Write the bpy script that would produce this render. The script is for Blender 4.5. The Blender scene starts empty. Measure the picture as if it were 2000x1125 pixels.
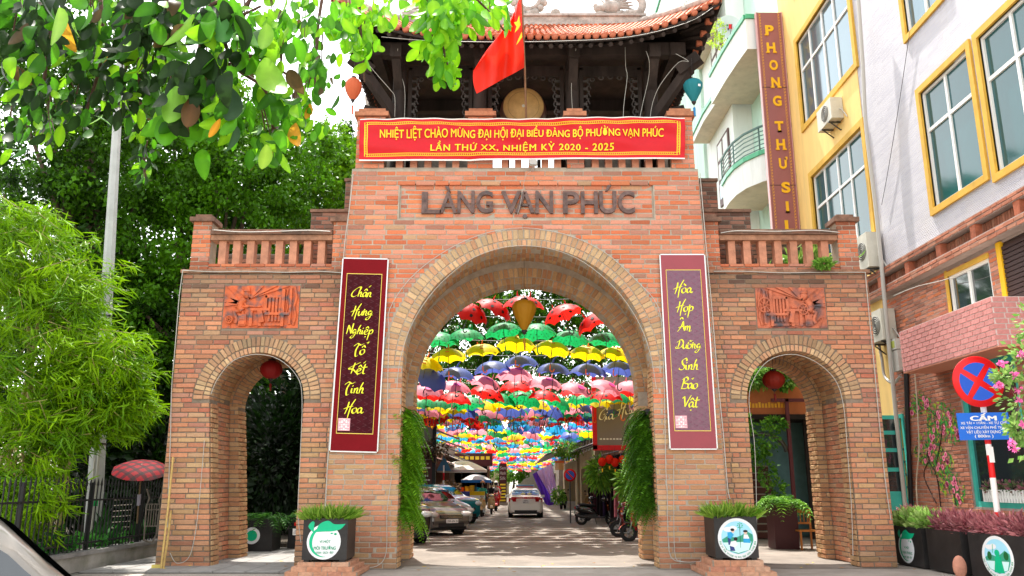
import bpy, math, random
import numpy as np
from mathutils import Vector, Matrix, Euler
R = math.radians
random.seed(7); rng = np.random.default_rng(7)
S = bpy.context.scene
COL = S.collection

# ------------------------------------------------------------------ camera, light, exposure
CAM_H, FPX, PITCH = 1.65, 1590.0, R(13.5)
cam_d = bpy.data.cameras.new('camera'); cam = bpy.data.objects.new('camera', cam_d); COL.objects.link(cam)
cam_d.sensor_width = 36; cam_d.lens = 36*FPX/2000; cam_d.clip_start = .05; cam_d.clip_end = 2000
cam.location = (0, 0, CAM_H); cam.rotation_euler = (R(90)+PITCH, 0, 0); S.camera = cam

SUN = Vector((-.09, .35, .925)).normalized()
w = bpy.data.worlds.new('World'); S.world = w; w.use_nodes = True
nt = w.node_tree; nt.nodes.clear()
sky = nt.nodes.new('ShaderNodeTexSky'); sky.sky_type = 'NISHITA'; sky.sun_disc = False
sky.sun_elevation = math.asin(SUN.z); sky.sun_rotation = math.atan2(SUN.x, SUN.y)
sky.air_density = 1.2; sky.dust_density = 1.5; sky.ozone_density = .6
bg = nt.nodes.new('ShaderNodeBackground'); bg.inputs[1].default_value = .15
ow = nt.nodes.new('ShaderNodeOutputWorld')
hs = nt.nodes.new('ShaderNodeHueSaturation'); hs.inputs['Saturation'].default_value = .35      # hazy white tropical sky
wt = nt.nodes.new('ShaderNodeMix'); wt.data_type = 'RGBA'; wt.blend_type = 'MULTIPLY'; wt.inputs[0].default_value = 1; wt.inputs[7].default_value = (1.04, 1, .92, 1)
nt.links.new(sky.outputs[0], hs.inputs['Color']); nt.links.new(hs.outputs[0], wt.inputs[6]); nt.links.new(wt.outputs[2], bg.inputs[0]); nt.links.new(bg.outputs[0], ow.inputs[0])
sd = bpy.data.lights.new('sun', 'SUN'); sd.energy = 2.3; sd.angle = R(.53); sd.color = (1, .95, .87)
so = bpy.data.objects.new('sun', sd); COL.objects.link(so)
so.rotation_euler = (-SUN).to_track_quat('-Z', 'Y').to_euler(); so.location = (0, 0, 40)
S.view_settings.view_transform = 'Standard'; S.view_settings.look = 'None'
S.view_settings.exposure = 2.1; S.view_settings.gamma = 1; S.view_settings.use_curve_mapping = False
S.cycles.max_bounces = 7; S.cycles.diffuse_bounces = 4; S.cycles.transparent_max_bounces = 8
S.cycles.use_denoising = True

def at(px, py, Y):
    """a point of the place seen at pixel (px, py) of the 2000 px photograph, Y metres ahead"""
    v = py-562.5; fw = FPX*math.cos(PITCH)+v*math.sin(PITCH); up = FPX*math.sin(PITCH)-v*math.cos(PITCH)
    return Vector(((px-1000)/fw*Y, Y, CAM_H+up/fw*Y))
def atx(px, py, X):
    """the same on the plane x = X"""
    v = py-562.5; fw = FPX*math.cos(PITCH)+v*math.sin(PITCH)
    return at(px, py, X*fw/(px-1000))
def project(P):
    P = np.asarray(P, float); z = P[..., 2]-CAM_H; y = P[..., 1]
    d = y*math.cos(PITCH)+z*math.sin(PITCH); u = z*math.cos(PITCH)-y*math.sin(PITCH)
    return 1000+FPX*P[..., 0]/d, 562.5-FPX*u/d, d

def lin(h):
    h = h.lstrip('#'); c = [int(h[i:i+2], 16)/255 for i in (0, 2, 4)]
    return tuple(x/12.92 if x <= .04045 else ((x+.055)/1.055)**2.4 for x in c)

# ------------------------------------------------------------------ materials
MATS = {}
def M(name, col=(.5, .5, .5), rough=.6, metal=0, vary=0, scale=4, bump=0, bscale=30, attr=False, transl=0, spec=.3,
      emit=0, alpha=1, coat=0, dirt=0, dirtcol=(.05, .045, .035), stretch=(1, 1, 1), pos=False, tint2=None):
    if name in MATS: return MATS[name]
    m = bpy.data.materials.new(name); m.use_nodes = True; MATS[name] = m
    if isinstance(col, str): col = lin(col)
    n = m.node_tree.nodes; l = m.node_tree.links; p = n['Principled BSDF']
    p.inputs['Roughness'].default_value = rough; p.inputs['Metallic'].default_value = metal
    p.inputs['Specular IOR Level'].default_value = spec
    if coat: p.inputs['Coat Weight'].default_value = coat; p.inputs['Coat Roughness'].default_value = .05
    src = None
    rgb = n.new('ShaderNodeRGB'); rgb.outputs[0].default_value = (*col, 1); src = rgb.outputs[0]
    if attr:
        a = n.new('ShaderNodeAttribute'); a.attribute_name = 'Col'
        oi = n.new('ShaderNodeObjectInfo')
        mx = n.new('ShaderNodeMix'); mx.data_type = 'RGBA'; mx.blend_type = 'MULTIPLY'; mx.inputs[0].default_value = 1
        l.new(a.outputs['Color'], mx.inputs[6]); l.new(oi.outputs['Color'], mx.inputs[7]); src = mx.outputs[2]
    tc = n.new('ShaderNodeTexCoord'); mp = n.new('ShaderNodeMapping'); mp.inputs['Scale'].default_value = stretch
    if pos:
        g = n.new('ShaderNodeNewGeometry'); l.new(g.outputs['Position'], mp.inputs[0])
    else: l.new(tc.outputs['Object'], mp.inputs[0])
    if vary:
        nz = n.new('ShaderNodeTexNoise'); nz.inputs['Scale'].default_value = scale; nz.inputs['Detail'].default_value = 6
        nz.inputs['Roughness'].default_value = .65
        l.new(mp.outputs[0], nz.inputs['Vector'])
        mr = n.new('ShaderNodeMapRange'); mr.inputs['From Min'].default_value = .3; mr.inputs['From Max'].default_value = .7
        mr.inputs['To Min'].default_value = 1-vary; mr.inputs['To Max'].default_value = 1+vary
        l.new(nz.outputs['Fac'], mr.inputs['Value'])
        mx = n.new('ShaderNodeMix'); mx.data_type = 'RGBA'; mx.blend_type = 'MULTIPLY'; mx.inputs[0].default_value = 1
        cb = n.new('ShaderNodeCombineColor')
        for i in range(3): l.new(mr.outputs[0], cb.inputs[i])
        l.new(src, mx.inputs[6]); l.new(cb.outputs[0], mx.inputs[7]); src = mx.outputs[2]
    if tint2:
        nz2 = n.new('ShaderNodeTexNoise'); nz2.inputs['Scale'].default_value = tint2[1]; nz2.inputs['Detail'].default_value = 4
        l.new(mp.outputs[0], nz2.inputs['Vector'])
        mr2 = n.new('ShaderNodeMapRange'); mr2.inputs['From Min'].default_value = .48; mr2.inputs['From Max'].default_value = .68
        l.new(nz2.outputs['Fac'], mr2.inputs['Value'])
        mx = n.new('ShaderNodeMix'); mx.data_type = 'RGBA'; l.new(mr2.outputs[0], mx.inputs[0])
        l.new(src, mx.inputs[6]); mx.inputs[7].default_value = (*tint2[0], 1); src = mx.outputs[2]
    if dirt:
        nz = n.new('ShaderNodeTexNoise'); nz.inputs['Scale'].default_value = 1.3; nz.inputs['Detail'].default_value = 8
        nz.inputs['Roughness'].default_value = .7
        l.new(mp.outputs[0], nz.inputs['Vector'])
        mr = n.new('ShaderNodeMapRange'); mr.inputs['From Min'].default_value = .5; mr.inputs['From Max'].default_value = .75
        mr.inputs['To Max'].default_value = dirt
        l.new(nz.outputs['Fac'], mr.inputs['Value'])
        mx = n.new('ShaderNodeMix'); mx.data_type = 'RGBA'; l.new(mr.outputs[0], mx.inputs[0])
        l.new(src, mx.inputs[6]); mx.inputs[7].default_value = (*dirtcol, 1); src = mx.outputs[2]
    l.new(src, p.inputs['Base Color'])
    if bump:
        nb = n.new('ShaderNodeTexNoise'); nb.inputs['Scale'].default_value = bscale; nb.inputs['Detail'].default_value = 5
        l.new(mp.outputs[0], nb.inputs['Vector'])
        b = n.new('ShaderNodeBump'); b.inputs['Strength'].default_value = bump; b.inputs['Distance'].default_value = .02
        l.new(nb.outputs['Fac'], b.inputs['Height']); l.new(b.outputs[0], p.inputs['Normal'])
    if emit: p.inputs['Emission Strength'].default_value = emit; l.new(src, p.inputs['Emission Color'])
    if alpha < 1: p.inputs['Alpha'].default_value = alpha
    if transl:
        t = n.new('ShaderNodeBsdfTranslucent'); l.new(src, t.inputs[0])
        ms = n.new('ShaderNodeMixShader'); ms.inputs[0].default_value = transl
        l.new(p.outputs[0], ms.inputs[1]); l.new(t.outputs[0], ms.inputs[2])
        l.new(ms.outputs[0], n['Material Output'].inputs[0])
    return m
def glass_mat(name, col, rough=.04):
    return M(name, col, rough=rough, spec=1.0, coat=.6)

# ------------------------------------------------------------------ objects
def tag(o, label=None, cat=None, group=None, kind=None):
    if label: o['label'] = label
    if cat: o['category'] = cat
    if group: o['group'] = group
    if kind: o['kind'] = kind
    return o
def thing(name, label, cat, loc=(0, 0, 0), rz=0, group=None):
    o = bpy.data.objects.new(name, None); COL.objects.link(o); o.location = loc; o.rotation_euler = (0, 0, rz)
    o.empty_display_size = .2
    return tag(o, label, cat, group)
def link(name, me, parent=None, loc=None):
    o = bpy.data.objects.new(name, me); COL.objects.link(o)
    if parent is not None: o.parent = parent
    if loc is not None: o.location = loc
    return o
def children(o): return [c for c in KIDS if c.parent == o]
def copy_tree(o, parent=None):
    c = o.copy(); COL.objects.link(c); c.parent = parent
    for ch in list(o.children): copy_tree(ch, c)
    return c

def np_mesh(name, V, F, mat=None, col=None, smooth=False):
    """V (n,3) array; F (m,k) array of equal-sized faces or a list of such arrays"""
    V = np.asarray(V, np.float32)
    Fs = F if isinstance(F, list) else [F]
    Fs = [np.asarray(f, np.int32) for f in Fs if len(f)]
    me = bpy.data.meshes.new(name)
    me.vertices.add(len(V)); me.vertices.foreach_set('co', V.ravel())
    loops = np.concatenate([f.ravel() for f in Fs]); me.loops.add(len(loops)); me.loops.foreach_set('vertex_index', loops)
    tot = np.concatenate([np.full(len(f), f.shape[1], np.int32) for f in Fs])
    st = np.concatenate([[0], np.cumsum(tot)[:-1]]).astype(np.int32)
    me.polygons.add(len(tot)); me.polygons.foreach_set('loop_start', st); me.polygons.foreach_set('loop_total', tot)
    me.polygons.foreach_set('use_smooth', np.full(len(tot), bool(smooth)))
    me.update(calc_edges=True); me.validate()
    if mat:
        for m in (mat if isinstance(mat, (list, tuple)) else [mat]): me.materials.append(m)
    if col is not None:
        a = me.color_attributes.new('Col', 'FLOAT_COLOR', 'POINT')
        c = np.ones((len(V), 4), np.float32); c[:, :3] = col; a.data.foreach_set('color', c.ravel())
    return me

class MB:
    """collects shapes with material slots; build() links ONE mesh object"""
    def __init__(s): s.V = []; s.F = []; s.mi = []; s.sm = []; s.mats = []
    def slot(s, m):
        if m not in s.mats: s.mats.append(m)
        return s.mats.index(m)
    def add(s, V, F, m, smooth=False):
        b = len(s.V); s.V.extend([tuple(v) for v in V]); k = s.slot(m)
        for f in F: s.F.append([b+i for i in f]); s.mi.append(k); s.sm.append(smooth)
        return s
    def box(s, c, d, m, rz=0, rot=None, taper=1):
        x, y, z = d[0]/2, d[1]/2, d[2]/2; t = taper
        V = [Vector(v) for v in ((-x, -y, -z), (x, -y, -z), (x, y, -z), (-x, y, -z), (-x*t, -y*t, z), (x*t, -y*t, z), (x*t, y*t, z), (-x*t, y*t, z))]
        E = Euler(rot) if rot else Euler((0, 0, rz)); E = E.to_matrix()
        V = [E @ v+Vector(c) for v in V]
        return s.add(V, [(0, 3, 2, 1), (4, 5, 6, 7), (0, 1, 5, 4), (1, 2, 6, 5), (2, 3, 7, 6), (3, 0, 4, 7)], m)
    def bb(s, x0, x1, y0, y1, z0, z1, m): return s.box(((x0+x1)/2, (y0+y1)/2, (z0+z1)/2), (abs(x1-x0), abs(y1-y0), abs(z1-z0)), m)
    def bar(s, a, b, wd, m, up=(0, 0, 1), ht=None):
        a = Vector(a); b = Vector(b); d = (b-a); L = d.length; d.normalize()
        u = Vector(up); sx = d.cross(u)
        if sx.length < 1e-4: sx = d.cross(Vector((1, 0, 0)))
        sx.normalize(); sz = sx.cross(d); h = (ht or wd)/2; wd = wd/2
        V = [a+sx*i*wd+sz*j*h for i, j in ((-1, -1), (1, -1), (1, 1), (-1, 1))]+[b+sx*i*wd+sz*j*h for i, j in ((-1, -1), (1, -1), (1, 1), (-1, 1))]
        return s.add(V, [(0, 3, 2, 1), (4, 5, 6, 7), (0, 1, 5, 4), (1, 2, 6, 5), (2, 3, 7, 6), (3, 0, 4, 7)], m)
    def tube(s, pts, rad, m, n=8, caps=True, smooth=True, flat=None):
        pts = [Vector(p) for p in pts]; N = len(pts)
        if not hasattr(rad, '__len__'): rad = [rad]*N
        V = []; prev = None
        for i, p in enumerate(pts):
            t = (pts[min(i+1, N-1)]-pts[max(i-1, 0)])
            if t.length < 1e-9: t = Vector((0, 0, 1))
            t.normalize()
            if prev is None:
                a = t.cross(Vector((0, 0, 1)))
                if a.length < .01: a = t.cross(Vector((1, 0, 0)))
            else: a = prev-t*prev.dot(t)
            a.normalize(); prev = a; b = t.cross(a)
            for k in range(n):
                q = 2*math.pi*k/n; V.append(p+(a*math.cos(q)+b*math.sin(q)*(flat or 1))*rad[i])
        F = [(i*n+k, i*n+(k+1) % n, (i+1)*n+(k+1) % n, (i+1)*n+k) for i in range(N-1) for k in range(n)]
        s.add(V, F, m, smooth)
        if caps: s.add(V[:n], [tuple(range(n))[::-1]], m); s.add(V[-n:], [tuple(range(n))], m)
        return s
    def lathe(s, prof, c, m, n=16, axis='z', smooth=True, mod=None):
        V = []; c = Vector(c)
        for r, h in prof:
            for k in range(n):
                q = 2*math.pi*k/n; rr = r*(mod(q) if mod else 1)
                x, y = rr*math.cos(q), rr*math.sin(q)
                V.append(c+Vector({'z': (x, y, h), 'y': (x, h, y), 'x': (h, x, y)}[axis]))
        F = [(i*n+k, i*n+(k+1) % n, (i+1)*n+(k+1) % n, (i+1)*n+k) for i in range(len(prof)-1) for k in range(n)]
        return s.add(V, F, m, smooth)
    def ell(s, c, r, m, n=12, k=8, rot=None):
        V = []; E = Euler(rot or (0, 0, 0)).to_matrix()
        for i in range(k+1):
            a = math.pi*i/k
            for j in range(n):
                b = 2*math.pi*j/n
                V.append(E @ Vector((r[0]*math.sin(a)*math.cos(b), r[1]*math.sin(a)*math.sin(b), r[2]*math.cos(a)))+Vector(c))
        return s.add(V, [(i*n+j, i*n+(j+1) % n, (i+1)*n+(j+1) % n, (i+1)*n+j) for i in range(k) for j in range(n)], m, True)
    def prism(s, poly, o, u, v, th, m):
        """polygon (2D) in the plane o + a*u + b*v, thickness th along u x v"""
        o, u, v = Vector(o), Vector(u), Vector(v); nrm = u.cross(v).normalized(); n = len(poly)
        A = [o+u*a+v*b for a, b in poly]; B = [p+nrm*th for p in A]
        s.add(A+B, [tuple(range(n))[::-1], tuple(range(n, 2*n))]+[(i, (i+1) % n, n+(i+1) % n, n+i) for i in range(n)], m)
        return s
    def grid(s, P, m, smooth=True):
        """P: rows of points"""
        r, c = len(P), len(P[0]); V = [p for row in P for p in row]
        return s.add(V, [(i*c+j, i*c+j+1, (i+1)*c+j+1, (i+1)*c+j) for i in range(r-1) for j in range(c-1)], m, smooth)
    def build(s, name, parent=None, loc=None, label=None, cat=None, group=None, kind=None, col=None):
        me = bpy.data.meshes.new(name); me.from_pydata([tuple(v) for v in s.V], [], s.F)
        for m in s.mats: me.materials.append(m)
        me.polygons.foreach_set('material_index', s.mi); me.polygons.foreach_set('use_smooth', s.sm); me.update()
        if col is not None:
            a = me.color_attributes.new('Col', 'FLOAT_COLOR', 'POINT')
            a.data.foreach_set('color', np.tile([*col, 1], len(s.V)).astype(np.float32))
        o = link(name, me, parent, loc); return tag(o, label, cat, group, kind)

def catmull(pts, k=6):
    pts = [Vector(p) for p in pts]; out = []
    for i in range(len(pts)-1):
        p0 = pts[max(i-1, 0)]; p1 = pts[i]; p2 = pts[i+1]; p3 = pts[min(i+2, len(pts)-1)]
        for j in range(k):
            t = j/k
            out.append(.5*((2*p1)+(p2-p0)*t+(2*p0-5*p1+4*p2-p3)*t*t+(3*p1-p0-3*p2+p3)*t**3))
    out.append(pts[-1]); return out

# ---- lettering with the built-in font
def text_geo(body, bold=0, shear=0, extr=0, space=1, bevel=0, fat=0):
    c = bpy.data.curves.new('t', 'FONT'); c.body = body; c.offset = bold; c.shear = shear; c.extrude = extr; c.space_character = space
    c.resolution_u = 4; c.bevel_depth = bevel; c.fill_mode = 'BOTH'
    o = bpy.data.objects.new('t', c); COL.objects.link(o)
    dg = bpy.context.evaluated_depsgraph_get(); me = bpy.data.meshes.new_from_object(o.evaluated_get(dg))
    V = np.array([v.co[:] for v in me.vertices]) if len(me.vertices) else np.zeros((0, 3)); F = [tuple(p.vertices) for p in me.polygons]
    bpy.data.objects.remove(o); bpy.data.curves.remove(c); bpy.data.meshes.remove(me)
    if fat and len(V):
        W, G = [], []
        for i, (dx, dy) in enumerate(((-1, 0), (1, 0), (0, .6), (0, -.6), (0, 0))):
            G += [tuple(k+i*len(V) for k in f) for f in F]; W.append(V+np.array((dx*fat, dy*fat, .0004*i)))
        V, F = np.concatenate(W), G
    return V, F
def put_text(mb, body, o, u, v, w, h, m, bold=0, shear=0, depth=0, align='c', space=1, fit=True, warp=None, lift=0, fat=0):
    """text scaled to width w and height h (metres), centred at o on plane u, v"""
    V, F = text_geo(body, bold, shear, .5 if depth else 0, space, fat=fat)
    if not len(V): return
    lo, hi = V.min(0), V.max(0); sx = w/(hi[0]-lo[0]); sy = h/(hi[1]-lo[1]) if h else sx
    o, u, v = Vector(o), Vector(u).normalized(), Vector(v).normalized(); n = u.cross(v)
    ox = (lo[0]+hi[0])/2 if align == 'c' else lo[0]; oy = (lo[1]+hi[1])/2
    P = []
    for p in V:
        a, b, d = (p[0]-ox)*sx, (p[1]-oy)*sy, p[2]*(depth or 1)
        q = o+u*a+v*b+n*(d+lift)
        P.append(warp(q) if warp else q)
    mb.add(P, F, m)

# ---- brush lettering (own strokes)
GL = {
 'a': [[(.75, .9), (.35, .95), (.05, .5), (.25, .05), (.6, .3), (.78, .9)], [(.78, .9), (.72, .3), (1, .05), (1.2, .3)]],
 'o': [[(.5, .95), (.1, .7), (.1, .2), (.45, 0), (.8, .35), (.75, .85), (.45, .95)]],
 'e': [[(.1, .45), (.6, .6), (.7, .9), (.35, 1), (.05, .55), (.25, .05), (.7, .05), (1, .35)]],
 'n': [[(.1, .9), (.15, .5), (.1, 0)], [(.12, .55), (.45, .95), (.65, .7), (.6, .15), (.95, .05)]],
 'm': [[(.1, .9), (.1, 0)], [(.1, .5), (.4, .95), (.55, .6), (.5, .05)], [(.52, .5), (.85, .95), (1, .6), (1, -.1), (1.4, .15)]],
 'u': [[(.1, .9), (.08, .25), (.35, 0), (.7, .4), (.78, .9)], [(.78, .9), (.75, .2), (1.05, .1)]],
 'i': [[(.1, .9), (.12, .2), (.4, .1)], [(.12, 1.35), (.22, 1.25)]],
 'h': [[(.45, 2), (.2, 1.2), (.1, 0)], [(.12, .5), (.45, 1), (.65, .7), (.6, .15), (.95, .1)]],
 'l': [[(.15, .5), (.5, 1.9), (.35, 2.1), (.15, 1), (.25, .1), (.6, .2)]],
 'k': [[(.4, 2.1), (.2, 1.1), (.1, 0)], [(.75, 1.1), (.2, .6), (.9, .1)]],
 't': [[(.45, 1.9), (.3, .9), (.35, .1), (.75, .1)], [(-.05, 1.2), (.95, 1.35)]],
 'g': [[(.7, .9), (.3, .95), (.1, .5), (.35, .2), (.7, .6), (.78, .9), (.7, 0), (.3, -.8), (-.15, -.7), (.3, -.2), (1.1, .2)]],
 'p': [[(.2, 1), (.15, 0), (.05, -1.2)], [(.15, .5), (.5, 1), (.85, .75), (.7, .2), (.2, .15)]],
 'y': [[(.1, .9), (.15, .3), (.5, .3), (.75, .9)], [(.75, .9), (.55, -.6), (.1, -1), (.1, -.6), (.9, .2)]],
 'C': [[(1.5, 1.7), (1.7, 2.05), (1.1, 1.9), (.3, 1.1), (.1, .3), (.6, 0), (1.5, .5)]],
 'G': [[(1.4, 1.8), (1, 2), (.3, 1.3), (.2, .3), (.8, .1), (1.2, .9)], [(.8, .95), (1.35, 1), (1.2, -.3)]],
 'H': [[(.4, 2), (.35, 1), (.1, -.2)], [(1.45, 2.5), (.9, 1.1), (.75, -.9)], [(-.3, .7), (.6, 1.1), (1.3, 1.25)]],
 'N': [[(.3, 1.9), (.25, 1), (.2, 0)], [(.3, 1.9), (.8, .9), (1.1, .1)], [(1.2, 2.3), (1.15, 1.1), (1.1, .1)]],
 'T': [[(-.1, 1.5), (.5, 2), (1.1, 1.75), (1.7, 2.05)], [(.8, 1.8), (.45, .8), (.6, -.3), (1, -.2)]],
 'K': [[(.7, 2.1), (.5, 1), (.35, 0)], [(1.7, 2.2), (-.3, 1), (.6, .8), (1.7, -.2)]],
 'A': [[(.9, 1.9), (.6, .8), (0, -.2)], [(.9, 1.9), (1.05, .9), (1.3, .05)], [(.1, .6), (.8, .85), (1.3, .7)]],
 'D': [[(.6, 1.7), (.5, .8), (.3, .1)], [(0, 1.3), (.9, 1.9), (1.4, 1.2), (.9, .2), (-.1, .1), (.2, .6)]],
 'S': [[(1.3, 1.6), (1.1, 2.1), (.5, 1.7), (.6, 1.1), (1, .6), (.7, .05), (.1, .1), (.1, .4)]],
 'B': [[(.5, 1.9), (.4, 1), (.2, 0)], [(.1, 1.6), (.9, 2.1), (1.2, 1.6), (.5, 1.1), (1.3, .8), (1.1, .1), (.1, 0)]],
 'V': [[(.1, 1.6), (.4, 1.9), (.6, .9), (.7, .1)], [(.7, .1), (1.2, 1.3), (1.6, 2.2)]],
}
GW = {'m': 1.35, 'i': .5, 'C': 1.35, 'H': 1.25, 'N': 1.3, 'T': 1.25, 'K': 1.3, 'D': 1.35, 'S': 1.15, 'B': 1.25, 'V': 1.35, 'A': 1.3, 'g': 1.05, 'G': 1.3, 'l': .6, 't': .8}
ACC = {'^': [[(.2, 1.25), (.5, 1.65), (.85, 1.3)]], '/': [[(.6, 1.75), (1, 2.2)]], '\\': [[(.3, 1.9), (.75, 1.5)]], '.': [[(.4, -.45), (.55, -.55)]],
       '?': [[(.5, 1.9), (.85, 2.1), (.7, 1.75)]], "'": [[(.85, .95), (1.15, 1.1), (1.05, 1.35)]], '~': [[(.2, 1.5), (.5, 1.7), (.7, 1.5), (1, 1.75)]]}
def brush(mb, letters, o, u, v, sc, m, wd=.27, slant=.18):
    """letters: list like ['C','h','a^/','n']"""
    o, u, v = Vector(o), Vector(u).normalized(), Vector(v).normalized(); nrm = u.cross(v); x = 0; d = 0
    for L in letters:
        st = list(GL[L[0]])
        for a in L[1:]:
            dy = .95 if L[0].isupper() else 0
            if a in '/\\?' and '^' in L: sh = (.35, .25)
            else: sh = (0, -.15 if a in '/\\?' else 0)
            st += [[(p[0]+sh[0], p[1]+sh[1]+dy) for p in q] for q in ACC[a]]
        for q in st:
            P = catmull([(a[0], a[1], 0) for a in q], 5); V = []; N = len(P)
            for i, p in enumerate(P):
                t = P[min(i+1, N-1)]-P[max(i-1, 0)]; t.normalize() if t.length > 1e-6 else None
                an = math.atan2(t.y, t.x); f = abs(math.sin(an-R(35))); ww = wd*(.28+.85*f)*(1-.55*(i/(N-1))**3)*(.75+.25*min(1, i/2))
                nx, ny = -t.y, t.x
                for sg in (-1, 1):
                    a, b = p.x+nx*ww*.5*sg, p.y+ny*ww*.5*sg
                    V.append(o+u*(x+a+slant*b)*sc+v*b*sc+nrm*d)
            mb.add(V, [(2*i, 2*i+1, 2*i+3, 2*i+2) for i in range(N-1)], m); d += .0004
        x += GW.get(L[0], .95)
    return x*sc

# ---- leaves
def leaf_tpl(kind):
    if kind == 'oval':
        ts = (0, .1, .25, .42, .6, .77, .9, 1); V = [(s_*.25*math.sin(math.pi*min(1, t**.9*.96+.02))**.75*(t < 1), t, .05*abs(s_)) for t in ts for s_ in (-1, 0, 1)]
        F = []
        for i in range(7):
            for k in (0, 1): a = i*3+k; F += [(a, a+1, a+4), (a, a+4, a+3)]
    elif kind == 'small':
        V = [(0, 0, 0), (.3, .45, .06), (0, 1, 0), (-.3, .45, .06)]; F = [(0, 1, 2), (0, 2, 3)]
    elif kind == 'blade':
        V = [(0, 0, 0), (.06, .35, .04), (0, 1, -.12), (-.06, .35, .04)]; F = [(0, 1, 2), (0, 2, 3)]
    elif kind == 'bam': V = [(0, 0, 0), (.055, .3, .02), (.035, .7, -.02), (0, 1, -.12), (-.035, .7, -.02), (-.055, .3, .02)]; F = [(0, 1, 2), (0, 2, 4), (2, 3, 4), (0, 4, 5)]
    elif kind == 'lance':
        V = [(0, 0, 0), (.12, .3, .03), (.1, .65, .0), (0, 1, -.1), (-.1, .65, .0), (-.12, .3, .03)]; F = [(0, 1, 2), (0, 2, 4), (2, 3, 4), (0, 4, 5)]
    return np.array(V, float), np.array(F, int)
def frames(D, roll=None):
    """rotation matrices whose local +y is D, with a random or given roll"""
    n = len(D); D = D/np.linalg.norm(D, axis=1, keepdims=True)
    a = rng.normal(size=(n, 3)) if roll is None else roll
    X = np.cross(D, a); X /= np.linalg.norm(X, axis=1, keepdims=True)+1e-9
    Z = np.cross(X, D)
    return np.stack([X, D, Z], axis=2)
def leaves_mesh(name, P, D, size, kind, mat, colA, colB, roll=None, cvar=.25, colf=None):
    T, F = leaf_tpl(kind); n = len(P); Q = frames(D, roll)
    size = np.broadcast_to(size, (n,))
    V = np.einsum('nij,kj->nki', Q, T)*size[:, None, None]+P[:, None, :]
    FF = (F[None]+(np.arange(n)*len(T))[:, None, None]).reshape(-1, 3)
    t = rng.random(n)[:, None] if colf is None else colf[:, None]
    c = (np.array(colA)[None]*(1-t)+np.array(colB)[None]*t)*(1+cvar*(rng.random((n, 1))-.5)*2)
    c = np.repeat(np.clip(c, 0, 1), len(T), axis=0)
    return np_mesh(name, V.reshape(-1, 3), FF, mat, c)
def blob_pts(n, centres, radii, shell=.5):
    """points in a union of ellipsoids, denser to the outside"""
    centres = np.asarray(centres, float); radii = np.asarray(radii, float)
    k = rng.integers(0, len(centres), n); d = rng.normal(size=(n, 3)); d /= np.linalg.norm(d, axis=1, keepdims=True)
    r = (shell+(1-shell)*rng.random(n))**(1/1.5)*(1+.12*rng.normal(size=n))
    return centres[k]+d*radii[k]*r[:, None], d
# ------------------------------------------------------------------ the ground
m_road = M('street concrete', (.2, .17, .145), rough=.85, vary=.28, scale=.9, bump=.35, bscale=18, dirt=.75, dirtcol=(.12, .1, .085))
m_ground = M('ground', (.2, .19, .16), rough=.95, vary=.3, scale=.3)
m_apron = M('apron concrete', (.32, .285, .25), rough=.85, vary=.2, scale=1.6, bump=.3, bscale=30, dirt=.35, dirtcol=(.16, .14, .12))
m_slab = M('paving stone', (.27, .26, .245), rough=.8, vary=.22, scale=2.2, bump=.3, bscale=25, dirt=.3)
m_joint = M('joint mortar', (.13, .12, .105), rough=.95, vary=.2, scale=5)
m_soil = M('soil', (.05, .04, .028), rough=1, vary=.4, scale=3, bump=.5)
b = MB(); b.add([(-400, -60, -.012), (400, -60, -.012), (400, 900, -.012), (-400, 900, -.012)], [(0, 1, 2, 3)], m_ground)
b.build('ground', kind='structure')
b = MB(); b.add([(-8.1, -20, -.008), (10.4, -20, -.008), (10.4, 17.1, -.008), (-8.1, 17.1, -.008)], [(0, 1, 2, 3)], m_apron)
b.build('forecourt', kind='structure')
b = MB(); b.add([(-5, 17.1, -.004), (10.4, 17.1, -.004), (10.4, 24, -.004), (6.5, 24, -.004), (6.5, 140, -.004), (-5.6, 140, -.004), (-5.6, 21, -.004), (-5, 21, -.004)], [tuple(range(8))], m_road)
b.build('road', kind='structure')
b = MB(); b.bb(-8.2, -3.75, 16.2, 22.5, -.005, .012, m_joint)
pave = b.build('sidewalk', kind='structure')
ys = [16.22+.62*i for i in range(10)]
for i in range(7):
    for j in range(9):
        x0 = -8.18+.63*i; y0 = ys[j]
        q = MB(); q.bb(x0+.006, x0+.618, y0+.006, y0+.608, .01, .03+.004*random.random(), m_slab)
        q.build('paving_slab', pave)
# drain strip of lighter concrete between the street and the forecourt
b = MB(); b.bb(-2.2, 2.95, 17.1, 17.5, -.004, .004, M('patch concrete', (.36, .32, .28), rough=.85, vary=.2, scale=3, bump=.3)); b.build('concrete_patch', kind='structure')

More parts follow.
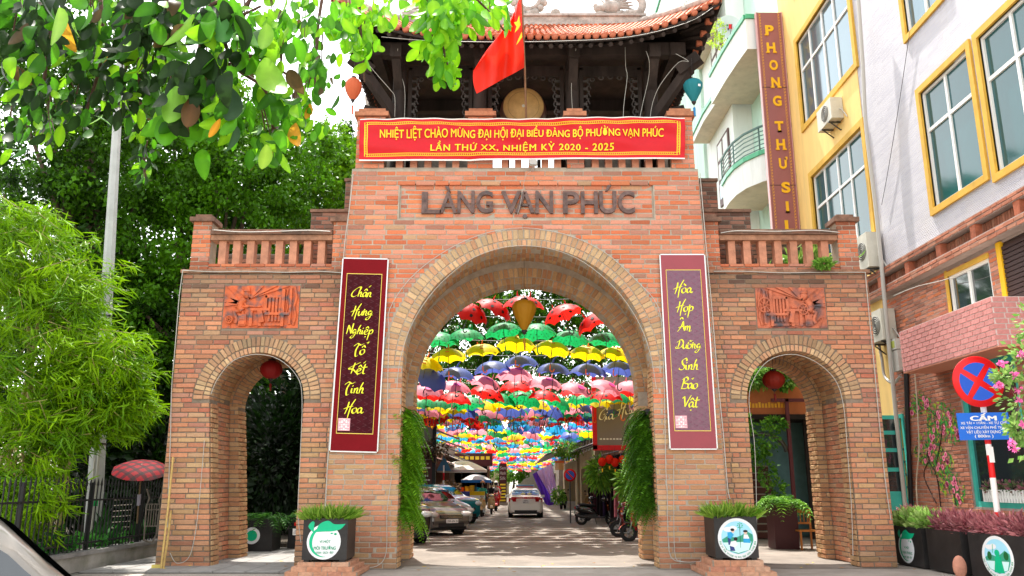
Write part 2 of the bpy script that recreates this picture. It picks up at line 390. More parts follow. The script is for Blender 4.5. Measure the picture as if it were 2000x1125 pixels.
# ------------------------------------------------------------------ the brick gate
GX = .32
m_brick = M('brick', attr=True, rough=.9, spec=.12, vary=.13, scale=28, bump=.25, bscale=70, pos=True)
m_mortar = M('gate mortar', (.39, .33, .265), rough=.95, spec=.1, vary=.18, scale=6, bump=.25, bscale=45, dirt=.4, dirtcol=(.16, .125, .09), pos=True)
m_mwing = M('wing mortar', (.235, .185, .14), rough=.95, spec=.1, vary=.25, scale=5, bump=.25, bscale=45, dirt=.5, dirtcol=(.09, .07, .05), pos=True)
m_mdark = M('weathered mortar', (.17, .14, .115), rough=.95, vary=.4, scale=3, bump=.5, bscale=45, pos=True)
PAL = {'orange': ['#c9603a', '#c26c4c', '#cf7656', '#b9512f', '#c47a62', '#d06c40', '#bd7a66'],
       'mixed': ['#be7050', '#b4684e', '#ba8462', '#b47856', '#b8684e', '#b08666', '#c47856', '#a4705a'],
       'tan': ['#b07a58', '#b88c66', '#a87050', '#a47a58', '#b47658', '#bd9470'],
       'arch': ['#c49c76', '#bb9070', '#c6a680', '#b8886a', '#be8668', '#b49878'],
       'red': ['#a86450', '#b4705a', '#9c5c48', '#a87460'],
       'pinkish': ['#b07866', '#a86a58', '#b8806c', '#9c6656', '#b4604a']}
PALN = {k: np.array([lin(h) for h in v])*np.array({'orange': (1.0, 1.32, 1.48), 'mixed': (1.04, 1.3, 1.4), 'tan': (1.05, 1.22, 1.22), 'arch': (.98, 1.03, 1.02)}.get(k, (1, 1.15, 1.15))) for k, v in PAL.items()}
PALN = {k: v*.58+v.mean(0)*.42 for k, v in PALN.items()}
DIRT = np.array((.055, .043, .035))

class Bricks:
    """arrays of bricks: centre, size, rotation, colour"""
    def __init__(s): s.c = []; s.d = []; s.r = []; s.k = []
    def put(s, c, d, col, rot=None):
        s.c.append(c); s.d.append(d); s.k.append(col); s.r.append(np.eye(3) if rot is None else rot)
    def wall(s, face, z0, z1, iv, course, length, kind, axis='x', out=-1, depth=.07, dirt=None, joint=.0165, u_off=0, proud=.0):
        """courses on the plane axis-perp = face; iv(z) -> list of (u0, u1); out = side the face looks to"""
        z = z0; row = 0; pal = PALN
        while z < z1-.03:
            ch = course(z) if callable(course) else course; L = length(z) if callable(length) else length
            zc = z+ch/2
            if zc+ch*.4 > z1+.02: break
            ph = (row % 2)*L*.5+rng.uniform(-.06, .06)*L+u_off
            for (a, b_) in iv(zc):
                if b_-a < .06: continue
                u = math.floor((a-ph)/L)*L+ph
                cuts = [a]
                while u < b_:
                    jt = rng.uniform(-.035, .035)*L
                    if a+.07 < u+jt < b_-.07: cuts.append(u+jt)
                    u += L
                    if rng.random() < .08: u -= L*.33
                cuts.append(b_)
                for p, q in zip(cuts[:-1], cuts[1:]):
                    w_ = q-p-joint*rng.uniform(.8, 1.4)
                    if w_ < .04: continue
                    uc = (p+q)/2; h = ch-joint*rng.uniform(.95, 1.5); pr = rng.uniform(-.004, .006)+proud
                    k = kind(uc, zc) if callable(kind) else kind
                    col = pal[k][rng.integers(len(pal[k]))]*rng.uniform(.88, 1.12)
                    dd = (dirt(uc, zc) if dirt else 0)*rng.uniform(.5, 1.2); dd = min(max(dd, 0), .92)
                    col = col*(1-dd)+DIRT*dd*1.2
                    if axis == 'x': s.put((uc, face-out*(depth/2)*-1*-1+out*pr, zc), (w_, depth, h), col, rotz(rng.normal()*.004))
                    else: s.put((face-out*(depth/2)+out*pr, uc, zc), (depth, w_, h), col, rotz(rng.normal()*.004))
            z += ch; row += 1
    def arrays(s): return np.array(s.c), np.array(s.d), np.array(s.r), np.array(s.k)
def rotz(a): return np.array([[math.cos(a), -math.sin(a), 0], [math.sin(a), math.cos(a), 0], [0, 0, 1]])
def roty(a): return np.array([[math.cos(a), 0, math.sin(a)], [0, 1, 0], [-math.sin(a), 0, math.cos(a)]])
# chamfered brick template
def _tpl():
    V = []; idx = {}
    for sx in (-1, 1):
        for sy in (-1, 1):
            for sz in (-1, 1):
                for ax in range(3): idx[(sx, sy, sz, ax)] = len(V); V.append((sx, sy, sz, ax))
    F = []
    for ax in range(3):
        o = [i for i in range(3) if i != ax]
        for sg in (-1, 1):
            q = []
            for a, b_ in ((-1, -1), (1, -1), (1, 1), (-1, 1)):
                k = [0, 0, 0]; k[ax] = sg; k[o[0]] = a; k[o[1]] = b_; q.append(idx[(*k, ax)])
            F.append(q if (sg > 0) != (ax == 1) else q[::-1])
    for e in range(3):                      # edges along axis e
        a1, a2 = [i for i in range(3) if i != e]
        for s1 in (-1, 1):
            for s2 in (-1, 1):
                k0 = [0, 0, 0]; k0[a1] = s1; k0[a2] = s2; k0[e] = -1; k1 = list(k0); k1[e] = 1
                F.append([idx[(*k0, a1)], idx[(*k0, a2)], idx[(*k1, a2)], idx[(*k1, a1)]])
    T3 = [[idx[(sx, sy, sz, a)] for a in range(3)] for sx in (-1, 1) for sy in (-1, 1) for sz in (-1, 1)]
    return V, F, T3
TV, TF4, TF3 = _tpl(); TS = np.array([v[:3] for v in TV], float); TA = np.zeros((24, 3))
for i, v in enumerate(TV):
    for ax in range(3):
        if ax != v[3]: TA[i, ax] = 1
def brick_verts(c, d, r, ch=.007, noise=.0022):
    n = len(c); half = d/2; L = TS[None]*(half[:, None, :]-TA[None]*ch)
    L = L+rng.normal(size=L.shape)*noise
    return np.einsum('nij,nkj->nki', r, L)+c[:, None, :]
def brick_mesh(name, c, d, r, k, mat, warp=None, ch=.007, noise=.0022):
    V = brick_verts(c, d, r, ch, noise).reshape(-1, 3)
    if warp: V = warp(V)
    n = len(c); off = (np.arange(n)*24)[:, None, None]
    F4 = (np.array(TF4)[None]+off).reshape(-1, 4); F3 = (np.array(TF3)[None]+off).reshape(-1, 3)
    return np_mesh(name, V, [F4, F3], mat, np.repeat(k, 24, axis=0))
UNITS = {}
def unit_brick(mat):
    """four slightly different brick meshes of real size, shared by the single bricks"""
    if mat.name not in UNITS:
        UNITS[mat.name] = []
        for i in range(4):
            V = brick_verts(np.zeros((1, 3)), np.array([[.36, .07, .092]]), np.eye(3)[None], .007, .0022).reshape(-1, 3)
            UNITS[mat.name].append(np_mesh('brick', V, [np.array(TF4), np.array(TF3)], mat, np.ones((24, 3))))
    return UNITS[mat.name]
def emit_bricks(B, parent, mat, singles=300, warp=None, pick=None, base=(.36, .07, .092), name='brick'):
    """the `singles` bricks that show largest become objects, the rest one part of kind stuff"""
    c, d, r, k = B.arrays()
    front = (d[:, 1] < .09) & (d[:, 0] > d[:, 1])
    pxx, pyy, dd = project(c); inside = (pxx > 5) & (pxx < 1995) & (pyy > 5) & (pyy < 1118)
    area = d[:, 0]*d[:, 2]/dd**2*inside*front
    if pick is not None: area = area*pick(c)
    order = np.argsort(-area); sel = [i for i in order[:singles] if area[i] > 0]
    msk = np.ones(len(c), bool); msk[sel] = False
    U = unit_brick(mat)
    for i in sel:
        p = warp(c[i:i+1])[0] if warp else c[i]
        o = link(name, U[rng.integers(4)], parent); o.location = p
        o.scale = (d[i, 0]/base[0], d[i, 1]/base[1], d[i, 2]/base[2]); o.color = (*k[i], 1)
    if msk.any():
        me = brick_mesh(name+'work', c[msk], d[msk], r[msk], k[msk], mat, warp)
        o = link(name+'work', me, parent); o['kind'] = 'stuff'

def warp_gate(P):
    P = np.array(P, float).copy(); x, y, z = P[:, 0], P[:, 1], P[:, 2]
    ctr = (y < 17.2) | ((x > -3.83) & (x < 4.42))
    dx = x-GX; t = np.clip((np.abs(dx)-2.65)/1.2, 0, 1)*ctr*(y > 16)*(z < 8.45)*(y < 18)
    x2 = x+np.sign(dx)*t*.27*(1-np.clip(z, 0, 8.4)/8.4)
    tl = np.clip((x+7.22)/.82, 0, 1)*(x < -5.4)*np.clip(1-z/3.4, 0, 1)*np.clip((-5.7-x)/.1, 0, 1); x2 = x2+tl*.3
    P[:, 0] = x2; return P

def arch_wall(mb, x0, x1, z1, ops, y0, y1, m, levels=(0, 1.2, 2.4, 3.36), z0=0, seg=22):
    ops = [(a, r+.014, s_) for a, r, s_ in ops]
    xs = {x0, x1}
    for cx, r, sp in ops:
        for i in range(seg+1): xs.add(round(cx-r*math.cos(math.pi*i/seg), 5))
    xs = sorted(x for x in xs if x0-1e-6 <= x <= x1+1e-6)
    def low(x, left):
        for cx, r, sp in ops:
            if cx-r-1e-4 <= x <= cx+r+1e-4: return sp+math.sqrt(max(0, r*r-(x-cx)**2)), True
        return z0, False
    for a, b_ in zip(xs[:-1], xs[1:]):
        mid = (a+b_)/2; inside = any(cx-r < mid < cx+r for cx, r, sp in ops)
        if inside: za, zb = low(a, 0)[0], low(b_, 0)[0]; lv = [(za, zb), (z1, z1)]
        else: lv = [(z, z) for z in (list(levels)+[z1]) if z >= z0]; lv = [(z0, z0)]+[q for q in lv if q[0] > z0+1e-3]
        for (la, lb), (ha, hb) in zip(lv[:-1], lv[1:]):
            mb.add([(a, y0, la), (b_, y0, lb), (b_, y0, hb), (a, y0, ha)], [(0, 1, 2, 3)], m)
            mb.add([(a, y1, la), (b_, y1, lb), (b_, y1, hb), (a, y1, ha)], [(3, 2, 1, 0)], m)
        if inside: mb.add([(a, y0, za), (b_, y0, zb), (b_, y1, zb), (a, y1, za)], [(3, 2, 1, 0)], m)
        mb.add([(a, y0, z1), (b_, y0, z1), (b_, y1, z1), (a, y1, z1)], [(0, 1, 2, 3)], m)
    for cx, r, sp in ops:
        for x in (cx-r, cx+r):
            zz = [z for z in levels if z0 <= z < sp]+[sp]
            for a, b_ in zip(zz[:-1], zz[1:]): mb.add([(x, y0, a), (x, y1, a), (x, y1, b_), (x, y0, b_)], [(0, 1, 2, 3)], m)
    for x in (x0, x1):
        zz = [z for z in levels if z0 <= z < z1]+[z1]
        for a, b_ in zip(zz[:-1], zz[1:]): mb.add([(x, y0, a), (x, y1, a), (x, y1, b_), (x, y0, b_)], [(0, 1, 2, 3)], m)

gate = thing('brick_gate', 'wide brown brick village gate with three arches spanning the street', 'gate', (0, 0, 0))
LO, RO, MO = (-5.41, .99, 3.38), (6.02, 1.03, 3.38), (GX, 2.61, 4.05)     # left, right, main openings
FY, WY = 17.0, 17.3
core = MB()
CX0, CX1 = -3.56, 4.14
arch_wall(core, CX0, CX1, 8.46, [MO], FY+.06, 17.56, m_mortar, levels=(0, 1.2, 2.4, 3.38, 4.05))
arch_wall(core, CX0, CX1, 7.3, [MO], FY+.010, FY+.0595, m_mortar, levels=(0, 1.2, 2.4, 3.38, 4.05))
core.bb(CX0, -2.48, FY+.010, FY+.0595, 7.301, 8.12, m_mortar); core.bb(3.12, CX1, FY+.010, FY+.0595, 7.301, 8.12, m_mortar)
core.bb(CX0, CX1, FY+.010, FY+.0595, 8.121, 8.46, m_mortar)
for x0, x1, O in ((-7.22, -3.57, LO), (4.15, 7.8, RO)):
    arch_wall(core, x0, x1, 6.2, [O], WY+.017, 17.8, m_mwing)
    arch_wall(core, x0, x1, 6.2, [O], 19.15, 19.7, m_mwing)
    core.bb(x0+.002, x1-.002, 17.802, 19.148, 4.8, 6.19, m_mortar)
    for za, zb in ((0, 1.7), (1.7, 3.4), (3.4, 4.8)): core.bb(x0+.001, O[0]-O[1]-.2, 17.801, 19.149, za, zb, m_mwing); core.bb(O[0]+O[1]+.2, x1-.001, 17.801, 19.149, za, zb, m_mwing)
arch_wall(core, CX0, CX1, 8.4, [(GX, 2.61, 3.72)], 19.1, 19.7, m_mortar, levels=(0, 1.2, 2.4, 3.38))
core.bb(CX0+.02, GX-2.85, 17.562, 19.098, 0, 6.9, m_mortar); core.bb(GX+2.85, CX1-.02, 17.562, 19.098, 0, 6.9, m_mortar)
core.bb(CX0+.02, CX1-.02, 17.562, 19.098, 6.95, 8.38, m_mortar)
# vault shells
def vault(mb, cx, r, sp, y0, y1, m, seg=24):
    P = [[(cx-r*math.cos(math.pi*i/seg), y, sp+r*math.sin(math.pi*i/seg)) for i in range(seg+1)] for y in (y0, y1)]
    mb.grid(P, m)
vault(core, GX, 2.865, 4.05, 17.56, 19.1, m_mortar)
vault(core, LO[0], LO[1]+.215, 3.4, 17.8, 19.15, m_mwing); vault(core, RO[0], RO[1]+.215, 3.4, 17.8, 19.15, m_mwing)
o = core.build('mortar_wall', gate)
me = o.data; co = np.zeros(len(me.vertices)*3, np.float32); me.vertices.foreach_get('co', co)
me.vertices.foreach_set('co', warp_gate(co.reshape(-1, 3)).astype(np.float32).ravel()); me.update()

BR = Bricks()
def cut(a, b_, holes):
    out = [(a, b_)]
    for h0, h1 in holes:
        nx = []
        for p, q in out:
            if h1 <= p or h0 >= q: nx.append((p, q)); continue
            if h0 > p: nx.append((p, h0))
            if h1 < q: nx.append((h1, q))
        out = nx
    return out
def arch_hole(z, cx, r, Rr, sp):
    if z < sp-.02: return [(cx-r-.004, cx+r+.004)]
    if z < sp+Rr: q = math.sqrt(Rr*Rr-(z-sp)**2)+.01; return [(cx-q, cx+q)]
    return []
MR, SR = 2.61+.40, .36
def iv_center(z):
    H = arch_hole(z, GX, MO[1], MR, MO[2])
    if 7.32 < z < 8.1: H = H+[(-2.5, 3.14)]
    return cut(CX0+.004, CX1-.004, H)
def iv_panel(z): return [(-2.46, 3.1)]
crs = lambda z: .1015 if z < 3 else (.1075 if z < 6.6 else .114)
lng = lambda z: .345 if z < 3 else (.385 if z < 6 else .43)
def kc(x, z):
    r = rng.random()
    if z > 4.7: return 'orange' if r < .78 else ('pinkish' if r < .92 else 'mixed')
    if z > 3: return 'orange' if r < (z-3)/1.7 else 'mixed'
    return 'mixed' if r < .72 else 'tan'
def kw(x, z): return ('mixed' if rng.random() < .78 else 'pinkish') if z > 2.6 else ('mixed' if rng.random() < .6 else 'tan')
def dirt_c(x, z):
    d = 0
    if z < .5: d = .45-.5*z*rng.random()
    if 5 < z < 8.4 and math.sin(x*5.1)+math.sin(x*13.7+1) > 1.25: d = .3*rng.random()
    if z > 8.1: d = max(d, .12)
    return d+.1*(rng.random() < .05)
dl = {}
def dirt_w(x, z):
    d = 0
    k = (round(x*2), round(z*6))
    nz = dl.setdefault(k, rng.random())
    if z > 5.4: d = (z-5.3)/.9*(.45+.75*nz)
    if z < .5: d = .4
    st = math.sin(x*6.3)+math.sin(x*17.1+2)
    if z > 4.2 and st > .9: d = max(d, (st-.6)*.3*nz)
    O = LO if x < 0 else RO
    if 4.6 < z < 5 and abs(x-O[0]) < 1: d = max(d, .55*nz)
    return min(d, .9)
BR.wall(FY+.07/2-.035, 0, 8.46, iv_center, crs, lng, kc, depth=.07, dirt=dirt_c)
BR.wall(FY+.055, 7.33, 8.1, iv_panel, .108, .43, kc, depth=.05)
def iv_wing(x0, x1, O, rel):
    def f(z):
        H = arch_hole(z, O[0], O[1], O[1]+SR, O[2])
        if rel[2] < z < rel[3]: H = H+[(rel[0], rel[1])]
        return cut(x0, x1, H)
    return f
REL_L, REL_R = (-6.28, -4.62, 4.9, 5.87), (5.3, 6.83, 4.9, 5.83)
BR.wall(WY+.0, 0, 6.2, iv_wing(-7.22, -3.57, LO, REL_L), .1035, .35, kw, depth=.07, dirt=dirt_w)
BR.wall(WY+.0, 0, 6.2, iv_wing(4.15, 7.8, RO, REL_R), .1035, .35, kw, depth=.07, dirt=dirt_w)
# fix: faces are pushed so that the brick front lies on the plane
# jambs (front wall, recess, rear wall) of the three openings
one = lambda a, b_: (lambda z: [(a, b_)])
for (cx, r, sp), y0, yb, rec, rs in ((MO, FY, 17.56, .24, 4.05), (LO, WY, 17.8, .2, 3.4), (RO, WY, 17.8, .2, 3.4)):
    yr = 19.1 if cx == GX else 19.15
    for sg in (-1, 1):
        BR.wall(cx+sg*(r-.012), 0, sp, one(y0+.08, yb), .1035, .25, 'tan', axis='y', out=-sg, depth=.05)
        BR.wall(cx+sg*(r+rec-.012), 0, rs, one(yb+.01, yr-.01), .1035, .35, 'mixed', axis='y', out=-sg, depth=.05)
        BR.wall(cx+sg*(r-.012), 0, 3.7 if cx == GX else 3.38, one(yr, 19.7), .1035, .25, 'tan', axis='y', out=-sg, depth=.05)
        a, b_ = sorted((cx+sg*r, cx+sg*(r+rec)))
        BR.wall(yr-.012, 0, 3.4, one(a, b_), .1035, .35, 'tan', depth=.05)
# voussoirs: rings of radial bricks
def ring(cx, sp, r0, r1, y, dep, pitch, kind='arch', a0=0, a1=math.pi, dirt=0):
    rm = (r0+r1)/2; n = int(round(rm*(a1-a0)/pitch)); da = (a1-a0)/n
    for i in range(n):
        a = a0+da*(i+.5)+rng.normal()*.002
        c = (cx+rm*math.cos(a), y+dep/2+rng.uniform(-.004, .004), sp+rm*math.sin(a))
        col = PALN[kind][rng.integers(len(PALN[kind]))]*rng.uniform(.82, 1.12)
        dd = dirt*rng.random()*max(0, math.sin(a))**2; col = col*(1-dd)+DIRT*dd
        BR.put(c, (rm*da-.02, dep-.008, r1-r0-.016), col, roty(-(a-math.pi/2)))
ring(GX, 4.05, 2.61, 2.77, FY-.012, .26, .105); ring(GX, 4.05, 2.775, 3.0, FY-.012, .07, .118)
ring(GX, 4.05, 2.61, 2.77, FY+.25, .3, .105, 'tan')
for O in (LO, RO):
    ring(O[0], O[2], O[1], O[1]+.14, WY-.01, .24, .088); ring(O[0], O[2], O[1]+.145, O[1]+SR, WY-.01, .07, .098, dirt=.5)
    ring(O[0], O[2], O[1], O[1]+.14, WY+.235, .26, .088, 'tan')
    ring(O[0], 3.38, O[1], O[1]+.14, 19.13, .28, .088, 'tan'); ring(O[0], 3.38, O[1]+.145, O[1]+.36, 19.13, .07, .098, 'tan')
    ring(O[0], 3.38, O[1], O[1]+.14, 19.42, .28, .088, 'tan')
    for k in range(4): ring(O[0], 3.4, O[1]+.195, O[1]+.245, 17.81+.335*k, .33, .11, 'tan')
ring(GX, 3.72, 2.61, 2.78, 19.08, .3, .105, 'tan'); ring(GX, 3.72, 2.785, 3.02, 19.08, .07, .118, 'tan')
ring(GX, 3.72, 2.61, 2.78, 19.39, .3, .105, 'tan')
for k in range(5): ring(GX, 4.05, 2.845, 2.9, 17.57+.306*k, .3, .11, 'tan')
# top parapet of the centre block
for x0, x1 in ((-3.5, -2.85), (-1.0, -.42), (1.22, 1.62), (3.55, 4.08)):
    core2 = MB(); core2.bb(x0+.012, x1-.012, FY+.012, FY+.4, 8.47, 9.72, m_mortar); core2.build('parapet_post', gate)
    BR.wall(FY, 8.47, 9.72, one(x0, x1), .114, .33, 'orange', depth=.06)
    cp = MB(); cp.bb(x0-.06, x1+.06, FY-.06, FY+.46, 9.722, 9.83, M('cap brick', (.42, .17, .09), rough=.8, vary=.3, scale=8, bump=.4)); cp.bb(x0+.02, x1-.02, FY+.02, FY+.38, 9.83, 9.93, M('cap brick')); cp.build('post_cap', gate)
b = MB(); b.bb(CX0+.06, CX1-.06, FY+.03, FY+.38, 8.46, 8.5, m_mortar); b.bb(-2.85, -.99, FY+.04, FY+.36, 9.2, 9.6, m_mortar); b.bb(-.43, 1.22, FY+.04, FY+.36, 9.2, 9.6, m_mortar); b.bb(1.62, 3.56, FY+.04, FY+.36, 9.2, 9.6, m_mortar)
b.build('parapet_rail', gate)
m_bal = M('terracotta baluster', (.5, .22, .135), rough=.8, vary=.25, scale=5, bump=.4, dirt=.4, dirtcol=(.14, .09, .06))
for x in (-2.52, -2.2, -1.88, -1.56, -1.26, -.16, .14, .44, .74, 1.02, 1.86, 2.16, 2.46, 2.76, 3.06, 3.34):
    q = MB(); q.box((x, FY+.13, 8.85), (.15, .2, .7), m_bal, rz=R(random.uniform(-2, 2))); q.build('baluster', gate)
for x0, x1 in ((-3.5, -1.1), (1.75, 4.08)):
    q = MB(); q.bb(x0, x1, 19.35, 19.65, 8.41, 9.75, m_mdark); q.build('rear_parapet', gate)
# wing balustrades
m_rail2 = M('old rail brick', (.36, .18, .11), rough=.9, vary=.35, scale=6, bump=.5, dirt=.6, dirtcol=(.1, .07, .05)); m_cap = M('weathered cap brick', (.2, .11, .075), rough=.9, vary=.45, scale=5, bump=.6, dirt=.8, dirtcol=(.05, .04, .035))
for x0, x1, po, pi_ in ((-6.68, -3.98, (-7.1, -6.68), (-3.98, -3.56)), (4.6, 7.22, (7.22, 7.66), (4.14, 4.6))):
    b = MB(); b.bb(x0-.3, x1+.3, WY+.06, WY+.34, 6.2, 6.34, m_mortar); b.build('balustrade_sill', gate)
    BR.wall(WY+.03, 6.2, 6.36, one(x0-.28, x1+.28), .085, .33, 'orange', depth=.06, dirt=lambda x, z: .25)
    rail = MB(); rail.bb(x0+.002, x1-.002, WY-.06, WY+.42, 7.02, 7.13, m_cap); rail.bb(x0+.003, x1-.003, WY+.0, WY+.34, 6.9, 7.018, m_rail2); rail.build('balustrade_rail', gate)
    BR.wall(WY-.06, 7.025, 7.13, one(x0, x1), .1, .3, 'red', depth=.05, dirt=lambda x, z: .85)
    n = 8 if x0 < 0 else 7
    for i in range(n):
        x = x0+(x1-x0)*(i+.8)/(n+.6)
        q = MB(); q.box((x, WY+.17, 6.62), (.16, .2, .56), m_bal, rz=R(random.uniform(-2, 2))); q.build('baluster', gate)
    for a, b_ in (po, pi_):
        q = MB(); q.bb(a+.012, b_-.012, WY+.012, WY+.42, 6.2, 7.32, m_mortar); q.build('balustrade_post', gate)
        BR.wall(WY, 6.2, 7.32, one(a, b_), .1035, .3, 'orange', depth=.06, dirt=lambda x, z: .45 if z < 6.5 else (.5 if z > 7.15 else .05))
        q = MB(); q.bb(a-.06, b_+.06, WY-.07, WY+.48, 7.322, 7.42, m_cap); q.bb(a+.03, b_-.03, WY+.02, WY+.4, 7.42, 7.5, m_cap); q.build('post_cap', gate)
    # rear parapet wall seen between the balusters
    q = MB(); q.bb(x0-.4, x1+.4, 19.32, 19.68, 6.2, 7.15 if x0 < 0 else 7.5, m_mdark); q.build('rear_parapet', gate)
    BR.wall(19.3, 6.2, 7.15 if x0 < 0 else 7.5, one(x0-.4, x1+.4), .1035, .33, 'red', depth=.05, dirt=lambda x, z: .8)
# stepped weathered walls behind the wings
for steps in (((-4.72, -3.72, 7.85, 18.2), (-3.95, -3.45, 8.62, 18.2)), ((4.3, 5.6, 7.85, 18.2), (4.1, 4.86, 8.62, 18.2))):
    for a, b_, zt, y in steps:
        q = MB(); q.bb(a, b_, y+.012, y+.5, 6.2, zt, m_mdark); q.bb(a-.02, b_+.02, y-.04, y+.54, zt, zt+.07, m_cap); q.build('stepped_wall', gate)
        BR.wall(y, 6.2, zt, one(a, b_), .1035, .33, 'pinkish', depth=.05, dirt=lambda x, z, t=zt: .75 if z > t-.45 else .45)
# footing course
BRc = BR
# shift all front bricks so that their outer face sits on the plane
emit_bricks(BR, gate, m_brick, 300, warp_gate, pick=lambda c: (c[:, 1] < 17.2) & (c[:, 2] < 8.4))

# cornice ledge of protruding bricks at the top of the wings
m_ledge = M('weathered ledge', (.3, .16, .1), rough=.9, vary=.45, scale=6, bump=.6, dirt=.85, dirtcol=(.05, .04, .035))
for a, b_ in ((-7.26, -3.57), (4.15, 7.84)):
    q = MB(); q.bb(a, b_, WY-.045, WY+.1, 6.14, 6.215, m_ledge); q.build('ledge', gate)
# letters of the name: raised, painted brown
m_let = M('old brown lettering', (.135, .085, .075), rough=.75, vary=.5, scale=7, bump=.3, dirt=.7, dirtcol=(.07, .07, .075))
def letter(body, px0, px1, ytop=375, ybot=417, bold=.018):
    a = at(px0, ybot, FY); b_ = at(px1, ytop, FY); q = MB()
    put_text(q, body, ((a.x+b_.x)/2, FY+.025, (a.z+b_.z)/2), (1, 0, 0), (0, 0, 1), b_.x-a.x, b_.z-a.z, m_let, bold=bold, depth=.09)
    q.build('letter', gate)

for ch, a, c_, yt, yb in (('L', 823, 862, 375, 417), ('À', 858, 893, 364, 416), ('N', 893, 927, 373, 416), ('G', 930, 963, 373, 416),
                          ('V', 979, 1018, 374, 417), ('Ạ', 1006, 1044, 374, 427), ('N', 1046, 1080, 373, 417), ('P', 1100, 1131, 374, 417), ('H', 1135, 1167, 374, 417), ('Ú', 1171, 1203, 362, 417), ('C', 1208, 1239, 373, 417)):
    letter(ch, a, c_, yt, yb)
# ------------------------------------------------------------------ terracotta relief panels
m_rel = M('painted terracotta relief', (.56, .115, .035), rough=.5, vary=.25, scale=6, bump=.25, tint2=((.09, .08, .085), 5.5))
m_rel2 = M('weathered terracotta relief', (.5, .14, .07), rough=.6, vary=.3, scale=6, bump=.25, tint2=((.09, .075, .085), 3.2))
def relief(rel, m, flip):
    x0, x1, z0, z1 = rel; W, H = x1-x0, z1-z0; q = MB(); Y = WY+.004
    q.bb(x0+.012, x1-.012, Y, WY+.1, z0+.012, z1-.012, m)
    P = lambda a, b_: (x0+(1-a if flip else a)*W, z0+b_*H)
    def blk(a0, a1, b0, b1, d): p = P(a0, b0); r = P(a1, b1); q.bb(min(p[0], r[0]), max(p[0], r[0]), Y-d, Y+.002, min(p[1], r[1]), max(p[1], r[1]), m)
    def wedge(pts, d):
        pp = [P(*t) for t in pts]; q.prism([(x, z) for x, z in pp] if not flip else [(x, z) for x, z in pp][::-1], (0, Y-d, 0), (1, 0, 0), (0, 0, 1), -d, m)
    def rod(pts, r): q.tube([(P(*t)[0], Y-.01, P(*t)[1]) for t in pts], r, m, 7)
    def ball(a, b_, ra, rb, d): p = P(a, b_); q.ell((p[0], Y-.01, p[1]), (ra, d, rb), m, 12, 8)
    # rays of cloth sweeping from the corner
    for a, b_, c_, d_ in ((.02, .97, .02, .78), (.02, .74, .02, .6), (.02, .58, .02, .5)):
        wedge([(a, b_), (c_, d_), (.2, .55), (.22, .62)], .035)
    for t0, t1, e in ((.1, .2, .95), (.25, .33, .97), (.42, .52, .98), (.58, .7, .98), (.74, .86, .97)):
        wedge([(t0, e), (t1, e), (.36, .68), (.34, .66)], .03)
    # the weaver
    ball(.3, .78, .07, .095, .06); ball(.3, .85, .085, .035, .07)
    rod([(.28, .68), (.24, .6), (.22, .48), (.26, .4)], .075)
    rod([(.26, .64), (.3, .52), (.42, .5), (.5, .5)], .03); rod([(.2, .6), (.17, .5), (.3, .5), (.34, .5)], .032)
    rod([(.24, .42), (.15, .38), (.2, .22), (.18, .12)], .05); rod([(.26, .4), (.28, .25), (.22, .14)], .035)
    # bench, loom frame, warp and drawers
    blk(.36, .62, .4, .46, .06); blk(.22, .32, .06, .32, .05); blk(.235, .305, .2, .28, .065); blk(.235, .305, .09, .17, .065)
    blk(.36, .4, .05, .4, .05); blk(.48, .52, .05, .4, .05); wedge([(.46, .42), (.52, .42), (.56, .15), (.5, .12)], .07)
    for i in range(4): blk(.6+.045*i, .628+.045*i, .16, .72, .045)
    blk(.56, .88, .3, .36, .07); blk(.54, .58, .35, .75, .05); blk(.55, .8, .7, .76, .05); blk(.77, .81, .05, .9, .06); blk(.56, .8, .06, .11, .05)
    blk(.87, .9, .1, .93, .05); rod([(.93, .95), (.96, .7), (.93, .5), (.96, .3), (.93, .08)], .03); rod([(.84, .9), (.82, .7), (.85, .5), (.83, .3)], .02)
    # spinning wheel rims
    for (ca, cb, rr) in (((.88, .55, .14), (.34, .45, .1)) if flip else ((.1, .2, .07),)):
        c = P(ca, cb); n = 20
        q.tube([(c[0]+rr*math.cos(2*math.pi*i/n), Y-.05, c[1]+rr*1.15*math.sin(2*math.pi*i/n)) for i in range(n+1)], .017, m, 6)
        for i in range(4): a_ = math.pi*i/4; q.bar((c[0]-rr*math.cos(a_), Y-.045, c[1]-rr*1.15*math.sin(a_)), (c[0]+rr*math.cos(a_), Y-.045, c[1]+rr*1.15*math.sin(a_)), .018, m)
    for i in range(7): rod([(.05+.02*i, .3-.03*i), (.12+.12*i, .03+.02*(i % 3))], .012)
    q.build('relief_panel', gate, label='orange terracotta relief of a weaver at a loom' if not flip else 'darkened terracotta relief with spinning wheels')
relief(REL_L, m_rel, False); relief(REL_R, m_rel2, True)

